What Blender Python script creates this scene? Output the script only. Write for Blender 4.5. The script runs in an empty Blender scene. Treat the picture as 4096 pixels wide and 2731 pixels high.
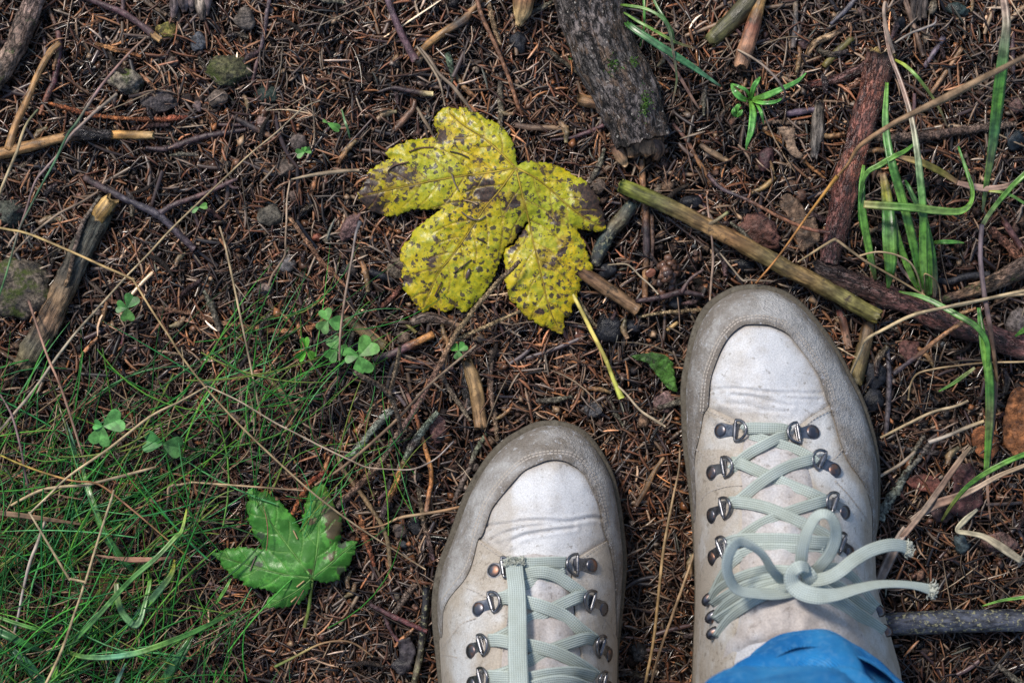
import bpy, math, random
import numpy as np
from mathutils import Vector, noise
from mathutils.geometry import delaunay_2d_cdt

random.seed(11)
RNG = np.random.default_rng(11)
C = bpy.context.scene.collection
SC = bpy.context.scene

# ------------------------------------------------------------------ camera, sky, sun, exposure
HC = 1.30                      # camera height above the ground
FW = 0.56                      # width of ground seen
S = FW / 4096.0                # metres per photograph pixel at ground level
cam_d = bpy.data.cameras.new("camera")
cam = bpy.data.objects.new("camera", cam_d)
C.objects.link(cam)
cam.location = (0, 0, HC)
cam_d.sensor_width = 36.0
cam_d.lens = 36.0 * HC / FW
cam_d.clip_start = 0.02
cam_d.clip_end = 60
cam_d.dof.use_dof = True
cam_d.dof.focus_distance = HC - 0.035
cam_d.dof.aperture_fstop = 7.0
SC.camera = cam

SUN_EL, SUN_AZ = math.radians(50), math.radians(-40)     # azimuth from +Y towards +X
world = bpy.data.worlds.new("World")
SC.world = world
world.use_nodes = True
wn = world.node_tree
bg = wn.nodes["Background"]
sky = wn.nodes.new("ShaderNodeTexSky")
sky.sky_type = 'NISHITA'
sky.sun_disc = False
sky.sun_elevation = SUN_EL
sky.sun_rotation = SUN_AZ
sky.dust_density = 1.0
wn.links.new(sky.outputs[0], bg.inputs[0])
bg.inputs[1].default_value = 0.12
sun_d = bpy.data.lights.new("sun", 'SUN')
sun_d.energy = 2.7
sun_d.angle = math.radians(11)
sun_d.color = (1.0, 0.92, 0.82)
sun = bpy.data.objects.new("sun", sun_d)
C.objects.link(sun)
D = Vector((math.sin(SUN_AZ) * math.cos(SUN_EL), math.cos(SUN_AZ) * math.cos(SUN_EL), math.sin(SUN_EL)))
sun.rotation_euler = D.to_track_quat('Z', 'Y').to_euler()
sun.location = D * 5
SC.view_settings.view_transform = 'Standard'
SC.view_settings.look = 'None'
SC.view_settings.exposure = 0.36
SC.view_settings.gamma = 1.0
SC.view_settings.use_curve_mapping = False

# ------------------------------------------------------------------ helpers
def P(nx, ny, z=0.0):
    f = (HC - z) / HC
    return Vector(((nx - 2048.0) * S * f, -(ny - 1365.5) * S * f, z))

def Pa(nx, ny, z):
    f = (HC - z) / HC
    return np.stack([(nx - 2048.0) * S * f, -(ny - 1365.5) * S * f, z], -1)

_ph = RNG.uniform(0, 6.28, (14, 2))
_fr = RNG.uniform(6, 40, (14,)); _dr = RNG.uniform(0, 6.28, (14,))
def ground_h(x, y):
    """gentle lumps of the forest floor, metres in, metres out"""
    z = 0.0
    for i in range(14):
        k = _fr[i]
        z = z + (0.0016 * 14 / (8 + k)) * np.sin(k * (x * math.cos(_dr[i]) + y * math.sin(_dr[i])) + _ph[i, 0])
    return z * 0.8

def tag(o, label=None, cat=None, group=None, kind=None):
    if label: o['label'] = label
    if cat: o['category'] = cat
    if group: o['group'] = group
    if kind: o['kind'] = kind
    return o

def empty(name, loc, label, cat, group=None):
    o = bpy.data.objects.new(name, None)
    o.empty_display_size = 0.01
    C.objects.link(o)
    o.location = loc
    tag(o, label, cat, group)
    return o

def mk(name, V, F, mat, parent=None, cols=None, suv=None, smooth=True, inset=None, extra=None):
    V = np.asarray(V, dtype=np.float32)
    me = bpy.data.meshes.new(name)
    if isinstance(F, np.ndarray) and F.ndim == 2:
        nf, k = F.shape
        me.vertices.add(len(V)); me.vertices.foreach_set('co', V.ravel())
        me.loops.add(nf * k); me.loops.foreach_set('vertex_index', F.astype(np.int32).ravel())
        me.polygons.add(nf)
        me.polygons.foreach_set('loop_start', np.arange(0, nf * k, k, dtype=np.int32))
        me.update(calc_edges=True)
    else:
        me.from_pydata([tuple(v) for v in V.tolist()], [], [tuple(int(i) for i in f) for f in F])
        me.update()
    if smooth:
        me.polygons.foreach_set('use_smooth', np.ones(len(me.polygons), dtype=bool))
    if cols is not None:
        cols = np.asarray(cols, dtype=np.float32)
        if cols.ndim == 1: cols = np.tile(cols, (len(V), 1))
        if cols.shape[1] == 3: cols = np.concatenate([cols, np.ones((len(cols), 1), np.float32)], 1)
        a = me.attributes.new('Col', 'FLOAT_COLOR', 'POINT'); a.data.foreach_set('color', cols.ravel())
    if suv is not None:
        a = me.attributes.new('suv', 'FLOAT_VECTOR', 'POINT'); a.data.foreach_set('vector', np.asarray(suv, np.float32).ravel())
    if extra is not None:
        for k2, arr in extra.items():
            a = me.attributes.new(k2, 'FLOAT', 'POINT'); a.data.foreach_set('value', np.asarray(arr, np.float32))
    me.materials.append(mat)
    o = bpy.data.objects.new(name, me)
    C.objects.link(o)
    if parent is not None:
        o.parent = parent
        o.matrix_parent_inverse = parent.matrix_world.inverted() if False else o.matrix_parent_inverse
        # vertices are given in world space: shift them under the parent's origin
        off = parent_origin(parent)
        me.vertices.foreach_set('co', (V - np.array(off, np.float32)).ravel())
        me.update()
    return o

def parent_origin(p):
    v = Vector((0, 0, 0))
    while p is not None:
        v += p.location
        p = p.parent
    return v

def spline(pts, n_per=8):
    """Catmull-Rom through points (any dimension)"""
    p = np.asarray(pts, float)
    if len(p) == 2:
        t = np.linspace(0, 1, n_per + 1)[:, None]
        return p[0] * (1 - t) + p[1] * t
    q = np.vstack([2 * p[0] - p[1], p, 2 * p[-1] - p[-2]])
    out = []
    for i in range(1, len(q) - 2):
        t = np.linspace(0, 1, n_per, endpoint=False)[:, None]
        a, b, c, d = q[i - 1], q[i], q[i + 1], q[i + 2]
        out.append(0.5 * ((2 * b) + (-a + c) * t + (2 * a - 5 * b + 4 * c - d) * t ** 2 + (-a + 3 * b - 3 * c + d) * t ** 3))
    out.append(q[-2][None])
    return np.vstack(out)

def frames(Cn):
    T = np.gradient(Cn, axis=0)
    T /= np.linalg.norm(T, axis=1)[:, None] + 1e-12
    up = np.array([0, 0, 1.0])
    N = np.zeros_like(T); B = np.zeros_like(T)
    b = np.cross(T[0], up)
    if np.linalg.norm(b) < 1e-3: b = np.array([1.0, 0, 0])
    for i in range(len(T)):
        b = b - T[i] * np.dot(b, T[i]); b /= np.linalg.norm(b) + 1e-12
        B[i] = b; N[i] = np.cross(b, T[i])
    return T, N, B

# ------------------------------------------------------------------ materials
def nodes_of(name):
    m = bpy.data.materials.new(name); m.use_nodes = True
    nt = m.node_tree
    return m, nt, nt.nodes["Principled BSDF"]

def math_node(nt, op, a, b=None, clamp=False):
    n = nt.nodes.new('ShaderNodeMath'); n.operation = op; n.use_clamp = clamp
    for i, v in enumerate((a, b)):
        if v is None: continue
        if isinstance(v, (int, float)): n.inputs[i].default_value = v
        else: nt.links.new(v, n.inputs[i])
    return n.outputs[0]

def mixc(nt, fac, a, b, mode='MIX'):
    n = nt.nodes.new('ShaderNodeMix'); n.data_type = 'RGBA'; n.blend_type = mode
    for idx, v in ((0, fac), (6, a), (7, b)):
        if isinstance(v, (int, float)): n.inputs[idx].default_value = v
        elif isinstance(v, tuple): n.inputs[idx].default_value = (*v, 1) if len(v) == 3 else v
        else: nt.links.new(v, n.inputs[idx])
    return n.outputs[2]

def ramp(nt, fac, stops):
    n = nt.nodes.new('ShaderNodeValToRGB')
    e = n.color_ramp.elements
    while len(e) < len(stops): e.new(0.5)
    for i, (p, c) in enumerate(stops):
        e[i].position = p; e[i].color = (c, c, c, 1) if isinstance(c, (int, float)) else (*c, 1)
    nt.links.new(fac, n.inputs[0])
    return n.outputs[0]

def noise_tex(nt, vec, scale, detail=4, rough=0.6, dist=0.0):
    n = nt.nodes.new('ShaderNodeTexNoise')
    n.inputs['Scale'].default_value = scale; n.inputs['Detail'].default_value = detail
    n.inputs['Roughness'].default_value = rough; n.inputs['Distortion'].default_value = dist
    nt.links.new(vec, n.inputs['Vector'])
    return n.outputs['Fac']

def attr(nt, name, out):
    n = nt.nodes.new('ShaderNodeAttribute'); n.attribute_name = name
    return n.outputs[out]

def position(nt):
    return nt.nodes.new('ShaderNodeNewGeometry').outputs['Position']

def vmul(nt, v, xyz):
    n = nt.nodes.new('ShaderNodeVectorMath'); n.operation = 'MULTIPLY'
    nt.links.new(v, n.inputs[0]); n.inputs[1].default_value = xyz
    return n.outputs[0]

def bump(nt, h, strength, dist, bsdf=None, normal=None):
    n = nt.nodes.new('ShaderNodeBump')
    n.inputs['Strength'].default_value = strength; n.inputs['Distance'].default_value = dist
    nt.links.new(h, n.inputs['Height'])
    if normal is not None: nt.links.new(normal, n.inputs['Normal'])
    if bsdf is not None: nt.links.new(n.outputs[0], bsdf.inputs['Normal'])
    return n.outputs[0]

def natural(name, rough=(0.35, 0.75), scale=400, lo=0.45, hi=1.6, streak=0.0, bdist=0.0006, bstr=0.7,
            speck=None, speck_at=0.62, speck_scale=None, speck_soft=0.05, spec=0.32, crack=0.0, crack_scale=300, hue=None, w=0.1):
    """vertex colour of the thing itself, broken up by grain, flecks and fine relief"""
    m, nt, b = nodes_of(name)
    col = attr(nt, 'Col', 'Color')
    if streak:
        v = vmul(nt, attr(nt, 'suv', 'Vector'), (1.0 / streak, 1, 1))
    else:
        v = position(nt)
    n1 = noise_tex(nt, v, scale, 5, 0.65)
    n2 = noise_tex(nt, position(nt), scale * 0.22, 3, 0.6)
    g = ramp(nt, n1, [(0.5 - w, lo), (0.5 + w, hi)])
    g2 = ramp(nt, n2, [(0.40, 0.62), (0.60, 1.35)])
    c = mixc(nt, 1.0, col, g, 'MULTIPLY')
    c = mixc(nt, 1.0, c, g2, 'MULTIPLY')
    if hue:
        n5 = noise_tex(nt, v, scale * 0.45, 5, 0.7)
        c = mixc(nt, ramp(nt, n5, [(0.52, 0.0), (0.60, 0.7)]), c, hue)
    if speck:
        n3 = noise_tex(nt, position(nt), speck_scale or scale * 0.9, 6, 0.7)
        f = ramp(nt, n3, [(speck_at, 0.0), (min(0.99, speck_at + speck_soft), 1.0)])
        c = mixc(nt, f, c, speck)
    nt.links.new(c, b.inputs['Base Color'])
    r = ramp(nt, n2, [(0.35, rough[0]), (0.65, rough[1])])
    nt.links.new(r, b.inputs['Roughness'])
    b.inputs['Specular IOR Level'].default_value = spec
    h = n1
    if crack:
        vo = nt.nodes.new('ShaderNodeTexVoronoi'); vo.feature = 'DISTANCE_TO_EDGE'
        vo.inputs['Scale'].default_value = crack_scale
        wv_ = nt.nodes.new('ShaderNodeVectorMath'); wv_.operation = 'ADD'
        nn = nt.nodes.new('ShaderNodeTexNoise'); nn.inputs['Scale'].default_value = crack_scale * 1.3; nn.inputs['Detail'].default_value = 5; nt.links.new(v, nn.inputs['Vector'])
        sc_ = vmul(nt, nn.outputs['Color'], (2.4 / crack_scale,) * 3)
        nt.links.new(v, wv_.inputs[0]); nt.links.new(sc_, wv_.inputs[1]); nt.links.new(wv_.outputs[0], vo.inputs['Vector'])
        cr = ramp(nt, vo.outputs['Distance'], [(0.0, 0.15), (0.10, 1.0)])
        c = mixc(nt, 1.0, c, mixc(nt, crack, (1, 1, 1), cr), 'MULTIPLY')
        nt.links.new(c, b.inputs['Base Color'])
        h = math_node(nt, 'ADD', math_node(nt, 'MULTIPLY', n1, .8), math_node(nt, 'MULTIPLY', cr, .8 * crack))
    bump(nt, h, bstr, bdist, b)
    return m

M_needle, nt, b = nodes_of('needle')
c = attr(nt, 'Col', 'Color')
g = ramp(nt, noise_tex(nt, position(nt), 700, 2), [(0.3, 0.65), (0.7, 1.35)])
nt.links.new(mixc(nt, 1.0, c, g, 'MULTIPLY'), b.inputs['Base Color'])
nt.links.new(ramp(nt, noise_tex(nt, position(nt), 45, 3), [(0.42, 0.22), (0.58, 0.5)]), b.inputs['Roughness'])
b.inputs['Specular IOR Level'].default_value = 0.7
M_gblade, nt, b = nodes_of('fine_grass')
c = attr(nt, 'Col', 'Color')
nt.links.new(mixc(nt, 1.0, c, ramp(nt, noise_tex(nt, position(nt), 500, 2), [(0.35, 0.75), (0.65, 1.3)]), 'MULTIPLY'), b.inputs['Base Color'])
b.inputs['Roughness'].default_value = 0.45; b.inputs['Specular IOR Level'].default_value = 0.3

M_bark = natural('rough_bark', rough=(0.4, 0.85), scale=420, lo=0.3, hi=1.7, streak=2.0, bdist=0.0022, bstr=1.0, crack=.5, crack_scale=260,
                 speck=(0.06, 0.075, 0.025), speck_at=0.56, speck_scale=110, speck_soft=0.06, hue=(.05, .045, .04))
M_log = natural('log_bark', rough=(0.55, 0.9), scale=420, lo=0.15, hi=2.1, w=.07, streak=2.2, bdist=0.003, bstr=1.0, crack=.6, crack_scale=230,
                speck=(0.42, 0.38, 0.33), speck_at=0.605, speck_scale=520, speck_soft=0.02, hue=(.15, .095, .06))
M_twig = natural('twig_bark', spec=.5, rough=(0.25, 0.55), scale=800, lo=0.55, hi=1.5, streak=2.0, bdist=0.0006, bstr=0.9, speck=(.02, .015, .015), speck_at=.6, speck_scale=300)
M_scaly = natural('scaly_bark', spec=.6, rough=(0.22, 0.5), scale=520, lo=0.3, hi=1.9, streak=3.0, bdist=0.0018, bstr=1.0, crack=.6, crack_scale=430, hue=(.035, .022, .022))
M_spruce = natural('spruce_twig', rough=(0.45, 0.8), scale=900, lo=0.45, hi=1.7, streak=1.5, bdist=0.001, bstr=1.0, crack=.7, crack_scale=700)
M_wood = natural('bare_wood', spec=.5, rough=(0.32, 0.65), scale=600, lo=0.5, hi=1.35, streak=8.0, bdist=0.0007, bstr=0.9, speck=(.05, .035, .02), speck_at=.57, speck_scale=130, speck_soft=.1)
M_rot = natural('rotten_wood', rough=(0.3, 0.7), scale=420, lo=0.2, hi=1.8, streak=6.0, bdist=0.002, bstr=1.0, speck=(.12, .10, .07), speck_at=.6, speck_scale=500)
M_lichen = natural('lichen_twig', rough=(0.7, 0.95), scale=800, lo=0.25, hi=1.7, streak=1.0, bdist=0.0014, bstr=1.0, speck=(.04, .03, .025), speck_at=.56, speck_scale=260)
M_speckled = natural('speckled_bark', rough=(0.28, 0.6), scale=450, lo=0.4, hi=1.7, streak=3.0, bdist=0.0009, bstr=0.9,
                     speck=(0.26, 0.25, 0.15), speck_at=0.55, speck_scale=420, speck_soft=0.06)
M_straw = natural('dry_straw', rough=(0.45, 0.7), scale=500, lo=0.7, hi=1.25, streak=12.0, bdist=0.0002, bstr=0.5)
M_grass = natural('grass_blade', spec=.55, rough=(0.26, 0.42), scale=900, lo=0.75, hi=1.3, streak=30.0, bdist=0.0002, bstr=0.6)
M_stone = natural('stone', rough=(0.4, 0.8), scale=520, lo=0.45, hi=1.6, bdist=0.0016, bstr=1.0,
                  speck=(0.28, 0.23, 0.18), speck_at=0.6, speck_scale=700, speck_soft=0.06)
M_mossy = natural('mossy_stone', rough=(0.55, 0.9), scale=520, lo=0.4, hi=1.7, bdist=0.0016, bstr=1.0, hue=(.03, .03, .03),
                  speck=(0.055, 0.075, 0.012), speck_at=0.5, speck_scale=90, speck_soft=0.12)
M_coal = natural('charcoal', rough=(0.25, 0.55), scale=450, lo=0.5, hi=1.6, bdist=0.0008, bstr=1.0)
M_deadleaf = natural('dead_leaf', rough=(0.45, 0.75), scale=350, lo=0.5, hi=1.5, bdist=0.0008, bstr=1.0, crack=.35, crack_scale=160,
                     speck=(0.03, 0.015, 0.012), speck_at=0.56, speck_scale=200, speck_soft=0.1)
M_sorrel = natural('sorrel_leaf', rough=(0.4, 0.55), scale=600, lo=0.85, hi=1.15, bdist=0.0001, bstr=0.5,
                   speck=(0.2, 0.26, 0.1), speck_at=0.72, speck_scale=1500, speck_soft=0.05)

# soil
M_soil, nt, b = nodes_of('soil')
n1 = noise_tex(nt, position(nt), 260, 6, 0.7)
n2 = noise_tex(nt, position(nt), 30, 3)
v = nt.nodes.new('ShaderNodeTexVoronoi'); v.inputs['Scale'].default_value = 420
nt.links.new(position(nt), v.inputs['Vector'])
cc = ramp(nt, n1, [(0.3, (0.003, 0.0025, 0.0025)), (0.55, (0.008, 0.006, 0.005)), (0.75, (0.03, 0.019, 0.014))])
cc = mixc(nt, ramp(nt, n2, [(0.45, 0.0), (0.7, 0.4)]), cc, (0.016, 0.010, 0.008))
nt.links.new(cc, b.inputs['Base Color'])
b.inputs['Roughness'].default_value = 0.6
bump(nt, n1, 1.0, 0.003, b)

# fresh / autumn leaf blades
def leaf_mat(name, autumn):
    m, nt, b = nodes_of(name)
    pos = position(nt)
    col = attr(nt, 'Col', 'Color')
    vein = attr(nt, 'vein', 'Fac')
    blot = attr(nt, 'blotch', 'Fac')
    n1 = noise_tex(nt, pos, 110, 5, 0.62)
    n2 = noise_tex(nt, pos, 700, 4, 0.7)
    n3 = noise_tex(nt, pos, 260, 4, 0.6)
    if autumn:
        f = ramp(nt, n3, [(0.50, 0.0), (0.60, 0.75)])
        c = mixc(nt, f, col, (0.30, 0.33, 0.012))
        f2 = ramp(nt, n2, [(0.52, 0.0), (0.60, 0.7)])
        c = mixc(nt, f2, c, (0.20, 0.24, 0.015))
        # irregular dark patches
        pb = noise_tex(nt, pos, 85, 5, 0.6, 0.3)
        pf = ramp(nt, math_node(nt, 'ADD', noise_tex(nt, pos, 150, 6, 0.7, 0.4), math_node(nt, 'MULTIPLY', blot, 0.24)), [(0.635, 0.0), (0.65, 1.0)])
        brown = mixc(nt, ramp(nt, n2, [(.4, 0.0), (.62, 1.0)]), (0.022, 0.016, 0.014), (0.10, 0.055, 0.035))
        c = mixc(nt, ramp(nt, math_node(nt, 'ADD', pb, math_node(nt, 'MULTIPLY', blot, 0.30)), [(0.60, 0.0), (0.65, 0.55)]), c, (.30, .17, .02))
        c = mixc(nt, pf, c, brown)
        # small tar spots, some of them rings
        for sc, r0, r1, keep in ((165, 0.24, 0.33, 0.5), (290, 0.26, 0.34, 0.42), (95, 0.13, 0.19, 0.5)):
            vo = nt.nodes.new('ShaderNodeTexVoronoi'); vo.inputs['Scale'].default_value = sc
            vo.inputs['Randomness'].default_value = 0.95
            # project on the leaf plane so that one spot is one mark
            nt.links.new(vmul(nt, pos, (1, 1, 0.15)), vo.inputs['Vector'])
            sep = nt.nodes.new('ShaderNodeSeparateColor'); nt.links.new(vo.outputs['Color'], sep.inputs[0])
            wob = math_node(nt, 'ADD', vo.outputs['Distance'], math_node(nt, 'MULTIPLY', math_node(nt, 'SUBTRACT', noise_tex(nt, pos, 420, 3, 0.6), 0.5), 1.5))
            rad = math_node(nt, 'MULTIPLY', sep.outputs[2], 1.0)
            lim = math_node(nt, 'ADD', math_node(nt, 'MULTIPLY', rad, r1 - r0 + 0.06), r0 - 0.04)
            disc = math_node(nt, 'LESS_THAN', wob, lim)
            on = math_node(nt, 'LESS_THAN', sep.outputs[0], keep)
            ring = math_node(nt, 'GREATER_THAN', math_node(nt, 'ADD', wob, math_node(nt, 'MULTIPLY', math_node(nt, 'GREATER_THAN', sep.outputs[1], 0.55), -1.0)), -0.9)
            edge = math_node(nt, 'GREATER_THAN', wob, math_node(nt, 'MULTIPLY', lim, 0.62))
            isring = math_node(nt, 'GREATER_THAN', sep.outputs[1], 0.55)
            keepf = math_node(nt, 'MAXIMUM', math_node(nt, 'SUBTRACT', 1.0, isring), edge)
            f = math_node(nt, 'MULTIPLY', math_node(nt, 'MULTIPLY', disc, on), keepf)
            f = math_node(nt, 'MULTIPLY', f, 0.9)
            c = mixc(nt, f, c, (0.04, 0.03, 0.022) if sc != 250 else (0.07, 0.06, 0.02))
        sp_ = noise_tex(nt, pos, 300, 3, 0.55)
        c = mixc(nt, ramp(nt, math_node(nt, 'ADD', sp_, math_node(nt, 'MULTIPLY', pb, .35)), [(0.80, 0.0), (0.815, 0.85)]), c, (.055, .035, .025))
        c = mixc(nt, math_node(nt, 'MULTIPLY', vein, 0.9), c, mixc(nt, ramp(nt, n1, [(0.45, 0.0), (0.55, 1.0)]), (0.45, 0.33, 0.03), (0.10, 0.04, 0.02)))
    else:
        g = ramp(nt, n3, [(0.3, 0.7), (0.7, 1.3)])
        c = mixc(nt, 1.0, col, g, 'MULTIPLY')
        f = ramp(nt, n1, [(0.48, 0.0), (0.52, 1.0)])
        c = mixc(nt, math_node(nt, 'MULTIPLY', f, 0.75), c, (0.02, 0.13, 0.006))
        f2 = ramp(nt, n2, [(0.64, 0.0), (0.7, 0.6)])
        c = mixc(nt, f2, c, (0.16, 0.24, 0.03))
        pb = noise_tex(nt, pos, 85, 5, 0.6, 0.3)
        pf = ramp(nt, math_node(nt, 'ADD', pb, math_node(nt, 'MULTIPLY', blot, 0.34)), [(0.66, 0.0), (0.70, 1.0)])
        c = mixc(nt, pf, c, mixc(nt, n3, (0.06, 0.045, 0.03), (0.13, 0.10, 0.035)))
        vo = nt.nodes.new('ShaderNodeTexVoronoi'); vo.inputs['Scale'].default_value = 85
        nt.links.new(vmul(nt, pos, (1, 1, 0.15)), vo.inputs['Vector'])
        sep = nt.nodes.new('ShaderNodeSeparateColor'); nt.links.new(vo.outputs['Color'], sep.inputs[0])
        wob = math_node(nt, 'ADD', vo.outputs['Distance'], math_node(nt, 'MULTIPLY', math_node(nt, 'SUBTRACT', n2, 0.5), 0.3))
        f = math_node(nt, 'MULTIPLY', math_node(nt, 'LESS_THAN', wob, 0.2), math_node(nt, 'LESS_THAN', sep.outputs[0], 0.5))
        c = mixc(nt, math_node(nt, 'MULTIPLY', f, 0.8), c, (0.05, 0.045, 0.04))
        c = mixc(nt, math_node(nt, 'MULTIPLY', vein, 0.7), c, (0.16, 0.34, 0.07))
    nt.links.new(c, b.inputs['Base Color'])
    nt.links.new(ramp(nt, n1, [(0.42, 0.34), (0.56, 0.68)]), b.inputs['Roughness'])
    b.inputs['Specular IOR Level'].default_value = 0.5
    h = math_node(nt, 'ADD', math_node(nt, 'MULTIPLY', n2, 0.35), math_node(nt, 'ADD', math_node(nt, 'MULTIPLY', n3, 0.6), math_node(nt, 'MULTIPLY', vein, -0.5)))
    bump(nt, h, 0.7, 0.0005, b)
    # a leaf lets some light through
    tr = nt.nodes.new('ShaderNodeBsdfTranslucent'); nt.links.new(c, tr.inputs[0])
    mx = nt.nodes.new('ShaderNodeMixShader'); mx.inputs[0].default_value = 0.12
    nt.links.new(b.outputs[0], mx.inputs[1]); nt.links.new(tr.outputs[0], mx.inputs[2])
    nt.links.new(mx.outputs[0], nt.nodes['Material Output'].inputs[0])
    return m
M_yleaf = leaf_mat('autumn_leaf', True)
M_gleaf = leaf_mat('green_leaf', False)

# boot leathers, rubber, lace, metal, denim
def leather(name, base, dirt, dscale, damount, rough, bscale, bdist, dirt2=None):
    m, nt, b = nodes_of(name)
    pos = position(nt)
    n1 = noise_tex(nt, pos, dscale, 6, 0.65)
    n2 = noise_tex(nt, pos, bscale, 4, 0.7)
    n3 = noise_tex(nt, pos, dscale * 7, 5, 0.7)
    da = attr(nt, 'dirt', 'Fac')
    f = ramp(nt, math_node(nt, 'ADD', n1, math_node(nt, 'MULTIPLY', da, 0.32)), [(0.48, 0.0), (0.72, damount)])
    c = mixc(nt, f, base, dirt)
    f2 = ramp(nt, math_node(nt, 'ADD', n3, math_node(nt, 'MULTIPLY', da, 0.06)), [(0.615, 0.0), (0.67, 0.6)])
    c = mixc(nt, f2, c, dirt2 or tuple(x * 0.5 for x in dirt))
    g = ramp(nt, n2, [(0.38, 0.80), (0.62, 1.10)])
    c = mixc(nt, 1.0, c, g, 'MULTIPLY')
    nt.links.new(c, b.inputs['Base Color'])
    b.inputs['Roughness'].default_value = rough
    b.inputs['Specular IOR Level'].default_value = 0.35
    n4 = noise_tex(nt, pos, bscale * 0.25, 3, 0.6)
    hh = math_node(nt, 'ADD', n2, math_node(nt, 'MULTIPLY', n4, 1.5))
    bump(nt, hh, 0.6, bdist, b)
    return m
M_white = leather('white_leather', (0.62, 0.625, 0.64), (0.40, 0.35, 0.29), 38, 0.7, 0.5, 1500, 0.0003)
M_cream = leather('cream_leather', (0.58, 0.58, 0.575), (0.38, 0.32, 0.25), 34, 0.85, 0.5, 1300, 0.0003)
M_suede = leather('grey_suede', (0.45, 0.44, 0.43), (0.18, 0.15, 0.12), 42, 0.85, 0.95, 1000, 0.0024, (0.56, 0.57, 0.60))
M_sole = leather('rubber_sole', (0.15, 0.135, 0.105), (0.085, 0.07, 0.05), 60, 0.8, 0.8, 600, 0.0008)
M_lining = leather('boot_lining', (0.05, 0.045, 0.045), (0.03, 0.025, 0.02), 60, 0.8, 0.9, 600, 0.0005)
M_tongue = leather('tongue_leather', (0.54, 0.54, 0.56), (0.42, 0.36, 0.32), 34, 0.8, 0.45, 1000, 0.0004)

M_lace, nt, b = nodes_of('woven_lace')
sv = attr(nt, 'suv', 'Vector')
sp = nt.nodes.new('ShaderNodeSeparateXYZ'); nt.links.new(sv, sp.inputs[0])
ridge = math_node(nt, 'SINE', math_node(nt, 'MULTIPLY', sp.outputs[1], 2 * math.pi / 0.0011))
wv = math_node(nt, 'SINE', math_node(nt, 'ADD', math_node(nt, 'MULTIPLY', sp.outputs[0], 2 * math.pi / 0.0012), math_node(nt, 'MULTIPLY', ridge, 1.2)))
hh = math_node(nt, 'ADD', 0.5, math_node(nt, 'ADD', math_node(nt, 'MULTIPLY', ridge, 0.3), math_node(nt, 'MULTIPLY', wv, 0.2)))
n1 = noise_tex(nt, position(nt), 60, 4)
c = mixc(nt, ramp(nt, n1, [(0.35, 0.0), (0.75, 1.0)]), (0.50, 0.57, 0.54), (0.38, 0.42, 0.36))
c = mixc(nt, ramp(nt, hh, [(0.2, 0.6), (0.7, 0.0)]), c, (0.22, 0.26, 0.23))
nt.links.new(c, b.inputs['Base Color']); b.inputs['Roughness'].default_value = 0.8
bump(nt, hh, 0.8, 0.0004, b)

M_fray, nt, b = nodes_of('frayed_lace'); b.inputs['Base Color'].default_value = (0.5, 0.52, 0.45, 1); b.inputs['Roughness'].default_value = 0.9
M_thread, nt, b = nodes_of('stitch_thread')
c = mixc(nt, noise_tex(nt, position(nt), 100), (0.34, 0.28, 0.22), (0.48, 0.45, 0.42))
nt.links.new(c, b.inputs['Base Color']); b.inputs['Roughness'].default_value = 0.8

M_metal, nt, b = nodes_of('dark_metal')
nm = noise_tex(nt, position(nt), 250, 4)
nt.links.new(mixc(nt, ramp(nt, nm, [(0.4, 0.0), (0.7, 1.0)]), (0.13, 0.135, 0.15), (0.28, 0.275, 0.29)), b.inputs['Base Color'])
b.inputs['Metallic'].default_value = 0.9
nt.links.new(ramp(nt, nm, [(0.3, 0.2), (0.7, 0.42)]), b.inputs['Roughness'])
M_rivet, nt, b = nodes_of('worn_rivet')
nm = noise_tex(nt, position(nt), 170, 4)
nt.links.new(mixc(nt, ramp(nt, nm, [(0.50, 0.0), (0.64, 1.0)]), (0.11, 0.11, 0.125), (0.24, 0.13, 0.09)), b.inputs['Base Color'])
b.inputs['Metallic'].default_value = 0.9
nt.links.new(ramp(nt, nm, [(0.3, 0.22), (0.7, 0.5)]), b.inputs['Roughness'])

M_denim, nt, b = nodes_of('blue_denim')
pos = position(nt)
sv = attr(nt, 'suv', 'Vector')
n1 = noise_tex(nt, pos, 22, 5, 0.6)
n2 = noise_tex(nt, pos, 260, 5, 0.75)
sp = nt.nodes.new('ShaderNodeSeparateXYZ'); nt.links.new(sv, sp.inputs[0])
tw = math_node(nt, 'SINE', math_node(nt, 'MULTIPLY', math_node(nt, 'ADD', sp.outputs[0], math_node(nt, 'MULTIPLY', sp.outputs[1], 0.6)), 2 * math.pi / 0.0011))
c = mixc(nt, ramp(nt, n1, [(0.42, 0.0), (0.58, 1.0)]), (0.012, 0.19, 0.52), (0.04, 0.32, 0.70))
c = mixc(nt, ramp(nt, n2, [(0.5, 0.0), (0.60, 0.6)]), c, (0.13, 0.38, 0.68))
c = mixc(nt, ramp(nt, tw, [(0.0, 0.25), (1.0, 0.0)]), c, (0.004, 0.09, 0.32))
nt.links.new(c, b.inputs['Base Color']); b.inputs['Roughness'].default_value = 0.9
b.inputs['Specular IOR Level'].default_value = 0.2
bump(nt, math_node(nt, 'ADD', tw, n2), 0.8, 0.0006, b)
M_skin, nt, b = nodes_of('sock_wool'); b.inputs['Base Color'].default_value = (0.05, 0.05, 0.055, 1); b.inputs['Roughness'].default_value = 0.95

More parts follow.
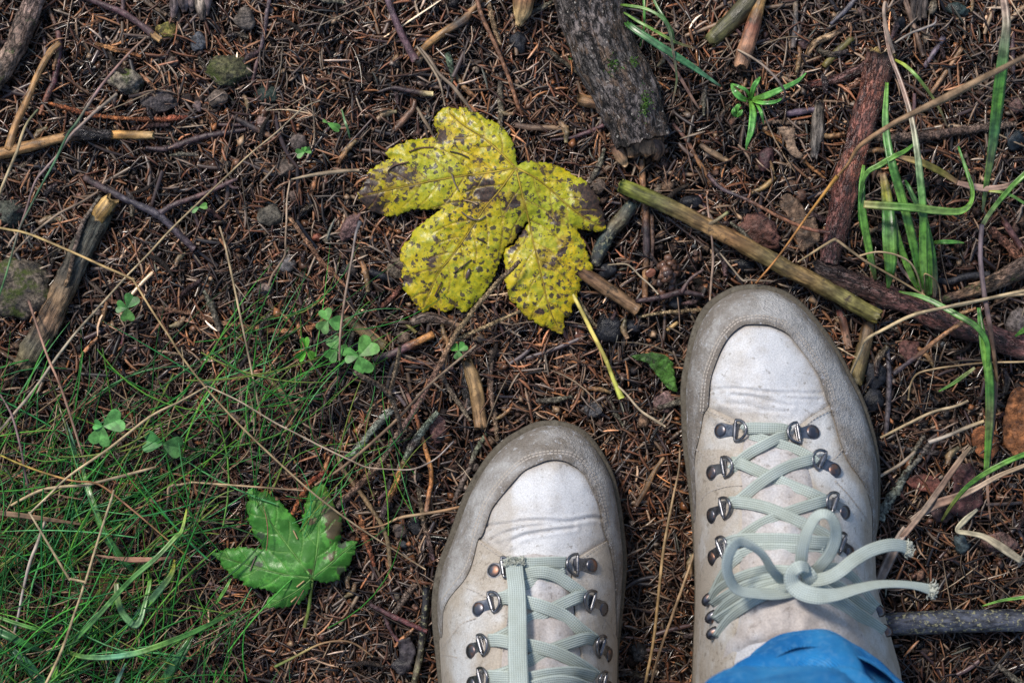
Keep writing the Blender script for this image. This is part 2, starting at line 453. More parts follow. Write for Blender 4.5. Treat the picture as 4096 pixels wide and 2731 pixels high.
# ------------------------------------------------------------------ ground
def build_ground():
    # one sheet: dense where it is seen, wide rings outwards
    xs = np.unique(np.concatenate([np.linspace(-0.42, 0.42, 281), [-20, -8, -3, -1.2, -0.7, -0.55, 0.55, 0.7, 1.2, 3, 8, 20]]))
    ys = np.unique(np.concatenate([np.linspace(-0.36, 0.34, 235), [-20, -8, -3, -1.2, -0.7, -0.48, 0.48, 0.7, 1.2, 3, 8, 20]]))
    X, Y = np.meshgrid(xs, ys)
    Z = ground_h(X, Y) - 0.007
    for i in range(X.shape[0]):
        for j in range(X.shape[1]):
            if abs(X[i, j]) < 0.5 and abs(Y[i, j]) < 0.45:
                Z[i, j] += 0.0022 * noise.noise((X[i, j] * 90, Y[i, j] * 90, 0)) + 0.0014 * noise.noise((X[i, j] * 260, Y[i, j] * 260, 3))
    nx, ny = len(xs), len(ys)
    idx = np.arange(nx * ny).reshape(ny, nx)
    F = np.stack([idx[:-1, :-1].ravel(), idx[:-1, 1:].ravel(), idx[1:, 1:].ravel(), idx[1:, :-1].ravel()], -1)
    o = mk('ground', np.stack([X.ravel(), Y.ravel(), Z.ravel()], -1), F, M_soil)
    tag(o, 'dark wet forest soil under the needle litter', None, None, 'structure')
build_ground()

# ------------------------------------------------------------------ sticks
def stick(name, pts, rad, mat, cols, z=None, lift=0.0, sides=10, rough=0.10, pegs=0.0, jag=0.5, ends=(None, None),
          parent=None, n_per=None, bury=0.75, flat=1.0, ring=0.0, seed=None, ridge=0.0):
    """pts in photograph pixels, rad in pixels; z (mm) optional height of the axis per point; cols list of colours along it"""
    pts = [tuple(p[:2]) for p in pts]
    rad = np.atleast_1d(np.array(rad, float)) * np.ones(len(pts)) if np.ndim(rad) == 0 else np.interp(np.linspace(0, 1, len(pts)), np.linspace(0, 1, len(rad)), rad)
    L = sum(math.dist(pts[i], pts[i + 1]) for i in range(len(pts) - 1))
    rm = float(np.mean(rad))
    if n_per is None:
        n_per = int(min(40, max(4, L / (len(pts) - 1) / max(5.0, rm * (0.45 if pegs or rm > 30 else 0.8)))))
    if z is None:
        zz = [float(ground_h(*P(x, y).xy)) + 0.0035 + r * S * bury + lift * 0.001 for (x, y), r in zip(pts, rad)]
    else:
        zz = [q * 0.001 for q in (z if len(z) == len(pts) else np.interp(np.linspace(0, 1, len(pts)), np.linspace(0, 1, len(z)), z))]
    raw = np.array([(x, y, q, r) for (x, y), q, r in zip(pts, zz, rad)])
    sp = spline(raw, n_per)
    Cn = Pa(sp[:, 0], sp[:, 1], sp[:, 2]); R = np.maximum(sp[:, 3], 0.6) * S
    k = len(Cn)
    T, N, B = frames(Cn)
    s = np.concatenate([[0], np.cumsum(np.linalg.norm(np.diff(Cn, axis=0), axis=1))])
    sd = (seed if seed is not None else random.random() * 50)
    a = np.linspace(0, 2 * math.pi, sides, endpoint=False)
    V = np.zeros((k, sides, 3)); SU = np.zeros((k, sides, 3)); G = np.ones((k, sides))
    for i in range(k):
        fr = 1.0 / max(R[i], 0.0008)
        for j in range(sides):
            ca, sa = math.cos(a[j]), math.sin(a[j])
            d = 1 + rough * noise.noise((ca * 1.6 + sd, sa * 1.6, s[i] * fr * 0.5)) * 1.6
            if rm > 9: d += rough * 0.6 * noise.noise((ca * 4 + sd, sa * 4, s[i] * fr * 2.2))
            if ridge: d += ridge * noise.noise((ca * 5 + sd, sa * 5, s[i] * fr * 0.35))
            if ring: d += ring * max(0, math.sin(s[i] * fr * 1.9 + 2 * noise.noise((sd, s[i] * 60, 0)))) ** 4
            if pegs:
                q = noise.noise((ca * 2.2 + sd, sa * 2.2, s[i] * fr * 1.1))
                d += pegs * max(0, q) * 2.2
            off = R[i] * d
            V[i, j] = Cn[i] + off * (ca * B[i] + flat * sa * N[i])
            SU[i, j] = (s[i] + sd, ca * R[i], sa * R[i])
    # jagged ends
    for e, dr in ((0, -1), (k - 1, 1)):
        for j in range(sides):
            V[e, j] += dr * T[e] * R[e] * jag * (0.5 + noise.noise((j * 1.7, sd, e)))
    cols = [cols] if np.ndim(cols) == 1 else cols
    cl = np.array(cols, float)
    ct = np.linspace(0, 1, len(cl)); tt = s / s[-1]
    vc = np.stack([np.interp(tt, ct, cl[:, q]) for q in range(3)], -1)
    VC = np.repeat(vc[:, None, :], sides, 1)
    verts = V.reshape(-1, 3); colv = VC.reshape(-1, 3); su = SU.reshape(-1, 3)
    F = []
    for i in range(k - 1):
        for j in range(sides):
            j2 = (j + 1) % sides
            F.append((i * sides + j, i * sides + j2, (i + 1) * sides + j2, (i + 1) * sides + j))
    verts = list(verts); colv = list(colv); su = list(su)
    for e, dr, ec in ((0, -1, ends[0]), (k - 1, 1, ends[1])):
        base = len(verts)
        ecol = np.array(ec if ec is not None else vc[e] * 0.7)
        ctr = Cn[e] + dr * T[e] * R[e] * jag * 0.3
        for j in range(sides):     # inner ring of the break
            p = ctr + (V[e, j] - Cn[e]) * 0.86 + dr * T[e] * R[e] * jag * 0.5 * noise.noise((j * 2.3, sd, 9))
            verts.append(p); colv.append(ecol); su.append((sd, j * 0.001, 0))
        verts.append(ctr - dr * T[e] * R[e] * 0.15); colv.append(ecol * 0.8); su.append((sd, 0, 0))
        for j in range(sides):
            j2 = (j + 1) % sides
            q = (e * sides + j, base + j, base + j2, e * sides + j2)
            F.append(q if dr > 0 else q[::-1])
            t = (base + j, base + sides, base + j2)
            F.append(t if dr > 0 else t[::-1])
    return mk(name, np.array(verts), F, mat, parent, np.clip(np.array(colv), 0, 1), np.array(su))

def gz(x, y):
    p = P(x, y); return float(ground_h(p.x, p.y))

# colours
BK = (.028, .02, .018); PU = (.075, .043, .042); PUD = (.045, .028, .029); TAN = (.40, .22, .085); TAN2 = (.30, .18, .08)
ST = (.42, .31, .17); STD = (.25, .17, .09); OR = (.28, .12, .045); OL = (.12, .10, .03); LI = (.20, .25, .19)
GR = (.17, .14, .115); RB = (.15, .055, .035); PALE = (.50, .33, .15); BR = (.13, .07, .035); GN = (.05, .16, .05)
BG = (.07, .15, .075); DG = (.03, .11, .03); YG = (.25, .32, .04); DRY = (.30, .22, .14); DRP = (.24, .15, .11)

def single(name, label, cat, pts, rad, mat, cols, **kw):
    grp = kw.pop('group', None)
    o = stick(name, pts, rad, mat, cols, **kw)
    return tag(o, label, cat, grp)

def branched(name, label, cat, limbs, **common):
    """a forked stick: limbs are parts"""
    x, y = limbs[0]['pts'][0]
    root = empty(name, P(x, y, gz(x, y)), label, cat)
    for l in limbs:
        kw = dict(common); kw.update(l)
        nm = kw.pop('part'); p = kw.pop('pts'); r = kw.pop('rad'); m = kw.pop('mat'); c = kw.pop('cols')
        stick(nm, p, r, m, c, parent=root, **kw)
    return root

# --- large pieces
root = empty('bark_log', P(2450, 300, 0), 'thick dark bark covered log broken off above the yellow leaf', 'log')
logpts = [(2345, -60), (2390, 108), (2432, 240), (2487, 345), (2525, 440), (2562, 560)]
stick('bark', logpts, [131, 128, 130, 130, 122, 108], M_log, [(.06, .053, .05), (.10, .083, .076), (.05, .045, .042), (.095, .08, .076), (.06, .05, .046)],
      sides=56, n_per=30, rough=0.10, ridge=0.10, jag=0.14, parent=root, flat=0.9, ends=((.2, .13, .08), (.10, .05, .03)), bury=0.5)
stick('heartwood', [(2520, 440), (2560, 560), (2568, 612)], [90, 88, 74], M_rot, [(.1, .05, .03), (.17, .08, .04), (.26, .15, .08)],
      sides=22, rough=0.14, jag=0.3, parent=root, flat=0.7, ends=(None, (.22, .13, .08)), bury=0.28, ridge=0.15)
stick('splinter', [(2465, 590), (2486, 630), (2500, 655)], [26, 26, 14], M_wood, [(.2, .1, .06), (.42, .27, .14)], sides=8, parent=root, jag=0.9, ends=(None, PALE), lift=3)
stick('splinter', [(2600, 560), (2640, 590), (2622, 640)], [30, 24, 14], M_rot, [(.08, .05, .04), (.16, .09, .05)], sides=8, parent=root, jag=0.9, lift=3)
# mossy tufts on it
def tuft(parent, name, x, y, z, n, spread, col, ln=0.003):
    V = []; F = []; Cc = []
    for i in range(n):
        px, py = random.gauss(x, spread[0]), random.gauss(y, spread[1])
        b0 = P(px, py, z); d = Vector((random.uniform(-1, 1), random.uniform(-1, 1), random.uniform(.4, 1.4))).normalized() * ln * random.uniform(.5, 1.2)
        sd = Vector((-d.y, d.x, 0)).normalized() * ln * 0.16
        k = len(V); V += [b0 - sd, b0 + sd, b0 + d]; F.append((k, k + 1, k + 2))
        f = random.uniform(.5, 1.5); Cc += [tuple(q * f for q in col)] * 3
    return mk(name, V, F, M_grass, parent, Cc, [(0, 0, 0)] * len(V))
for (x, y, z, n, sp) in ((2455, 270, .0285, 110, (14, 20)), (2575, 415, .0275, 150, (16, 26)), (2290, 150, .016, 60, (12, 50)), (2535, 250, .026, 50, (10, 10))):
    tuft(root, 'moss', x, y, z, n, sp, (.05, .11, .015), 0.0022)

branched('forked_stick', 'peeled tan forked stick with a dark knot at the left edge', 'stick', [
    dict(part='limb', pts=[(-60, 622), (20, 610), (90, 592), (190, 566), (270, 545), (330, 540)], rad=[23, 24, 22, 18, 18], mat=M_wood, cols=[TAN, (.36, .19, .07), TAN, (.28, .14, .05)], lift=3),
    dict(part='knot', pts=[(268, 546), (320, 530), (370, 538), (440, 538)], rad=[20, 28, 26, 17], mat=M_scaly, cols=[BR, BK, (.05, .04, .035), BK], rough=.3, lift=3),
    dict(part='splintered_end', pts=[(425, 538), (500, 540), (605, 541)], rad=[16, 17, 15], mat=M_wood, cols=[(.45, .22, .06), (.5, .26, .07), PALE], jag=1.1, lift=2, flat=.7, ends=(None, PALE)),
    dict(part='side_limb', pts=[(35, 595), (60, 505), (112, 393), (155, 290), (200, 210), (238, 173)], rad=[19, 15, 14, 13, 14, 12], mat=M_wood, cols=[TAN, (.34, .18, .07), TAN, (.36, .2, .08)], lift=5, ends=(None, (.25, .2, .05)))])
single('branch', 'thick grey tan branch crossing the top left corner', 'branch', [(165, -60), (95, 110), (42, 224), (-60, 380)], [42, 43, 42, 40], M_bark,
       [(.20, .14, .12), (.24, .16, .12), (.16, .13, .10)], sides=18, rough=.12, lift=2)
root = empty('rotten_branch', P(260, 1120, 0), 'rotten grey green branch with a broken yellow top at the left', 'branch')
stick('rotten_wood', [(415, 850), (378, 905), (335, 985), (292, 1075), (238, 1185), (180, 1305), (128, 1400), (95, 1455)], [34, 45, 48, 50, 52, 50, 48, 36], M_rot,
      [(.05, .05, .035), (.04, .042, .035), (.09, .08, .06), (.07, .06, .045), (.17, .11, .06), (.20, .12, .07), (.09, .08, .055), (.10, .08, .04)],
      sides=20, rough=.16, ridge=.22, jag=.9, parent=root, flat=.7, n_per=18, ends=(PALE, (.12, .09, .05)))
stick('broken_top', [(385, 880), (412, 838), (438, 808)], [30, 35, 28], M_wood, [(.22, .13, .03), (.42, .25, .07), (.50, .32, .12)], sides=12, rough=.2, ridge=.2, jag=1.0, parent=root, lift=3, ends=(None, PALE), flat=.7)
single('twig', 'thin lichen covered twig lying along the rotten branch', 'twig', [(402, 784), (365, 840), (327, 901), (299, 999), (276, 1102), (262, 1140)], [7, 8, 9, 7, 7], M_lichen,
       [(.16, .15, .12), (.2, .15, .12), (.14, .1, .08), (.28, .18, .1)], pegs=.4, z=[8, 12, 16, 17, 17, 16])
single('stick', 'olive mossy stick above the right boot toe', 'stick', [(2492, 745), (2585, 785), (2700, 838), (2800, 890), (2935, 957), (3100, 1050), (3250, 1125), (3370, 1190), (3500, 1262)],
       [27, 30, 31, 31, 32, 34, 34, 33, 31], M_wood, [(.24, .26, .035), (.13, .12, .04), (.24, .15, .06), (.26, .14, .055), (.17, .13, .05), (.22, .14, .055), (.15, .13, .045), (.17, .15, .04)],
       sides=20, lift=8, jag=.7, rough=.09, ridge=.05, ends=((.24, .26, .06), (.2, .17, .05)))
single('stub_twig', 'short pale side twig standing off the olive stick', 'twig', [(2822, 903), (2862, 884), (2912, 850)], [11, 8, 7], M_wood, [(.12, .08, .05), (.25, .19, .1), (.2, .2, .08)], z=[17, 20, 22])
branched('pine_branch', 'reddish brown pine branch with scaly wet bark at upper right', 'branch', [
    dict(part='limb', pts=[(3528, 235), (3505, 310), (3487, 374), (3445, 514), (3417, 631), (3384, 730), (3358, 864), (3330, 985), (3318, 1040)], rad=[62, 58, 54, 52, 54, 52, 48, 42, 38],
         mat=M_scaly, cols=[(.12, .06, .045), (.22, .075, .045), (.16, .06, .045), (.24, .08, .045), (.15, .055, .04), (.13, .05, .04), (.10, .045, .04)], sides=24, rough=.10, ridge=.12, ring=.0,
         jag=.5, flat=.8, ends=((.45, .32, .12), (.5, .3, .2)), n_per=14),
    dict(part='side_branch', pts=[(3480, 262), (3431, 285), (3347, 318), (3230, 341)], rad=[28, 22, 18, 14], mat=M_scaly, cols=[(.12, .05, .04), (.11, .05, .04), (.2, .06, .04)], rough=.2, ring=.15),
    dict(part='stub', pts=[(3440, 320), (3415, 340), (3378, 366)], rad=[16, 13, 10], mat=M_scaly, cols=[(.2, .09, .05)], rough=.25, ring=.15),
    dict(part='side_twig', pts=[(3350, 750), (3300, 765), (3245, 793)], rad=[13, 9, 7], mat=M_twig, cols=[(.09, .05, .045), (.22, .13, .08)])])
single('branch', 'dark red brown branch running down to the right edge', 'branch', [(3262, 1068), (3340, 1105), (3417, 1135), (3604, 1205), (3791, 1285), (3978, 1350), (4180, 1425)],
       [34, 42, 42, 44, 46, 46, 48], M_scaly, [(.05, .035, .03), (.09, .045, .038), (.13, .055, .045), (.10, .045, .04), (.12, .05, .045)], sides=18, rough=.14, ridge=.1, ends=((.4, .22, .09), None), lift=-1)
single('branch', 'lichen flecked branch rising to the right edge behind the grass', 'branch', [(3772, 1200), (3860, 1172), (3931, 1149), (4010, 1110), (4170, 1035)], [18, 20, 27, 36, 42], M_bark,
       [(.10, .055, .045), (.22, .14, .08), (.13, .085, .065), (.15, .11, .09)], sides=14, rough=.16, lift=2)
single('stick', 'blue black stick with pale flecks at the lower right edge', 'stick', [(3500, 2500), (3650, 2490), (3850, 2484), (4180, 2476)], [44, 46, 46, 45], M_speckled,
       [(.05, .055, .075), (.04, .045, .06), (.06, .065, .085)], sides=18, rough=.08, lift=2)
single('stick', 'dull olive cut stick at the top right of the log', 'stick', [(3040, -50), (2975, 35), (2905, 105), (2848, 158)], [40, 38, 36, 30], M_wood, [(.09, .08, .04), (.07, .065, .03), (.10, .095, .03)], sides=14, jag=.8, flat=.8)
single('stick', 'orange brown stick with a pale stripped patch at the top', 'stick', [(3060, -60), (3040, 10), (3012, 105), (2985, 190), (2965, 258)], [26, 22, 30, 33, 30], M_wood, [TAN, (.42, .24, .08), (.17, .06, .035), (.30, .15, .085), (.34, .19, .11)], sides=14, jag=.5, lift=3)
single('stick', 'snapped orange stick with yellow splinters at the top edge', 'stick', [(2108, -60), (2095, 0), (2088, 52), (2078, 92)], [40, 42, 34, 14], M_wood, [(.26, .10, .045), (.28, .11, .05), (.55, .36, .16), (.6, .42, .2)], sides=14, jag=1.3, lift=6, ends=(None, (.6, .42, .2)))
single('stick', 'blue green damp stick leaning under the olive stick', 'stick', [(2530, 818), (2490, 870), (2444, 924), (2405, 990), (2378, 1055)], [24, 29, 30, 29, 24], M_speckled, [(.03, .05, .05), (.09, .07, .04), (.035, .055, .055), (.05, .045, .04)], sides=12, lift=-1)
single('stick', 'brown cut stick poking from under the yellow leaf', 'stick', [(2320, 1085), (2400, 1138), (2480, 1190), (2548, 1238)], [26, 28, 27, 25], M_wood, [(.19, .10, .05), (.17, .10, .05), (.24, .14, .07)], sides=12, lift=2, ends=(None, (.14, .15, .04)))
single('twig', 'upright brown twig with a black middle below the olive stick', 'twig', [(2566, 640), (2572, 740), (2582, 850), (2586, 980), (2582, 1090), (2580, 1190)], [12, 13, 14, 15, 13, 12], M_twig, [(.3, .16, .07), (.3, .15, .07), (.27, .13, .06), (.05, .035, .035), (.05, .035, .035), (.26, .14, .06), (.2, .1, .05)])
single('twig', 'dull brown twig beside the upright twig', 'twig', [(2606, 860), (2610, 950), (2606, 1080)], [9, 9, 7], M_twig, [(.14, .08, .05), (.08, .05, .04)])
branched('forked_twig', 'thin purple forked twig left of the right boot toe', 'twig', [
    dict(part='limb', pts=[(2547, 1205), (2655, 1186), (2725, 1168), (2814, 1182)], rad=[10, 11, 12, 9], mat=M_twig, cols=[PU, PUD], lift=5),
    dict(part='prong', pts=[(2725, 1168), (2762, 1115), (2814, 1079)], rad=[9, 7, 6], mat=M_twig, cols=[PU, (.1, .06, .05)], lift=7)])
branched('forked_twig', 'dark grey purple Y shaped twig left of centre', 'twig', [
    dict(part='limb', pts=[(337, 709), (421, 756), (514, 803), (631, 859), (702, 924), (776, 995)], rad=[12, 14, 14, 16, 14, 13], mat=M_twig, cols=[(.10, .06, .05), (.055, .045, .055), (.05, .042, .052), (.07, .045, .05)], lift=3, ring=.12, n_per=14),
    dict(part='prong', pts=[(640, 852), (702, 817), (818, 775), (905, 735), (948, 716)], rad=[12, 11, 10, 9, 6], mat=M_twig, cols=[(.07, .05, .055), (.11, .055, .05), (.09, .05, .05)], lift=4, ring=.12, n_per=12),
    dict(part='spur', pts=[(915, 738), (935, 752), (954, 750)], rad=[7, 6, 5], mat=M_twig, cols=[PU], lift=4)])
branched('forked_twig', 'smooth purple twig with a cut pale tip at the top left', 'twig', [
    dict(part='limb', pts=[(300, -30), (345, -8), (421, 23), (491, 51), (561, 98), (608, 137)], rad=[12, 12, 12, 13, 13, 14], mat=M_twig, cols=[PU, (.10, .05, .055), PU], lift=3),
    dict(part='cut_tip', pts=[(606, 135), (622, 147), (640, 160)], rad=[14, 13, 12], mat=M_wood, cols=[(.3, .17, .07), (.4, .24, .1)], lift=3, ends=(None, PALE)),
    dict(part='spur', pts=[(494, -30), (492, 10), (491, 48)], rad=[9, 8, 10], mat=M_twig, cols=[PUD, PU], lift=3)])
branched('forked_twig', 'small reddish purple forked twig left of the left boot', 'twig', [
    dict(part='limb', pts=[(1477, 2416), (1552, 2454), (1631, 2491), (1706, 2524)], rad=[8, 10, 10, 8], mat=M_twig, cols=[PUD, (.13, .05, .05), (.15, .05, .05)], lift=4, ring=.15),
    dict(part='prong', pts=[(1538, 2460), (1561, 2519), (1585, 2553), (1613, 2580)], rad=[8, 7, 7, 6], mat=M_twig, cols=[PUD, (.12, .05, .05)], lift=3, ring=.15)])

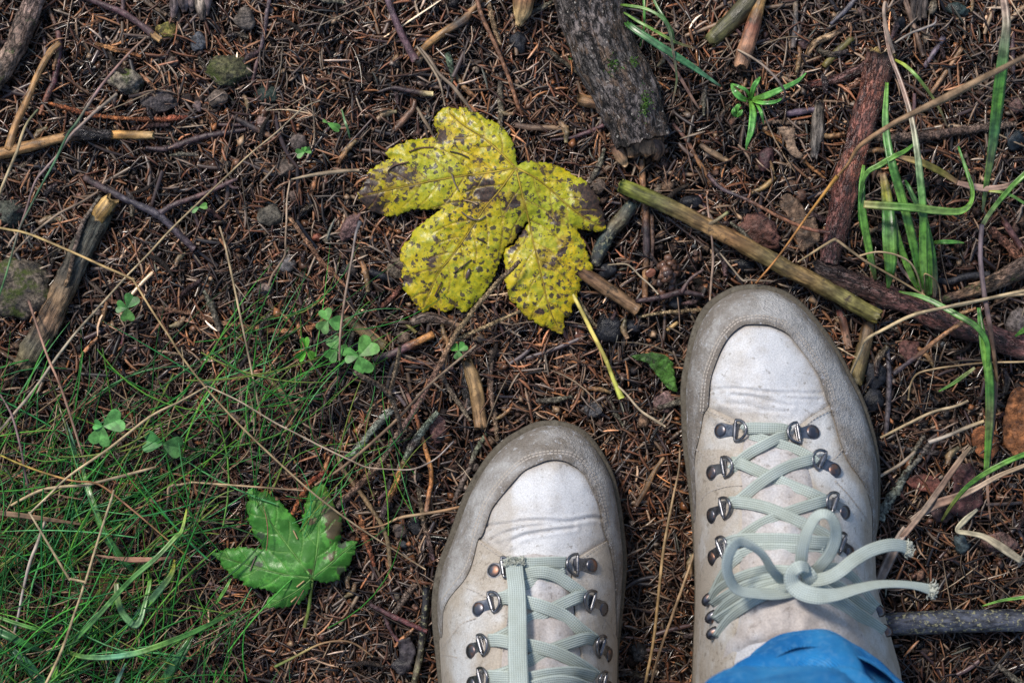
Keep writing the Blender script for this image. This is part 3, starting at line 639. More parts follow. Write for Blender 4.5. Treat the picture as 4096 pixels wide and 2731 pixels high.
SIMPLE = [
 # label, name, pts, rad, mat, cols, kwargs
 ('purple red wavy twig beside the forked tan stick', 'twig', [(190, 30), (215, 85), (234, 140), (238, 196), (229, 262), (215, 327), (187, 388), (160, 458)], [8, 9, 11, 11, 12, 13, 12, 8], M_twig, [(.2, .11, .06), (.09, .04, .045), (.10, .04, .045), (.24, .10, .05)], dict(ring=.1)),
 ('short brown twig at the top edge right of the cut purple twig', 'twig', [(548, -15), (600, 20), (664, 61)], [9, 9, 7], M_twig, [(.12, .08, .05)], {}),
 ('glossy dark ridged twig below the knotty forked stick', 'twig', [(585, 592), (650, 597), (702, 585), (795, 552), (889, 533), (982, 519)], [8, 10, 12, 12, 11, 7], M_twig, [PUD, (.06, .035, .035), PUD], dict(ring=.3, n_per=16)),
 ('blackish twig with a bare brown end left of the small seedling', 'twig', [(921, 463), (960, 482), (1010, 510), (1050, 530), (1105, 560)], [8, 12, 13, 11, 12], M_twig, [(.08, .045, .04), BK, (.04, .03, .03), (.17, .09, .05), (.18, .10, .06)], {}),
 ('thin knobbly grey purple twig going up past the round mossy stone', 'twig', [(1080, -20), (1067, 60), (1057, 130), (1040, 205), (1020, 280), (1010, 340)], [8, 9, 8, 8, 8, 6], M_twig, [(.10, .07, .075), (.08, .055, .06), (.12, .06, .055)], dict(ring=.2)),
 ('smooth purple twig pointing down to the yellow leaf from the top edge', 'twig', [(1540, -30), (1565, 40), (1600, 125), (1625, 175), (1660, 240)], [11, 13, 14, 14, 16], M_twig, [(.13, .085, .10), (.10, .055, .065), (.11, .06, .065)], dict(lift=4)),
 ('tan broken stick with a black knot meeting the smooth purple twig', 'stick', [(1930, -10), (1890, 40), (1850, 85), (1790, 120), (1720, 170), (1665, 225)], [12, 14, 18, 16, 15, 10], M_wood, [TAN2, (.26, .14, .06), (.06, .05, .045), TAN, (.38, .2, .07), TAN], {}),
 ('thin curved red brown stem running down above the yellow leaf', 'stem', [(1905, -20), (1925, 60), (1960, 135), (2005, 235), (2045, 340), (2070, 420), (2090, 465)], [8, 9, 8, 8, 8, 8, 3], M_twig, [(.22, .11, .06), (.2, .10, .055), (.25, .11, .05)], dict(lift=6)),
 ('pale bumpy spruce twig hanging from the top edge', 'spruce twig', [(1950, -20), (1965, 60), (1980, 120), (2000, 180)], [9, 9, 9, 8], M_spruce, [(.28, .19, .11), (.34, .23, .13)], dict(pegs=.6)),
 ('bumpy grey twig standing just above the yellow leaf tip', 'spruce twig', [(2005, 290), (2000, 370), (2005, 440), (1999, 510)], [8, 10, 11, 9], M_spruce, [(.05, .04, .04), (.2, .17, .12), (.25, .2, .13)], dict(pegs=.5)),
 ('short black twig with a cut yellow end above the yellow leaf', 'twig', [(1510, 370), (1572, 352), (1630, 362), (1700, 374), (1730, 376)], [4, 8, 10, 11, 10], M_twig, [BK, PUD, PUD, (.06, .035, .03), (.5, .4, .2)], dict(lift=3, ends=(None, PALE))),
 ('smooth bent brown root bit left of the yellow leaf top', 'twig', [(1660, 400), (1650, 440), (1620, 475), (1580, 520)], [8, 12, 14, 12], M_twig, [(.18, .09, .05), (.14, .075, .045)], {}),
 ('green grey lichen twig under the tan broken stick', 'twig', [(1790, 215), (1800, 250), (1808, 310), (1806, 340)], [12, 14, 8, 4], M_lichen, [(.14, .19, .12), (.12, .17, .11), (.07, .07, .05)], {}),
 ('orange brown bumpy spruce twig with buds above the knotty stick', 'spruce twig', [(195, 414), (290, 440), (374, 463), (468, 472), (608, 479), (701, 475), (750, 470)], [6, 8, 7, 6, 7, 10, 5], M_spruce, [(.35, .12, .04), (.25, .08, .04), (.38, .14, .05), (.30, .10, .045), (.26, .07, .04)], dict(pegs=.9, lift=2)),
 ('short orange bumpy spruce twig above the pale mossy stone', 'spruce twig', [(379, 178), (430, 190), (490, 206), (565, 225)], [6, 7, 8, 6], M_spruce, [(.42, .22, .09), (.3, .12, .05)], dict(pegs=.8)),
 ('faint bumpy brown spruce twig right of the four lobed sorrel', 'spruce twig', [(300, 1203), (430, 1205), (600, 1230), (760, 1255), (860, 1285), (1000, 1310), (1110, 1325), (1220, 1320), (1300, 1280)], [6, 7, 7, 7, 8, 9, 9, 10, 8], M_spruce, [(.2, .10, .06), (.15, .08, .05), (.22, .12, .07), (.3, .15, .07), (.24, .10, .05)], dict(pegs=.8)),
 ('long orange spruce twig slanting down left of the yellow leaf', 'spruce twig', [(1157, 868), (1205, 935), (1245, 990), (1285, 1045), (1340, 1100), (1385, 1150)], [6, 7, 8, 8, 7, 4], M_spruce, [(.38, .22, .12), (.28, .14, .08), (.32, .15, .08)], dict(pegs=.7, lift=5)),
 ('black burnt twig below the left lobe of the yellow leaf', 'twig', [(1452, 1078), (1490, 1088), (1530, 1105), (1566, 1120)], [12, 17, 16, 12], M_coal, [(.02, .02, .024)], dict(rough=.2)),
 ('dark olive broken stick right of the sorrel clump', 'stick', [(1376, 1272), (1430, 1310), (1480, 1345), (1535, 1383)], [18, 20, 21, 19], M_wood, [(.12, .085, .04), (.16, .11, .05), (.2, .16, .06)], dict(jag=.6)),
 ('brown bark covered stick under the lower left leaf lobe', 'stick', [(1650, 1290), (1690, 1272), (1740, 1272), (1800, 1292), (1856, 1320)], [18, 22, 20, 18, 16], M_scaly, [(.16, .12, .09), (.12, .075, .05), (.18, .10, .05)], {}),
 ('stick half purple bark half bare orange right of the sorrel clump', 'stick', [(1500, 1440), (1560, 1418), (1620, 1392), (1665, 1369), (1668, 1368), (1730, 1337)], [14, 16, 17, 16, 15, 15], M_twig, [PUD, PU, (.11, .055, .06), (.36, .16, .05), (.42, .19, .06)], dict(lift=3, ends=(None, (.4, .2, .08)))),
 ('short olive yellow stick piece below the yellow leaf', 'stick', [(1603, 1275), (1635, 1305), (1663, 1330)], [6, 8, 7], M_wood, [(.24, .22, .06), (.3, .25, .08)], {}),
 ('red brown twig piece lying left below the yellow leaf', 'spruce twig', [(1610, 1130), (1590, 1165), (1540, 1215), (1485, 1250)], [6, 8, 8, 5], M_spruce, [(.2, .08, .06), (.28, .12, .07)], dict(pegs=.6)),
 ('long spruce twig crossing over the lower leaf lobe into the litter', 'spruce twig', [(2076, 1046), (2040, 1085), (2006, 1112), (1960, 1165), (1912, 1219), (1870, 1275), (1832, 1322), (1800, 1380), (1770, 1440), (1702, 1564), (1645, 1662), (1599, 1727), (1555, 1800), (1514, 1858), (1486, 1891), (1420, 1955), (1350, 2025)],
     [7, 7, 8, 9, 9, 9, 9, 10, 11, 10, 10, 11, 9, 11, 11, 12, 10], M_spruce, [(.15, .10, .07), (.28, .20, .11), (.36, .26, .14), (.28, .17, .10), (.22, .12, .09), (.20, .12, .10), (.30, .22, .15), (.28, .15, .09), (.14, .11, .09)], dict(pegs=.45, z=[22, 24, 24, 22, 22, 20, 20, 18, 18, 18, 18, 16, 14, 13, 11, 10, 8])),
 ('short spruce twig joining the long twig under the leaf', 'spruce twig', [(2080, 1245), (1982, 1289), (1900, 1325), (1818, 1362)], [6, 7, 7, 7], M_spruce, [(.36, .26, .14), (.28, .2, .11)], dict(pegs=.5, z=[14, 15, 15, 16])),
 ('thin straight brown stem crossing the litter below the leaf', 'stem', [(1905, 1380), (1800, 1468), (1702, 1554), (1575, 1690), (1412, 1835), (1330, 1895), (1262, 1938)], [4, 5, 5, 6, 6, 5, 5], M_straw, [(.25, .18, .12), (.2, .13, .08), (.24, .15, .09)], dict(z=[46, 42, 36, 28, 20, 16, 12])),
 ('raised forked grey spruce twig pointing up between leaf and left boot', 'spruce twig', [(1412, 1480), (1450, 1508), (1491, 1526), (1540, 1560), (1565, 1590), (1589, 1653), (1600, 1700), (1603, 1740)], [5, 9, 10, 9, 9, 8, 8, 9], M_spruce, [(.20, .14, .10), (.24, .17, .11), (.18, .12, .09)], dict(pegs=.4, z=[62, 60, 55, 48, 42, 34, 26, 18])),
 ('upright prong of a raised grey spruce twig right of the sorrel', 'spruce twig', [(1600, 1385), (1592, 1440), (1580, 1494), (1560, 1570)], [6, 7, 7, 8], M_spruce, [(.24, .18, .11), (.22, .15, .10)], dict(pegs=.4, z=[70, 64, 58, 48])),
 ('wide split tan stick above the left boot', 'stick', [(1868, 1450), (1890, 1510), (1908, 1580), (1922, 1700)], [22, 28, 29, 26], M_wood, [(.22, .14, .06), (.34, .21, .09), (.26, .15, .07)], dict(flat=.55, jag=.9, ends=(None, (.2, .12, .06)))),
 ('dark strip of bark beside the split tan stick', 'bark strip', [(1850, 1460), (1862, 1540), (1882, 1650)], [14, 18, 14], M_scaly, [(.05, .045, .04)], dict(flat=.5)),
 ('bumpy spruce twig right of the split tan stick', 'spruce twig', [(1968, 1400), (1962, 1500), (1965, 1580), (1978, 1660), (1990, 1760)], [8, 10, 9, 9, 7], M_spruce, [(.16, .12, .09), (.2, .13, .09), (.26, .18, .11)], dict(pegs=.6)),
 ('bumpy twig left of the split tan stick', 'spruce twig', [(1765, 1500), (1800, 1560), (1840, 1620), (1880, 1680)], [7, 8, 8, 6], M_spruce, [(.12, .09, .07), (.26, .2, .13)], dict(pegs=.6, lift=3)),
 ('grey green lichen crusted twig left of the long spruce twig', 'lichen twig', [(1568, 1640), (1530, 1675), (1491, 1718), (1455, 1765), (1421, 1805), (1395, 1830)], [13, 15, 13, 12, 12, 6], M_lichen, [(.27, .28, .23), (.2, .22, .17), (.22, .25, .2)], dict(pegs=.4, lift=4)),
 ('twig in three colours, lichen top, orange middle and purple end', 'twig', [(1750, 1650), (1715, 1690), (1683, 1732), (1650, 1780), (1634, 1805), (1625, 1825), (1600, 1880), (1584, 1930), (1575, 1950), (1552, 2005), (1528, 2069)], [11, 12, 14, 15, 13, 10, 9, 10, 10, 12, 12], M_spruce, [(.24, .27, .2), (.2, .24, .17), (.28, .3, .22), (.14, .10, .09), (.2, .24, .17), (.40, .2, .07), (.38, .19, .06), (.36, .17, .06), (.09, .06, .06), (.12, .09, .08)], dict(pegs=.25, lift=5, n_per=7)),
 ('orange peeled twig curving down left of the left boot toe', 'twig', [(1627, 1568), (1664, 1662), (1702, 1797), (1722, 1870), (1725, 1930), (1716, 1971), (1706, 2045)], [7, 8, 9, 9, 9, 9, 10], M_twig, [(.17, .10, .08), (.30, .11, .05), (.40, .17, .06), (.42, .19, .06), (.40, .16, .05), (.2, .12, .08)], dict(lift=2)),
 ('olive brown bent stem right of the green leaf', 'stem', [(1351, 1821), (1374, 1882), (1435, 1961), (1491, 2041), (1519, 2084), (1550, 2160), (1561, 2262)], [8, 9, 9, 9, 9, 9, 8], M_twig, [(.28, .18, .10), (.24, .15, .07), (.17, .12, .06), (.2, .14, .07)], dict(lift=3)),
 ('red orange bumpy spruce twig behind the green leaf', 'spruce twig', [(1312, 1884), (1280, 1900), (1243, 1928), (1205, 1985), (1170, 2055)], [9, 8, 8, 9, 7], M_spruce, [(.22, .05, .035), (.30, .09, .035), (.30, .10, .04)], dict(pegs=.6, lift=6)),
 ('orange scaly spruce twig right of the green leaf', 'spruce twig', [(1438, 2056), (1458, 2140), (1478, 2200), (1496, 2262)], [6, 9, 8, 5], M_spruce, [(.36, .15, .06), (.28, .09, .05)], dict(pegs=.9, lift=3)),
 ('pale bumpy twig close beside the left boot toe', 'spruce twig', [(1673, 1950), (1685, 2020), (1695, 2095), (1715, 2160), (1735, 2245)], [8, 8, 9, 10, 8], M_spruce, [(.16, .13, .09), (.3, .22, .13), (.15, .10, .08), (.10, .06, .07)], dict(pegs=.5)),
 ('knobbly lichen twig against the left boot sole', 'lichen twig', [(1945, 1735), (1905, 1800), (1880, 1870), (1850, 1930), (1820, 2000)], [6, 9, 8, 10, 10], M_lichen, [(.2, .24, .15), (.14, .11, .09), (.17, .13, .11)], dict(pegs=.6)),
 ('brown stick slanting through the fine grass', 'stick', [(1056, 1494), (1110, 1555), (1150, 1600), (1187, 1640)], [8, 12, 12, 11], M_wood, [(.14, .10, .06), (.25, .15, .07), (.14, .08, .05)], dict(lift=3)),
 ('long black stick lying along the left boot edge', 'stick', [(1706, 2350), (1700, 2450), (1690, 2540), (1680, 2620), (1655, 2740)], [15, 15, 15, 14, 14], M_speckled, [(.02, .02, .022), (.03, .028, .028), (.12, .10, .06)], dict(lift=2)),
 ('small grey brown twig with flower scars left of the left boot', 'twig', [(1690, 2310), (1650, 2350), (1615, 2400), (1580, 2450)], [8, 11, 14, 8], M_spruce, [(.2, .13, .09), (.15, .12, .10)], dict(pegs=.3)),
 ('red brown twig running up to the pine branch from the left', 'stem', [(2832, 700), (2889, 756), (2996, 803), (3136, 878), (3230, 915), (3318, 930)], [8, 8, 7, 7, 7, 8], M_twig, [(.09, .05, .05), (.06, .045, .05), (.22, .10, .05), (.24, .10, .05), (.14, .06, .045)], dict(z=[12, 14, 17, 18, 18, 18])),
 ('olive cut stick pushed under the right boot', 'stick', [(3475, 1300), (3462, 1370), (3440, 1450), (3420, 1530)], [26, 30, 32, 30], M_wood, [(.14, .08, .04), (.12, .09, .04), (.17, .13, .05)], dict(lift=-2)),
 ('red and tan stick end right of the right boot toe', 'stick', [(3358, 1240), (3375, 1300), (3393, 1390)], [14, 17, 18], M_wood, [(.14, .05, .04), (.22, .11, .07), (.32, .2, .13)], dict(jag=.4)),
 ('orange straight twig lying across the dark red branch', 'twig', [(3861, 1280), (3760, 1350), (3690, 1408), (3640, 1445), (3574, 1495)], [9, 9, 10, 9, 10], M_twig, [(.32, .17, .08), (.33, .16, .07), (.30, .15, .07), (.07, .05, .055), (.06, .045, .05)], dict(z=[20, 21, 17, 13, 10])),
 ('dark thorny twig right beside the right boot', 'twig', [(3549, 1395), (3556, 1490), (3553, 1612), (3544, 1735)], [9, 10, 11, 9], M_twig, [(.08, .07, .08), (.06, .05, .055)], dict(ring=.3)),
 ('shiny black curved stick behind the grass tuft', 'stick', [(3754, 1121), (3800, 1128), (3860, 1108), (3955, 1098)], [14, 16, 16, 14], M_coal, [(.018, .018, .022)], dict(rough=.05)),
 ('lichen crusted twig lying right of the right boot', 'lichen twig', [(3515, 2072), (3555, 2000), (3591, 1952), (3635, 1880), (3676, 1833), (3718, 1773)], [18, 17, 16, 12, 11, 12], M_lichen, [(.23, .25, .21), (.19, .21, .17), (.12, .12, .10), (.08, .065, .06)], dict(pegs=.5)),
 ('dark lumpy twig crossing the crusted twig right of the boot', 'twig', [(3500, 1765), (3580, 1785), (3660, 1800), (3760, 1812), (3830, 1830)], [8, 8, 12, 10, 6], M_scaly, [(.06, .05, .05), (.10, .08, .07)], dict(ring=.2)),
 ('grey weathered wood piece left of the pine branch', 'wood piece', [(3276, 416), (3272, 480), (3266, 560), (3256, 628)], [20, 26, 25, 14], M_rot, [(.15, .12, .09), (.2, .17, .14), (.12, .11, .10)], dict(flat=.6, ridge=.3, jag=.9)),
 ('short purple cut twig left of the weathered wood piece', 'twig', [(3148, 456), (3200, 447), (3255, 440)], [12, 14, 12], M_twig, [(.10, .07, .09)], {}),
 ('olive stub lying above the pine branch', 'stick', [(3407, 154), (3350, 208), (3297, 264)], [13, 16, 13], M_wood, [(.16, .14, .04), (.19, .15, .04)], {}),
 ('pale crooked twig bent above the seedling', 'twig', [(3384, 112), (3330, 140), (3258, 175), (3225, 230), (3188, 298)], [9, 13, 14, 11, 9], M_scaly, [(.2, .11, .07), (.42, .28, .15), (.30, .18, .09), (.24, .14, .08)], {}),
 ('blue grey twig slanting at the top right', 'twig', [(3428, -10), (3380, 45), (3323, 98)], [10, 10, 8], M_twig, [(.12, .11, .12), (.06, .055, .07)], {}),
 ('grey brown upright stem at the top right', 'stem', [(3610, -30), (3640, 60), (3662, 130), (3693, 225)], [11, 11, 11, 10], M_wood, [(.22, .15, .11), (.24, .16, .11), (.17, .11, .08)], {}),
 ('grey purple twig piece left of the tall right grass', 'twig', [(3775, 150), (3740, 205), (3697, 268)], [12, 11, 10], M_twig, [(.13, .10, .12), (.11, .08, .10)], {}),
 ('straight orange brown twig right of the pine branch top', 'twig', [(3847, 196), (3790, 280), (3725, 374)], [10, 10, 9], M_twig, [(.28, .16, .08), (.26, .14, .07)], {}),
 ('blue black thin twig near the top, left of the crooked twig', 'twig', [(3180, -10), (3183, 70), (3178, 130), (3172, 190)], [12, 10, 11, 12], M_twig, [(.2, .14, .08), (.05, .055, .065), (.09, .07, .06)], {}),
 ('bumpy brown spruce branch lying behind the grass blades', 'spruce twig', [(3500, 556), (3560, 552), (3697, 542), (3838, 524), (3978, 505), (4060, 498)], [10, 14, 16, 14, 12, 10], M_spruce, [(.17, .12, .09), (.14, .09, .07), (.18, .13, .10)], dict(pegs=.6, lift=2)),
 ('thin bumpy spruce twig left of the pine branch middle', 'spruce twig', [(3033, 491), (3100, 488), (3160, 492), (3232, 490)], [8, 9, 8, 7], M_spruce, [(.2, .14, .10)], dict(pegs=.6)),
 ('thin orange spruce twig passing the winged seed', 'spruce twig', [(3047, 520), (3130, 570), (3210, 640), (3300, 716)], [5, 6, 6, 5], M_spruce, [(.38, .18, .06), (.32, .15, .06)], dict(pegs=.5)),
 ('dark straight twig right of the tall grass at the top', 'twig', [(4052, 130), (4050, 220), (4054, 330)], [8, 10, 8], M_twig, [(.10, .05, .05), (.03, .03, .035)], {}),
 ('tan stick end left of the brown mushroom', 'stick', [(3098, 712), (3060, 745), (3003, 774)], [9, 11, 7], M_wood, [(.28, .17, .06), (.38, .24, .09)], {}),
 ('brown chip shaped stick under the left side of the log', 'stick', [(2320, 400), (2360, 408), (2400, 415)], [24, 26, 24], M_wood, [(.34, .2, .09), (.2, .09, .045)], dict(ends=((.3, .2, .1), None), lift=2)),
 ('flat split wood piece left below the log', 'wood piece', [(2060, 500), (2120, 510), (2200, 512), (2270, 512)], [12, 12, 12, 9], M_wood, [(.16, .10, .07), (.26, .16, .08)], dict(flat=.5, jag=.9)),
 ('brown stick piece right of the log end', 'stick', [(2802, 580), (2850, 612), (2908, 645)], [11, 13, 12], M_wood, [(.2, .13, .08), (.22, .14, .07)], {}),
 ('thin brown twig slanting from the log end to the boot', 'twig', [(2690, 495), (2745, 560), (2790, 640), (2840, 720), (2860, 740)], [7, 8, 9, 9, 6], M_twig, [(.10, .05, .04), (.17, .08, .05), (.3, .15, .06), (.16, .08, .05)], {}),
 ('purple bowed twig left below the log', 'twig', [(2205, 560), (2280, 552), (2350, 530), (2412, 503)], [5, 7, 9, 9], M_twig, [PUD, (.11, .05, .055)], {}),
 ('mossy bumpy twig running into the log from the left', 'spruce twig', [(2175, 190), (2240, 238), (2310, 290), (2350, 320)], [8, 9, 8, 7], M_spruce, [(.07, .06, .05), (.12, .10, .06)], dict(pegs=.6)),
 ('thin bumpy twig below the brown cut stick', 'spruce twig', [(2556, 1268), (2640, 1252), (2720, 1245), (2806, 1238)], [5, 6, 6, 6], M_spruce, [(.32, .24, .13), (.26, .18, .1)], dict(pegs=.5, lift=3)),
 ('tan twig piece left of the right boot rim', 'twig', [(2668, 1320), (2690, 1305), (2710, 1290)], [6, 9, 7], M_wood, [(.38, .25, .1)], {}),
 ('greenish brown twig down the left of the split stick end', 'spruce twig', [(2310, 1190), (2340, 1240), (2370, 1290), (2392, 1308)], [6, 7, 7, 5], M_spruce, [(.14, .12, .08), (.3, .23, .13)], dict(pegs=.5)),
 ('brown diagonal stem in the dark strip between the boots', 'stem', [(2695, 1180), (2745, 1230), (2780, 1290)], [5, 6, 5], M_twig, [(.13, .10, .07)], {}),
 ('forked brown stick against the inner side of the left boot', 'stick', [(2655, 1830), (2620, 1880), (2585, 1950), (2545, 2020)], [7, 9, 11, 9], M_wood, [(.3, .18, .09), (.26, .15, .07), (.14, .08, .05)], dict(lift=2)),
 ('old root piece at the right edge above the brown leaf', 'twig', [(3960, 915), (4010, 960), (4060, 1010), (4100, 1050)], [12, 16, 17, 14], M_spruce, [(.2, .09, .06), (.22, .10, .06)], dict(pegs=.6)),
 ('dark red cut twig near the right edge', 'twig', [(4012, 880), (4045, 930), (4085, 990)], [12, 14, 12], M_twig, [(.14, .06, .05), (.10, .05, .045)], {}),
]
for lab, nm, pts, rad, mat, cols, kw in SIMPLE:
    cat = nm
    single(nm.replace(' ', '_'), lab, cat, pts, rad, mat, cols, **kw)
print('sticks done')

# ------------------------------------------------------------------ stones, charcoal, fungus, wood chunk
def blob(name, x, y, rx, ry, rz, col, mat, ang=0, facets=9, seed=None, z=None, rough=.24, sub=3, sink=.36, parent=None, top=None):
    import bmesh
    sd = seed if seed is not None else random.random() * 90
    bm = bmesh.new(); bmesh.ops.create_icosphere(bm, subdivisions=sub, radius=1)
    rr = random.Random(int(sd * 1000))
    planes = []
    for i in range(facets):
        v = Vector((rr.gauss(0, 1), rr.gauss(0, 1), rr.gauss(0, .8) + .2)).normalized(); planes.append((v, rr.uniform(.68, .9)))
    ca, sa = math.cos(ang), math.sin(ang)
    V = []; Cc = []
    for v in bm.verts:
        p = v.co.copy()
        for n, d in planes:
            q = p.dot(n)
            if q > d: p -= n * (q - d) * .85
        p *= 1 + rough * noise.noise(v.co * 1.5 + Vector((sd, 0, 0))) + rough * .5 * noise.noise(v.co * 4 + Vector((0, sd, 0))) + rough * .25 * noise.noise(v.co * 9)
        X, Y, Z = p.x * rx * S, p.y * ry * S, p.z * rz * S
        V.append((X * ca - Y * sa, X * sa + Y * ca, Z))
        f = 1 + .3 * noise.noise(v.co * 2 + Vector((sd, sd, 0)))
        Cc.append(tuple(c * f for c in col))
    F = [tuple(v.index for v in f.verts) for f in bm.faces]; bm.free()
    zc = (gz(x, y) + 0.003 + rz * S * (1 - 2 * sink)) if z is None else z
    o = P(x, y, zc)
    V = np.array(V) + np.array(o)
    return mk(name, V, F, mat, parent, Cc)

STONES = [
 ('pale yellow green small stone by the cut purple twig', 670, 122, 46, 33, 30, (.22, .18, .05), M_mossy, 0),
 ('rough grey brown stone near the top edge left of centre', 980, 78, 44, 50, 34, (.11, .09, .075), M_stone, .3),
 ('blue grey wet stone between the yellow green and grey stones', 797, 172, 34, 42, 26, (.07, .075, .085), M_stone, 0),
 ('large round mossy stone of the upper left', 912, 285, 88, 62, 50, (.10, .095, .045), M_mossy, .1),
 ('pale stone half covered in bright moss', 505, 327, 74, 50, 40, (.20, .17, .13), M_mossy, -.1),
 ('flat dark brown stone under two crossing needles', 632, 412, 74, 48, 22, (.06, .05, .05), M_stone, .1),
 ('small brown stone left of the crossing needles', 688, 248, 27, 22, 16, (.12, .09, .07), M_stone, 0),
 ('grey brown stone below the large mossy stone', 872, 396, 42, 34, 24, (.13, .10, .08), M_stone, .5),
 ('dark green wet stone left of the thin straw', 1065, 382, 48, 38, 26, (.03, .045, .035), M_stone, 0),
 ('pinkish brown pebble right of the flat brown stone', 790, 425, 22, 24, 14, (.17, .12, .11), M_stone, 0),
 ('pink brown lumpy pebble above the blackish twig', 1052, 490, 30, 34, 20, (.18, .12, .10), M_stone, .4),
 ('large mottled rock cut by the left edge', 70, 1145, 138, 122, 60, (.12, .095, .07), M_mossy, .15),
 ('dark green grey rock at the left edge above the mottled rock', 36, 853, 62, 54, 38, (.06, .065, .05), M_stone, 0),
 ('rounded grey green stone left of the yellow leaf', 1077, 865, 50, 47, 34, (.12, .105, .08), M_stone, .2),
 ('long pinkish stone left of the yellow leaf tip', 1396, 910, 34, 62, 26, (.19, .11, .10), M_stone, -.6),
 ('small brown stone above the rounded grey green stone', 1183, 787, 29, 27, 18, (.12, .085, .07), M_stone, 0),
 ('brown angular stone under the little seedling', 1197, 570, 40, 34, 24, (.13, .10, .085), M_stone, 0),
 ('dark brown block shaped stone below the seedling', 1140, 672, 46, 34, 26, (.12, .09, .07), M_stone, .6),
 ('tan stone half under the left edge of the yellow leaf', 1590, 1075, 45, 44, 30, (.17, .13, .09), M_stone, .4),
 ('round red brown berry like gall near the pink stone', 1268, 950, 19, 18, 17, (.15, .05, .03), M_coal, 0),
 ('tiny pale pebble beside the round gall', 1308, 955, 20, 20, 14, (.25, .21, .15), M_stone, 0),
 ('grey stone under the thin straw left of the orange twig', 1145, 1060, 40, 30, 20, (.12, .11, .11), M_stone, 0),
 ('rough pinkish grey pebble above the brown spruce twig', 1062, 1152, 32, 30, 20, (.16, .12, .10), M_stone, 0),
 ('dark grey stone in the litter below the pink stone', 1400, 1080, 30, 26, 18, (.08, .065, .06), M_stone, 0),
 ('grey brown stone touching the right tip of the yellow leaf', 2392, 745, 36, 34, 24, (.15, .11, .085), M_stone, 0),
 ('pink grey stone against the left side of the right boot', 2656, 1608, 44, 48, 30, (.19, .12, .11), M_stone, .3),
 ('pale brown pebble left of the left boot toe side', 1598, 2122, 32, 30, 24, (.20, .15, .12), M_stone, 0),
 ('black flecked stone right of the pale brown pebble', 1662, 2105, 28, 36, 20, (.035, .035, .038), M_stone, .5),
 ('reddish crumbly stone above the left boot toe', 1750, 1722, 40, 58, 26, (.17, .085, .07), M_stone, -.2),
 ('white and black flecked stone above the left boot toe', 2375, 1640, 44, 30, 22, (.07, .07, .075), M_stone, 0),
 ('dark green black stone at the top right', 3833, 40, 50, 27, 24, (.035, .055, .052), M_coal, -.2),
 ('small black stone right of the crooked twig', 3600, 92, 27, 27, 20, (.015, .016, .02), M_coal, 0),
 ('beige pebble near the grey brown upright stem', 3703, 148, 20, 28, 16, (.20, .16, .12), M_stone, .2),
 ('beige stone beside the dark green black stone', 3730, 32, 20, 30, 18, (.17, .14, .10), M_stone, -.3),
 ('round brown pebble near the top above the pine branch', 3444, 48, 22, 20, 16, (.10, .065, .055), M_stone, 0),
 ('dark pebble right of the blue black thin twig', 3213, 175, 24, 24, 16, (.10, .06, .06), M_stone, 0),
 ('dark red stone below the olive stick by the boot', 3640, 1400, 44, 50, 28, (.14, .065, .055), M_stone, .3),
 ('brown violet stone at the right edge near the grass', 4068, 415, 40, 34, 24, (.12, .07, .06), M_stone, 0),
 ('dark brown wet lump left of the pine branch end', 3062, 640, 36, 52, 24, (.07, .035, .035), M_coal, -.3),
 ('brown flat stone in the lower right litter', 3995, 2170, 70, 48, 26, (.12, .07, .06), M_stone, 0),
 ('blue black angular stone below the pale dry blade', 3848, 2175, 40, 42, 24, (.035, .05, .055), M_coal, 0),
 ('small grey stone between the boots near the bottom', 2555, 2610, 38, 42, 22, (.05, .05, .05), M_stone, 0),
 ('large grey stone at the right edge under the lichen branch', 4075, 1290, 52, 56, 30, (.10, .085, .08), M_stone, .2),
 ('wet glossy dark stone at the right edge beside the tall blade', 4060, 560, 50, 44, 26, (.02, .028, .034), M_coal, .3),
]
for lab, x, y, rx, ry, rz, col, mat, ang in STONES:
    tag(blob('stone', x, y, rx, ry, rz, tuple(c * .95 for c in col), mat, ang, sub=4 if rx > 60 else 3), lab, 'stone')
COALS = [
 ('large burnt charcoal block below the brown cut stick', 2440, 1318, 62, 62, 30, 0.1), ('smaller charcoal block right of the large one', 2530, 1308, 46, 28, 24, -.2),
 ('shiny charcoal flake under the snapped orange stick', 2075, 170, 42, 50, 20, .2), ('blue black charcoal bit beside the right boot', 3500, 1490, 50, 62, 22, .1),
 ('flat charcoal bit right of the boot below the twig', 3492, 1600, 44, 46, 20, .5), ('burnt crumb at the end of the olive stick', 3512, 1222, 40, 24, 18, 0),
 ('burnt crumb hanging on the lower side of the olive stick', 2985, 1060, 50, 26, 18, -.5), ('black crumb left of the upright brown twig', 2430, 1085, 44, 36, 24, 0),
 ('charcoal bit below the purple forked twig', 2705, 1210, 32, 26, 18, .3), ('black crumb lying right of the left boot toe top', 2760, 810, 50, 28, 18, .2),
]
for lab, x, y, rx, ry, rz, ang in COALS:
    tag(blob('charcoal', x, y, rx, ry, rz, (.014, .015, .019), M_coal, ang, facets=10, rough=.28), lab, 'charcoal')
tag(blob('mushroom_cap', 3045, 925, 88, 62, 34, (.13, .06, .045), M_deadleaf, -.35, facets=2, rough=.4, sub=4, sink=.3), 'wet wrinkled brown mushroom cap above the olive stick', 'mushroom')
tag(blob('acorn', 3163, 745, 26, 26, 22, (.10, .055, .035), M_coal, 0, facets=0, rough=.06, sink=.4), 'round brown acorn beside its neighbour near the dry leaf', 'acorn')
tag(blob('acorn', 3205, 783, 24, 27, 22, (.085, .045, .03), M_coal, 0, facets=0, rough=.06), 'dark brown acorn lying against the pine branch', 'acorn')
tag(blob('bud_scale', 2602, 1090, 24, 17, 5, (.17, .06, .03), M_scaly, .6, facets=8, rough=.3, z=.014), 'shiny orange bud scale on the upright twig', 'bud scale')
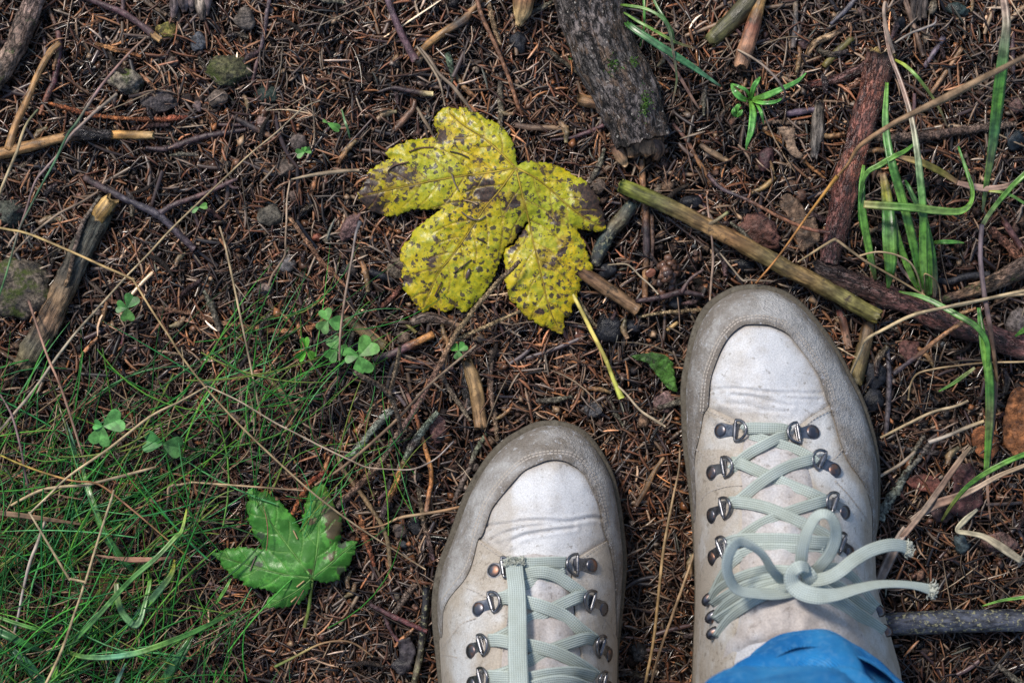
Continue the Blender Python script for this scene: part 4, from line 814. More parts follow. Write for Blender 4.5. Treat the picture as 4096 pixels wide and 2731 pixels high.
root = empty('spruce_cone', P(2660, 1090, 0), 'crumbling dark spruce cone left of the right boot toe', 'cone')
for i in range(34):
    a = random.uniform(0, 6.28); r = random.uniform(0, 1)
    blob('scale', 2665 + math.cos(a) * 48 * r, 1090 + math.sin(a) * 85 * r, 17, 22, 8, random.choice([(.10, .05, .03), (.05, .03, .025), (.16, .08, .05)]), M_scaly, random.uniform(0, 3), facets=2, z=.006 + .008 * (1 - r * r) + random.uniform(0, .002), sub=1, parent=root)
# weathered stump chip at the top edge
root = empty('wood_chunk', P(760, 10, 0), 'weathered purple grey wood chunk at the top edge', 'wood chunk')
for i, (x, r) in enumerate(((703, 20), (735, 22), (768, 20), (800, 22), (828, 16))):
    stick('strand', [(x + 4, -60), (x, 0), (x + random.uniform(-12, 12), 50 + random.uniform(-22, 26))], [r * 1.3, r * 1.35, r * .5], M_rot, [(.12, .09, .09), (.17, .13, .12) if i != 3 else (.4, .32, .24), (.07, .05, .05)], sides=10, parent=root, ridge=.3, jag=.9, lift=2)
root = empty('wood_chunk', P(3675, 30, 0), 'dark weathered wood end at the top right edge', 'wood chunk')
for x in (3655, 3677, 3698):
    stick('strand', [(x, -60), (x, 0), (x - 2, 80 + random.uniform(-10, 10))], [15, 15, 12], M_rot, [(.06, .05, .045), (.09, .07, .06)], sides=8, parent=root, ridge=.3, jag=.6)
print('stones done')

# ------------------------------------------------------------------ sheets from outlines (leaves, boot panels)
def resample(poly, step, closed=True):
    p = np.asarray(poly, float)
    if closed: p = np.vstack([p, p[:1]])
    d = np.concatenate([[0], np.cumsum(np.linalg.norm(np.diff(p, axis=0), axis=1))])
    n = max(3, int(round(d[-1] / step)))
    t = np.linspace(0, d[-1], n + 1)
    q = np.stack([np.interp(t, d, p[:, 0]), np.interp(t, d, p[:, 1])], -1)
    return q[:-1] if closed else q

def inside(poly, X, Y):
    p = np.asarray(poly); n = len(p); r = np.zeros(X.shape, bool)
    j = n - 1
    for i in range(n):
        xi, yi = p[i]; xj, yj = p[j]
        c = ((yi > Y) != (yj > Y)) & (X < (xj - xi) * (Y - yi) / (yj - yi + 1e-12) + xi)
        r ^= c; j = i
    return r

def dist_poly(poly, X, Y, closed=True):
    p = np.asarray(poly, float); q = np.roll(p, -1, 0) if closed else p[1:]
    pp = p if closed else p[:-1]
    D2 = np.full(X.shape, 1e18)
    for a, b in zip(pp, q):
        ab = b - a; l2 = ab @ ab + 1e-9
        t = np.clip(((X - a[0]) * ab[0] + (Y - a[1]) * ab[1]) / l2, 0, 1)
        D2 = np.minimum(D2, (X - a[0] - t * ab[0]) ** 2 + (Y - a[1] - t * ab[1]) ** 2)
    return np.sqrt(D2)

def cdt(poly, step, istep=None):
    istep = istep or step
    b = resample(poly, step)
    mn = b.min(0); mx = b.max(0)
    gx, gy = np.meshgrid(np.arange(mn[0], mx[0], istep), np.arange(mn[1], mx[1], istep * .87))
    gx = gx + (np.arange(gx.shape[0]) % 2)[:, None] * istep * .5
    gx = gx + RNG.uniform(-.12, .12, gx.shape) * istep; gy = gy + RNG.uniform(-.12, .12, gy.shape) * istep
    gx = gx.ravel(); gy = gy.ravel()
    ok = inside(b, gx, gy); gx = gx[ok]; gy = gy[ok]
    ok = dist_poly(b, gx, gy) > istep * .55; gx = gx[ok]; gy = gy[ok]
    pts = [Vector(p) for p in b] + [Vector((x, y)) for x, y in zip(gx, gy)]
    nb = len(b)
    vs, es, fs, *_ = delaunay_2d_cdt(pts, [], [list(range(nb))], 1, 1e-4)
    V = np.array([(v.x, v.y) for v in vs]); F = np.array([f for f in fs if len(f) == 3], dtype=np.int64)
    # image y runs down: make the faces look up
    a, bb, c = V[F[:, 0]], V[F[:, 1]], V[F[:, 2]]
    cr = (bb[:, 0] - a[:, 0]) * (c[:, 1] - a[:, 1]) - (bb[:, 1] - a[:, 1]) * (c[:, 0] - a[:, 0])
    fl = cr > 0
    F[fl] = F[fl][:, ::-1]
    return V, F

def boundary_edges(F):
    from collections import Counter
    cnt = Counter(); dirn = {}
    for f in F.tolist():
        for i in range(3):
            a, b = f[i], f[(i + 1) % 3]
            k = (a, b) if a < b else (b, a)
            cnt[k] += 1; dirn[k] = (a, b)
    return [dirn[k] for k, c in cnt.items() if c == 1]

def solid_sheet(name, V2, F, z, mat, parent=None, thick=0.0004, cols=None, extra=None, wall_to=None, round_edge=False):
    """closed sheet: top at z, underside thick below; or walls straight down to wall_to (world z)"""
    top = Pa(V2[:, 0], V2[:, 1], z)
    n = len(top)
    if wall_to is None:
        bot = top.copy(); bot[:, 2] -= thick
        be = boundary_edges(F)
        VV = np.vstack([top, bot]); FF = [tuple(f) for f in F.tolist()] + [tuple(x + n for x in f[::-1]) for f in F.tolist()]
        FF += [(b, a, a + n, b + n) for a, b in be]
        ex = {k: np.concatenate([v, v]) for k, v in (extra or {}).items()}
        cc = None if cols is None else np.vstack([cols, cols])
    else:
        be = boundary_edges(F)
        ids = sorted({a for e in be for a in e}); mp = {a: n + i for i, a in enumerate(ids)}; m = len(ids)
        up = top[ids].copy(); lo = top[ids].copy()
        if np.ndim(wall_to) == 0 and wall_to < 0: lo[:, 2] += wall_to      # relative skirt
        else: lo[:, 2] = wall_to
        VV = np.vstack([top, up, lo]); FF = [tuple(f) for f in F.tolist()]
        FF += [(mp[b], mp[a], mp[a] + m, mp[b] + m) for a, b in be]
        ex = {k: np.concatenate([v, np.asarray(v)[ids], np.asarray(v)[ids]]) for k, v in (extra or {}).items()}
        cc = None if cols is None else np.vstack([cols, cols[ids], cols[ids]])
    return mk(name, VV, FF, mat, parent, cc, None, True, extra=ex)

def vnoise(X, Y, f, seed=0):
    return np.array([noise.noise((x * f, y * f, seed)) for x, y in zip(X, Y)])

def vein_field(J, mains, X, Y, w0=5.0, side=True, every=85, slen=.42, ang=48, poly=None):
    """mains: lists of points starting near J. returns 0..1 vein strength and list of polylines"""
    lines = []
    for m in mains:
        s = spline([J] + m, 8)
        lines.append((s, w0))
        if side:
            d = np.concatenate([[0], np.cumsum(np.linalg.norm(np.diff(s, axis=0), axis=1))])
            L = d[-1]; sgn = 1
            for t in np.arange(every * .9, L * .93, every * .5):
                i = np.searchsorted(d, t); i = min(max(i, 1), len(s) - 1)
                tg = s[i] - s[i - 1]; tg /= np.linalg.norm(tg)
                a = math.radians(ang) * sgn; sgn = -sgn
                dr = np.array([tg[0] * math.cos(a) - tg[1] * math.sin(a), tg[0] * math.sin(a) + tg[1] * math.cos(a)])
                ln = slen * (L - t * .75) * (.6 + .4 * random.random())
                e = s[i] + dr * ln * .55; e2 = e + (dr * .8 + tg * .35) * ln * .5
                lines.append((spline([s[i], e, e2], 5), w0 * .62))
    V = np.zeros(X.shape)
    for s, w in lines:
        d = dist_poly(s, X, Y, False)
        V = np.maximum(V, np.clip(1.25 - d / w, 0, 1))
    return V, lines

YL = [(2066,655),(2062,608),(2048,561),(2015,514),(1992,496),(1963,479),(1962,488),(1931,458),(1889,444),(1865,433),(1837,428),(1836,439),(1814,433),(1790,427),(1767,437),(1748,456),(1734,477),(1737,505),(1748,524),(1752,538),(1748,548),
 (1702,554),(1655,559),(1624,561),(1622,571),(1589,578),(1580,587),(1557,596),(1540,613),(1552,627),(1566,636),(1538,643),(1510,659),(1496,673),(1477,680),(1468,692),(1474,711),(1465,718),(1451,733),(1461,742),(1437,761),(1428,777),(1440,801),(1447,812),(1468,833),(1486,845),(1514,854),(1538,861),(1552,868),(1556,862),(1575,866),(1603,859),(1605,853),(1631,847),(1650,836),(1702,838),(1767,836),
 (1744,852),(1716,873),(1692,892),(1659,917),(1650,929),(1641,960),(1617,971),(1603,999),(1599,1023),(1603,1046),(1617,1058),(1606,1084),(1608,1112),(1617,1126),(1608,1140),(1617,1163),(1641,1186),(1655,1214),(1660,1212),(1673,1238),(1697,1252),(1716,1236),(1734,1228),(1748,1243),(1790,1247),(1814,1233),(1823,1226),(1837,1238),(1851,1252),(1870,1243),(1898,1214),(1931,1182),(1933,1176),(1954,1144),(1977,1107),(1992,1065),(2010,1018),(2024,982),(2050,972),(2075,930),(2106,886),
 (2116,890),(2085,934),(2056,980),(2023,993),(2016,1009),(2016,1046),(2026,1084),(2019,1121),(2028,1149),(2033,1182),(2047,1212),(2063,1208),(2070,1233),(2094,1257),(2115,1280),(2131,1277),(2145,1294),(2173,1308),(2182,1304),(2206,1320),(2229,1329),(2246,1338),(2253,1327),(2257,1303),(2255,1271),(2281,1264),(2288,1243),(2286,1219),(2309,1210),(2311,1191),(2306,1179),(2323,1158),(2318,1123),(2346,1121),(2369,1098),(2372,1060),(2355,1046),(2358,1023),(2341,999),(2344,976),(2327,953),(2313,929),(2306,915),
 (2346,920),(2393,929),(2407,924),(2423,917),(2421,887),(2412,850),(2398,817),(2400,794),(2384,780),(2360,747),(2358,738),(2346,728),(2327,712),(2304,709),(2276,688),(2243,669),(2206,655),(2164,648),(2117,643),(2089,650),(2072,664)]
GL = [(996,1952),(1000,1954),(1037,1966),(1070,1961),(1080,1982),(1094,1985),(1108,2003),(1117,1999),(1140,2027),(1148,2038),(1159,2050),(1168,2051),(1187,2089),(1206,2117),(1210,2094),(1208,2061),(1222,2047),(1215,2023),(1222,2009),(1224,1994),(1234,1966),(1262,1938),(1290,1928),(1304,1943),(1318,1975),(1332,2003),(1337,2022),(1346,2045),(1365,2069),(1369,2094),(1369,2117),(1362,2136),(1365,2154),(1358,2173),(1388,2164),(1416,2161),(1430,2164),(1421,2187),(1423,2210),(1407,2229),(1407,2248),(1388,2267),(1383,2285),(1365,2290),(1358,2318),(1327,2327),(1290,2330),(1256,2318),(1248,2312),(1248,2327),(1239,2355),(1224,2384),(1206,2407),(1190,2419),(1185,2410),(1164,2423),(1136,2430),(1112,2428),(1056,2433),(1070,2412),(1065,2398),(1089,2379),(1108,2369),(1080,2365),(1060,2354),(1029,2353),(1006,2346),(973,2341),(973,2323),(935,2309),(917,2290),(884,2262),(884,2248),(861,2224),(842,2213),(870,2206),(907,2192),(935,2192),(963,2185),(1006,2192),(1052,2194),(1043,2173),(1015,2140),(1006,2103),(987,2080),(996,2056),(986,2048),(987,2028),(982,2022),(996,1999),(987,1980)]

def serrate(poly, step=26, amp=6.5):
    q = resample(poly, step / 4.0)
    q2 = np.roll(q, -1, 0) - np.roll(q, 1, 0)
    nrm = np.stack([q2[:, 1], -q2[:, 0]], -1); nrm /= np.linalg.norm(nrm, axis=1)[:, None] + 1e-9
    ph = (np.arange(len(q)) % 4) / 4.0
    return q + nrm * (amp * (ph - .4) * RNG.uniform(.4, 1.4, len(q)))[:, None]

def tree_leaf(name, label, cat, poly, J, mains, mat, zfun, colfun, blotches, stalk, stalk_r, stalk_cols, stalk_z, step=5.5, vw=5.0, veincol=(.4, .3, .05), vpart=True):
    root = empty(name, P(J[0], J[1], 0), label, cat)
    V2, F = cdt(serrate(poly, 26, 9.0 if J[0] < 1500 else 6.5), step, step)
    X, Y = V2[:, 0], V2[:, 1]
    vein, lines = vein_field(np.array(J, float), [list(map(np.array, m)) for m in mains], X, Y, vw)
    z = zfun(X, Y, vein, dist_poly(poly, X, Y))
    bl = np.zeros(len(X))
    for (bx, by, br, st) in blotches:
        bl = np.maximum(bl, st * np.exp(-((X - bx) ** 2 + (Y - by) ** 2) / (br * br)))
    cols = colfun(X, Y)
    o = solid_sheet('leaf_blade', V2, F, z, mat, root, .00035, cols, {'vein': vein, 'blotch': bl})
    if vpart:
        for (s, w), m in zip([l for l in lines if l[1] == vw], mains):
            s = s[1:-1]
            # follow the blade surface
            zz = np.array([z[np.argmin((X - x) ** 2 + (Y - y) ** 2)] for x, y in s]) * 1000 + .15
            stick('vein', [tuple(p) for p in s[::3]], [3.6, 2.4, 1.3], M_straw, [veincol, tuple(q * .7 for q in veincol)], z=list(zz[::3]), sides=6, n_per=3, jag=0, rough=.03, parent=root)
    stick('leaf_stalk', stalk, stalk_r, M_straw, stalk_cols, z=stalk_z, sides=8, jag=.4, rough=.04, parent=root)
    return root, (X, Y, z)

def yz(X, Y, vein, de):
    z = 0.0135 + 0.0022 * np.sin(X * .011 + 1) * np.sin(Y * .009) + .0022 * vnoise(X, Y, .006, 2) + .0009 * vnoise(X, Y, .02, 5)
    z += .0035 * np.exp(-((X - 2060) ** 2 + (Y - 700) ** 2) / 220 ** 2)
    z -= .0035 * np.exp(-de / 28.0)
    z -= .0003 * vein
    # puckered between the veins
    z += .0006 * vnoise(X, Y, .045, 8)
    return z
def ycol(X, Y):
    f = np.clip(.5 + .9 * vnoise(X, Y, .005, 1) + .35 * ((X > 2050) & (Y < 900)) , 0, 1)[:, None]
    return np.array([.68, .47, .008]) * (1 - f) + np.array([.42, .43, .014]) * f
YM = [[(1990, 600), (1930, 550), (1850, 500), (1790, 445)], [(1960, 690), (1800, 712), (1650, 740), (1520, 768), (1445, 785)], [(2000, 760), (1940, 830), (1905, 885), (1820, 1010), (1750, 1100), (1695, 1225)],
      [(2085, 760), (2110, 860), (2140, 1000), (2165, 1100), (2200, 1240), (2240, 1325)], [(2120, 700), (2180, 740), (2280, 830), (2350, 880), (2410, 908)]]
yroot, yz_s = tree_leaf('maple_leaf', 'large yellow maple leaf with brown spots in the centre', 'leaf', YL, (2064, 672), YM, M_yleaf, yz, ycol,
    [(1620, 700, 42, 1.0), (1640, 730, 36, .9), (1520, 690, 34, .8), (1468, 790, 60, 1.25), (1480, 740, 50, 1.0), (1560, 700, 50, 1.0), (1500, 835, 34, 1.0), (1930, 770, 62, 1.1), (1905, 815, 30, 1.0), (2360, 800, 62, 1.2), (2400, 840, 45, 1.1), (2330, 770, 40, .9), (2060, 810, 48, .9), (2060, 990, 30, .8), (2215, 880, 34, .9), (1745, 1055, 40, .8), (2200, 1050, 42, .8), (2250, 990, 36, .7), (2165, 1240, 32, .9), (1630, 1120, 22, 1.0), (2085, 925, 22, .8), (1780, 540, 34, .7), (1835, 560, 28, .7)],
    [(2150, 960), (2230, 1090), (2300, 1195), (2365, 1322), (2421, 1433), (2455, 1520), (2485, 1590)], [8, 8, 8, 8.5, 8.5, 9, 14], [(.42, .36, .05), (.50, .42, .12), (.52, .42, .11), (.38, .42, .08)],
    [7, 7, 9, 12, 14, 13, 12], veincol=(.36, .26, .03))
def gzf(X, Y, vein, de):
    z = .0145 + .003 * vnoise(X, Y, .006, 12) + .0012 * vnoise(X, Y, .02, 15) - .0035 * np.exp(-de / 25.0) - .0004 * vein + .003 * np.exp(-((X - 1248) ** 2 + (Y - 2312) ** 2) / 150 ** 2)
    return z
def gcol(X, Y):
    f = np.exp(-((X - 1300) ** 2 + (Y - 1985) ** 2) / 55 ** 2)[:, None]
    g = np.clip(.5 + vnoise(X, Y, .008, 3), 0, 1)[:, None]
    base = np.array([.045, .20, .025]) * (1 - g) + np.array([.09, .31, .04]) * g
    return base * (1 - f) + np.array([.16, .22, .02]) * f
GM = [[(1150, 2180), (1070, 2070), (1002, 1965)], [(1268, 2200), (1278, 2080), (1290, 1940)], [(1320, 2255), (1375, 2205), (1422, 2168)], [(1130, 2295), (980, 2255), (855, 2216)], [(1190, 2360), (1130, 2395), (1066, 2428)]]
groot, gz_s = tree_leaf('maple_leaf', 'smaller green maple leaf with dark spots beside the grass', 'leaf', GL, (1249, 2311), GM, M_gleaf, gzf, gcol,
    [(1325, 2060, 42, 1.2), (1340, 2110, 36, 1.1), (1300, 2010, 24, .8), (1255, 2085, 20, 1.0), (1240, 2285, 16, 1.0), (1180, 2215, 16, .9)],
    [(1249, 2312), (1243, 2370), (1234, 2440), (1218, 2505)], [7, 7, 7, 7], [(.14, .22, .05), (.12, .2, .04), (.16, .18, .04)], [14, 11, 9, 7], vw=4.5, veincol=(.12, .27, .06))
print('leaves done')

# needles and flakes lying on the two leaves
def surf_z(s, x, y):
    X, Y, z = s
    return float(z[np.argmin((X - x) ** 2 + (Y - y) ** 2)]) * 1000
NB = (.10, .05, .035); ND = (.04, .025, .02); NT = (.35, .24, .12); NG = (.16, .12, .10)
for lab, pts, col, s in [
    ('brown needle near the upper edge of the yellow leaf', [(1636, 608), (1680, 592), (1735, 589)], NB, yz_s), ('dark needle in the upper middle of the yellow leaf', [(1800, 606), (1838, 615), (1875, 631)], ND, yz_s),
    ('curved needle on the brown left patch of the yellow leaf', [(1552, 683), (1580, 662), (1635, 648)], NB, yz_s), ('needle crossing a vein left of the leaf middle', [(1807, 695), (1818, 730), (1833, 761)], NG, yz_s),
    ('pale tan needle beside the dark central patch', [(1854, 801), (1880, 806), (1909, 818)], NT, yz_s), ('grey curved needle below the dark central patch', [(1846, 848), (1880, 872), (1915, 880), (1942, 864)], NG, yz_s),
    ('long dark needle slanting on the lower left lobe', [(1814, 1093), (1850, 1066), (1886, 1039)], ND, yz_s), ('short thick needle on the right of the lower left lobe', [(1907, 953), (1945, 971)], ND, yz_s),
    ('brown needle near the lower edge of the lower left lobe', [(1739, 1184), (1752, 1158), (1767, 1128)], NB, yz_s),
    ('tan needle in the upper part of the green leaf', [(1173, 2120), (1190, 2155)], NT, gz_s), ('tan needle bit near the stalk of the green leaf', [(1187, 2346), (1217, 2322)], NT, gz_s),
    ('tan needle bit on the lowest lobe of the green leaf', [(1165, 2406), (1188, 2385)], NT, gz_s), ('brown needle across the left lobe of the green leaf', [(1000, 2280), (1024, 2222)], NG, gz_s)]:
    z = [surf_z(s, *p) + 1.0 for p in pts]
    single('needle', lab, 'needle', pts, 2.9, M_straw, [col], z=z, sides=6, jag=.3)
tag(blob('bark_flake', 1872, 1095, 9, 24, 6, (.08, .05, .04), M_scaly, -.3, z=surf_z(yz_s, 1872, 1095) * .001 + .0005, sub=2), 'brown bark flake on the lower left lobe of the yellow leaf', 'bark flake')

# ------------------------------------------------------------------ dead leaves, seeds
def dead_leaf(label, poly, col, zb, cat='dead leaf', name='dead_leaf', lift=.0035, mat=None):
    lift = lift * .6
    V2, F = cdt(serrate(poly, 34, 6), 9, 9)
    X, Y = V2[:, 0], V2[:, 1]
    g = np.array([ground_h(*P(x, y).xy) for x, y in zip(X, Y)])
    z = g + zb + lift * vnoise(X, Y, .012, X[0]) + .0012 * vnoise(X, Y, .04, 2)
    f = (1 + .35 * vnoise(X, Y, .02, 4))[:, None]
    o = solid_sheet(name, V2, F, z, mat or M_deadleaf, None, .0003, np.clip(np.array(col) * f, 0, 1))
    return tag(o, label, cat)
dead_leaf('brown oak leaf half hidden left of the pine branch', [(3120, 790), (3150, 770), (3195, 800), (3225, 850), (3262, 870), (3275, 920), (3282, 960), (3240, 990), (3205, 1010), (3185, 960), (3170, 920), (3150, 860), (3118, 830)], (.15, .095, .06), .007)
dead_leaf('orange brown leaf cut by the right edge', [(4040, 1570), (4070, 1545), (4150, 1560), (4180, 1700), (4150, 1830), (4060, 1825), (4015, 1780), (4010, 1690), (4025, 1620)], (.22, .085, .03), .009)
dead_leaf('dark purple brown leaf in the lower right litter', [(3830, 1860), (3880, 1848), (3905, 1900), (3930, 1960), (3935, 2010), (3890, 2060), (3840, 2070), (3800, 2050), (3795, 1990), (3815, 1950), (3810, 1900)], (.075, .032, .032), .007)
dead_leaf('small maroon leaf beside the lichen crusted twig', [(3640, 1905), (3690, 1893), (3750, 1910), (3775, 1950), (3740, 1975), (3680, 1960), (3640, 1945), (3625, 1925)], (.11, .04, .03), .007)
dead_leaf('dull purple leaf scrap in the litter under the pale blade', [(3740, 1990), (3790, 2010), (3815, 2060), (3790, 2090), (3740, 2085), (3720, 2040)], (.08, .045, .045), .006)
dead_leaf('brown curled leaf beneath the orange brown leaf', [(3890, 1720), (3930, 1700), (3990, 1720), (4000, 1790), (3960, 1850), (3910, 1820), (3885, 1770)], (.20, .075, .03), .006)
dead_leaf('green and maroon bramble leaf left of the right boot', [(2520, 1425), (2560, 1415), (2610, 1408), (2660, 1418), (2692, 1450), (2700, 1510), (2712, 1570), (2680, 1560), (2650, 1530), (2620, 1490), (2590, 1450), (2550, 1440)], (.05, .13, .02), .010, 'leaf', 'bramble_leaf')
dead_leaf('dark red leaf scrap in the grass at the left edge', [(-20, 2130), (40, 2120), (110, 2150), (135, 2190), (90, 2220), (20, 2200), (-20, 2170)], (.12, .05, .025), .006)
dead_leaf('brown dead leaf showing through the lower grass', [(240, 2320), (330, 2290), (430, 2290), (490, 2320), (460, 2390), (370, 2420), (280, 2400), (235, 2360)], (.12, .065, .03), .005)
dead_leaf('orange brown flat bark scrap beside the brown cut stick', [(2240, 1310), (2300, 1300), (2340, 1330), (2330, 1380), (2290, 1390), (2262, 1360)], (.15, .06, .035), .004, 'bark scrap', 'bark_scrap', mat=M_scaly)
dead_leaf('tan twisted winged seed left of the pine branch', [(3110, 510), (3160, 505), (3182, 520), (3178, 560), (3190, 600), (3214, 618), (3208, 636), (3178, 630), (3150, 605), (3140, 560), (3120, 530)], (.30, .2, .13), .010, 'seed', 'winged_seed', lift=.003)
dead_leaf('folded tan leaf scrap below the yellow leaf', [(1583, 1335), (1620, 1322), (1642, 1340), (1638, 1368), (1600, 1372)], (.2, .14, .10), .005, 'leaf scrap', 'leaf_scrap')
dead_leaf('dark flat bark piece left of the left boot bottom', [(1590, 2560), (1640, 2545), (1665, 2600), (1640, 2680), (1600, 2700), (1560, 2660), (1600, 2620)], (.03, .025, .028), .008, 'bark scrap', 'bark_scrap', mat=M_coal)

# ------------------------------------------------------------------ grass blades
def blade(name, pts, w, cols, z, parent=None, mat=None, fold=.25, n_per=8, twist=None, thick=.00022):
    n = len(pts)
    ww = np.interp(np.linspace(0, 1, n), np.linspace(0, 1, len(w)), w) if np.ndim(w) else np.array([w * .8] + [w] * (n - 2) + [w * .12])
    zz = np.interp(np.linspace(0, 1, n), np.linspace(0, 1, len(z)), z) * .001
    tw = np.zeros(n) if twist is None else np.interp(np.linspace(0, 1, n), np.linspace(0, 1, len(twist)), twist)
    raw = np.column_stack([np.array(pts, float), zz, ww, tw])
    sp = spline(raw, n_per)
    Cn = Pa(sp[:, 0], sp[:, 1], sp[:, 2]); W = np.maximum(sp[:, 3], 1.0) * S * .5; tw = sp[:, 4]
    T = np.gradient(Cn, axis=0); T /= np.linalg.norm(T, axis=1)[:, None]
    B = np.cross(T, [0, 0, 1.0]); B /= np.linalg.norm(B, axis=1)[:, None] + 1e-9
    N = np.cross(B, T)
    ct, st = np.cos(tw)[:, None], np.sin(tw)[:, None]
    B2 = B * ct + N * st; N2 = N * ct - B * st
    s = np.concatenate([[0], np.cumsum(np.linalg.norm(np.diff(Cn, axis=0), axis=1))])
    k = len(Cn); W = W[:, None]
    prof = [(-1, .0), (-.5, -fold * .7), (0, -fold), (.5, -fold * .7), (1, 0)]
    rows = [Cn + B2 * W * a + N2 * W * b for a, b in prof] + [Cn + B2 * W * a + N2 * (W * b - thick) for a, b in prof[1:-1][::-1]]
    m = len(rows)
    V = np.stack(rows, 1).reshape(-1, 3)
    cl = np.array(cols if np.ndim(cols) == 2 else [cols], float); tt = s / s[-1]
    vc = np.stack([np.interp(tt, np.linspace(0, 1, len(cl)), cl[:, q]) for q in range(3)], -1)
    sd = random.random() * 40
    off = [p[0] for p in prof] + [p[0] for p in prof[1:-1][::-1]]
    VC = np.zeros((k, m, 3)); SU = np.zeros((k, m, 3))
    for j in range(m):
        VC[:, j] = vc * (.92 if abs(off[j]) < .3 else 1.05)
        SU[:, j, 0] = s + sd; SU[:, j, 1] = off[j] * W[:, 0]; SU[:, j, 2] = sd
    F = []
    for i in range(k - 1):
        for j in range(m):
            j2 = (j + 1) % m
            F.append((i * m + j, (i + 1) * m + j, (i + 1) * m + j2, i * m + j2))
    F.append(tuple(range(m))); F.append(tuple(range((k - 1) * m, k * m))[::-1])
    return mk(name, V, F, mat or M_grass, parent, np.clip(VC.reshape(-1, 3), 0, 1), SU.reshape(-1, 3))

G1 = (.085, .22, .03); G2 = (.055, .17, .03); G3 = (.14, .29, .05); GB = (.10, .22, .06); YE = (.32, .30, .04); BN = (.22, .13, .08); PK = (.30, .2, .16)
# the tuft behind the right boot
t = empty('grass_tuft', P(3705, 1185, 0), 'tuft of broad green grass blades above the right boot', 'grass tuft')
blade('blade', [(3712, 1190), (3698, 1097), (3693, 980), (3693, 840), (3679, 700), (3665, 580), (3640, 450), (3600, 320), (3560, 215), (3535, 90)], [20, 34, 32, 30, 24, 20, 18, 10], [G1, G3, G1, GB, (.3, .32, .2), DRP, DRP, (.22, .16, .13)], [8, 26, 34, 40, 40, 38, 34, 28, 22, 14], t)
blade('blade', [(3690, 1175), (3665, 1027), (3627, 864), (3581, 700), (3555, 600), (3542, 480), (3548, 330)], [16, 36, 36, 34, 30, 14], [G1, G2, G3, G2, GB, G3], [8, 24, 32, 36, 34, 28, 18], t)
blade('blade', [(3682, 1172), (3650, 1110), (3610, 1010), (3585, 924), (3578, 860)], [14, 28, 28, 14], [G1, G3, G1, (.2, .2, .08)], [8, 16, 22, 24, 20], t)
blade('blade', [(3553, 1155), (3560, 1090), (3562, 1027), (3558, 940), (3555, 864), (3545, 770), (3530, 690)], [10, 44, 60, 56, 44, 24], [G3, G2, G3, GB, G2, YE, BN], [10, 20, 24, 26, 24, 18, 12], t, fold=.3)
blade('blade', [(3503, 1125), (3490, 1060), (3473, 980), (3450, 840), (3448, 740), (3455, 660)], [10, 30, 32, 28, 12], [(.1, .1, .03), G3, G1, G2, G3], [8, 18, 24, 26, 24, 16], t)
blade('blade', [(3455, 818), (3540, 824), (3651, 831), (3760, 844), (3840, 845), (3880, 815), (3889, 760), (3872, 700), (3833, 585)], [30, 34, 32, 28, 22, 18, 8], [(.2, .18, .06), G1, (.12, .2, .05), G3, G1, G2], [38, 40, 42, 42, 40, 38, 34, 30, 22], t, twist=[0, 0, 0, 0, .3, .8, .8, .4, 0])
blade('blade', [(3669, 566), (3620, 605), (3576, 627), (3520, 660), (3468, 692), (3445, 760), (3440, 880), (3475, 990)], [8, 20, 24, 18, 12, 10], [G1, G3, G2, G1], [30, 34, 36, 34, 32, 28, 22, 12], t)
blade('blade', [(3595, 1166), (3698, 1191), (3815, 1252), (3908, 1308), (3950, 1378), (3952, 1480)], [6, 20, 24, 24, 20, 14], [G3, GB, G1, G2, G1], [12, 22, 30, 34, 34, 30], t)
blade('blade', [(3722, 1185), (3724, 1080), (3700, 900), (3640, 760), (3620, 720)], [14, 26, 22, 8], [G2, G1, (.06, .13, .04), G2], [6, 14, 20, 20, 14], t)
blade('blade', [(3715, 1190), (3690, 1150), (3660, 1130), (3610, 1080), (3580, 1020)], [14, 20, 14, 8], [BN, PK, DRP], [8, 10, 12, 10, 8], t, mat=M_straw)
blade('blade', [(3738, 1195), (3740, 1120), (3732, 1000), (3700, 850)], [12, 24, 18, 8], [(.2, .14, .1), G2, G1], [6, 12, 16, 14], t)
# single long blades and stems on the right
def oneblade(label, pts, w, cols, z, cat='grass blade', name='long_grass', **kw):
    return tag(blade(name, pts, w, cols, z, None, **kw), label, cat, None, 'thing')
oneblade('tall broad blade with brown margin near the right edge', [(3990, -60), (4015, 0), (4026, 94), (4018, 180), (4008, 270), (3995, 374), (3985, 470), (3968, 600), (3945, 740), (3930, 850)], [16, 30, 34, 40, 46, 48, 46, 36, 22, 10], [(.3, .2, .15), (.28, .2, .15), (.13, .16, .09), G2, G1, (.06, .16, .05), (.10, .14, .05), G3, (.2, .2, .1)], [50, 56, 60, 60, 58, 52, 46, 36, 24, 12])
oneblade('thick green blade coming in from the right edge to the purple stem', [(4180, 620), (4096, 700), (4039, 756), (3969, 840), (3927, 906)], [22, 22, 20, 18], [G1, G3, G1, (.3, .36, .16)], [30, 32, 30, 26, 22], fold=.5)
single('stem', 'purple grey dry stem standing right of the grass tuft', 'stem', [(3927, 901), (3922, 1027), (3936, 1168), (3960, 1308), (3978, 1433), (3990, 1540)], [10, 10, 10, 10, 8, 6], M_straw, [(.14, .11, .12), (.12, .09, .10), (.14, .09, .07), (.2, .12, .05)], z=[22, 28, 34, 34, 30, 22])
oneblade('long green blade with brown flecks right of the right boot', [(3915, 1230), (3925, 1310), (3939, 1400), (3956, 1500), (3960, 1612), (3955, 1740), (3946, 1880)], [14, 26, 34, 36, 36, 32, 22], [G2, G1, G3, G2, (.14, .14, .06), G1, G3], [26, 30, 32, 30, 26, 20, 12])
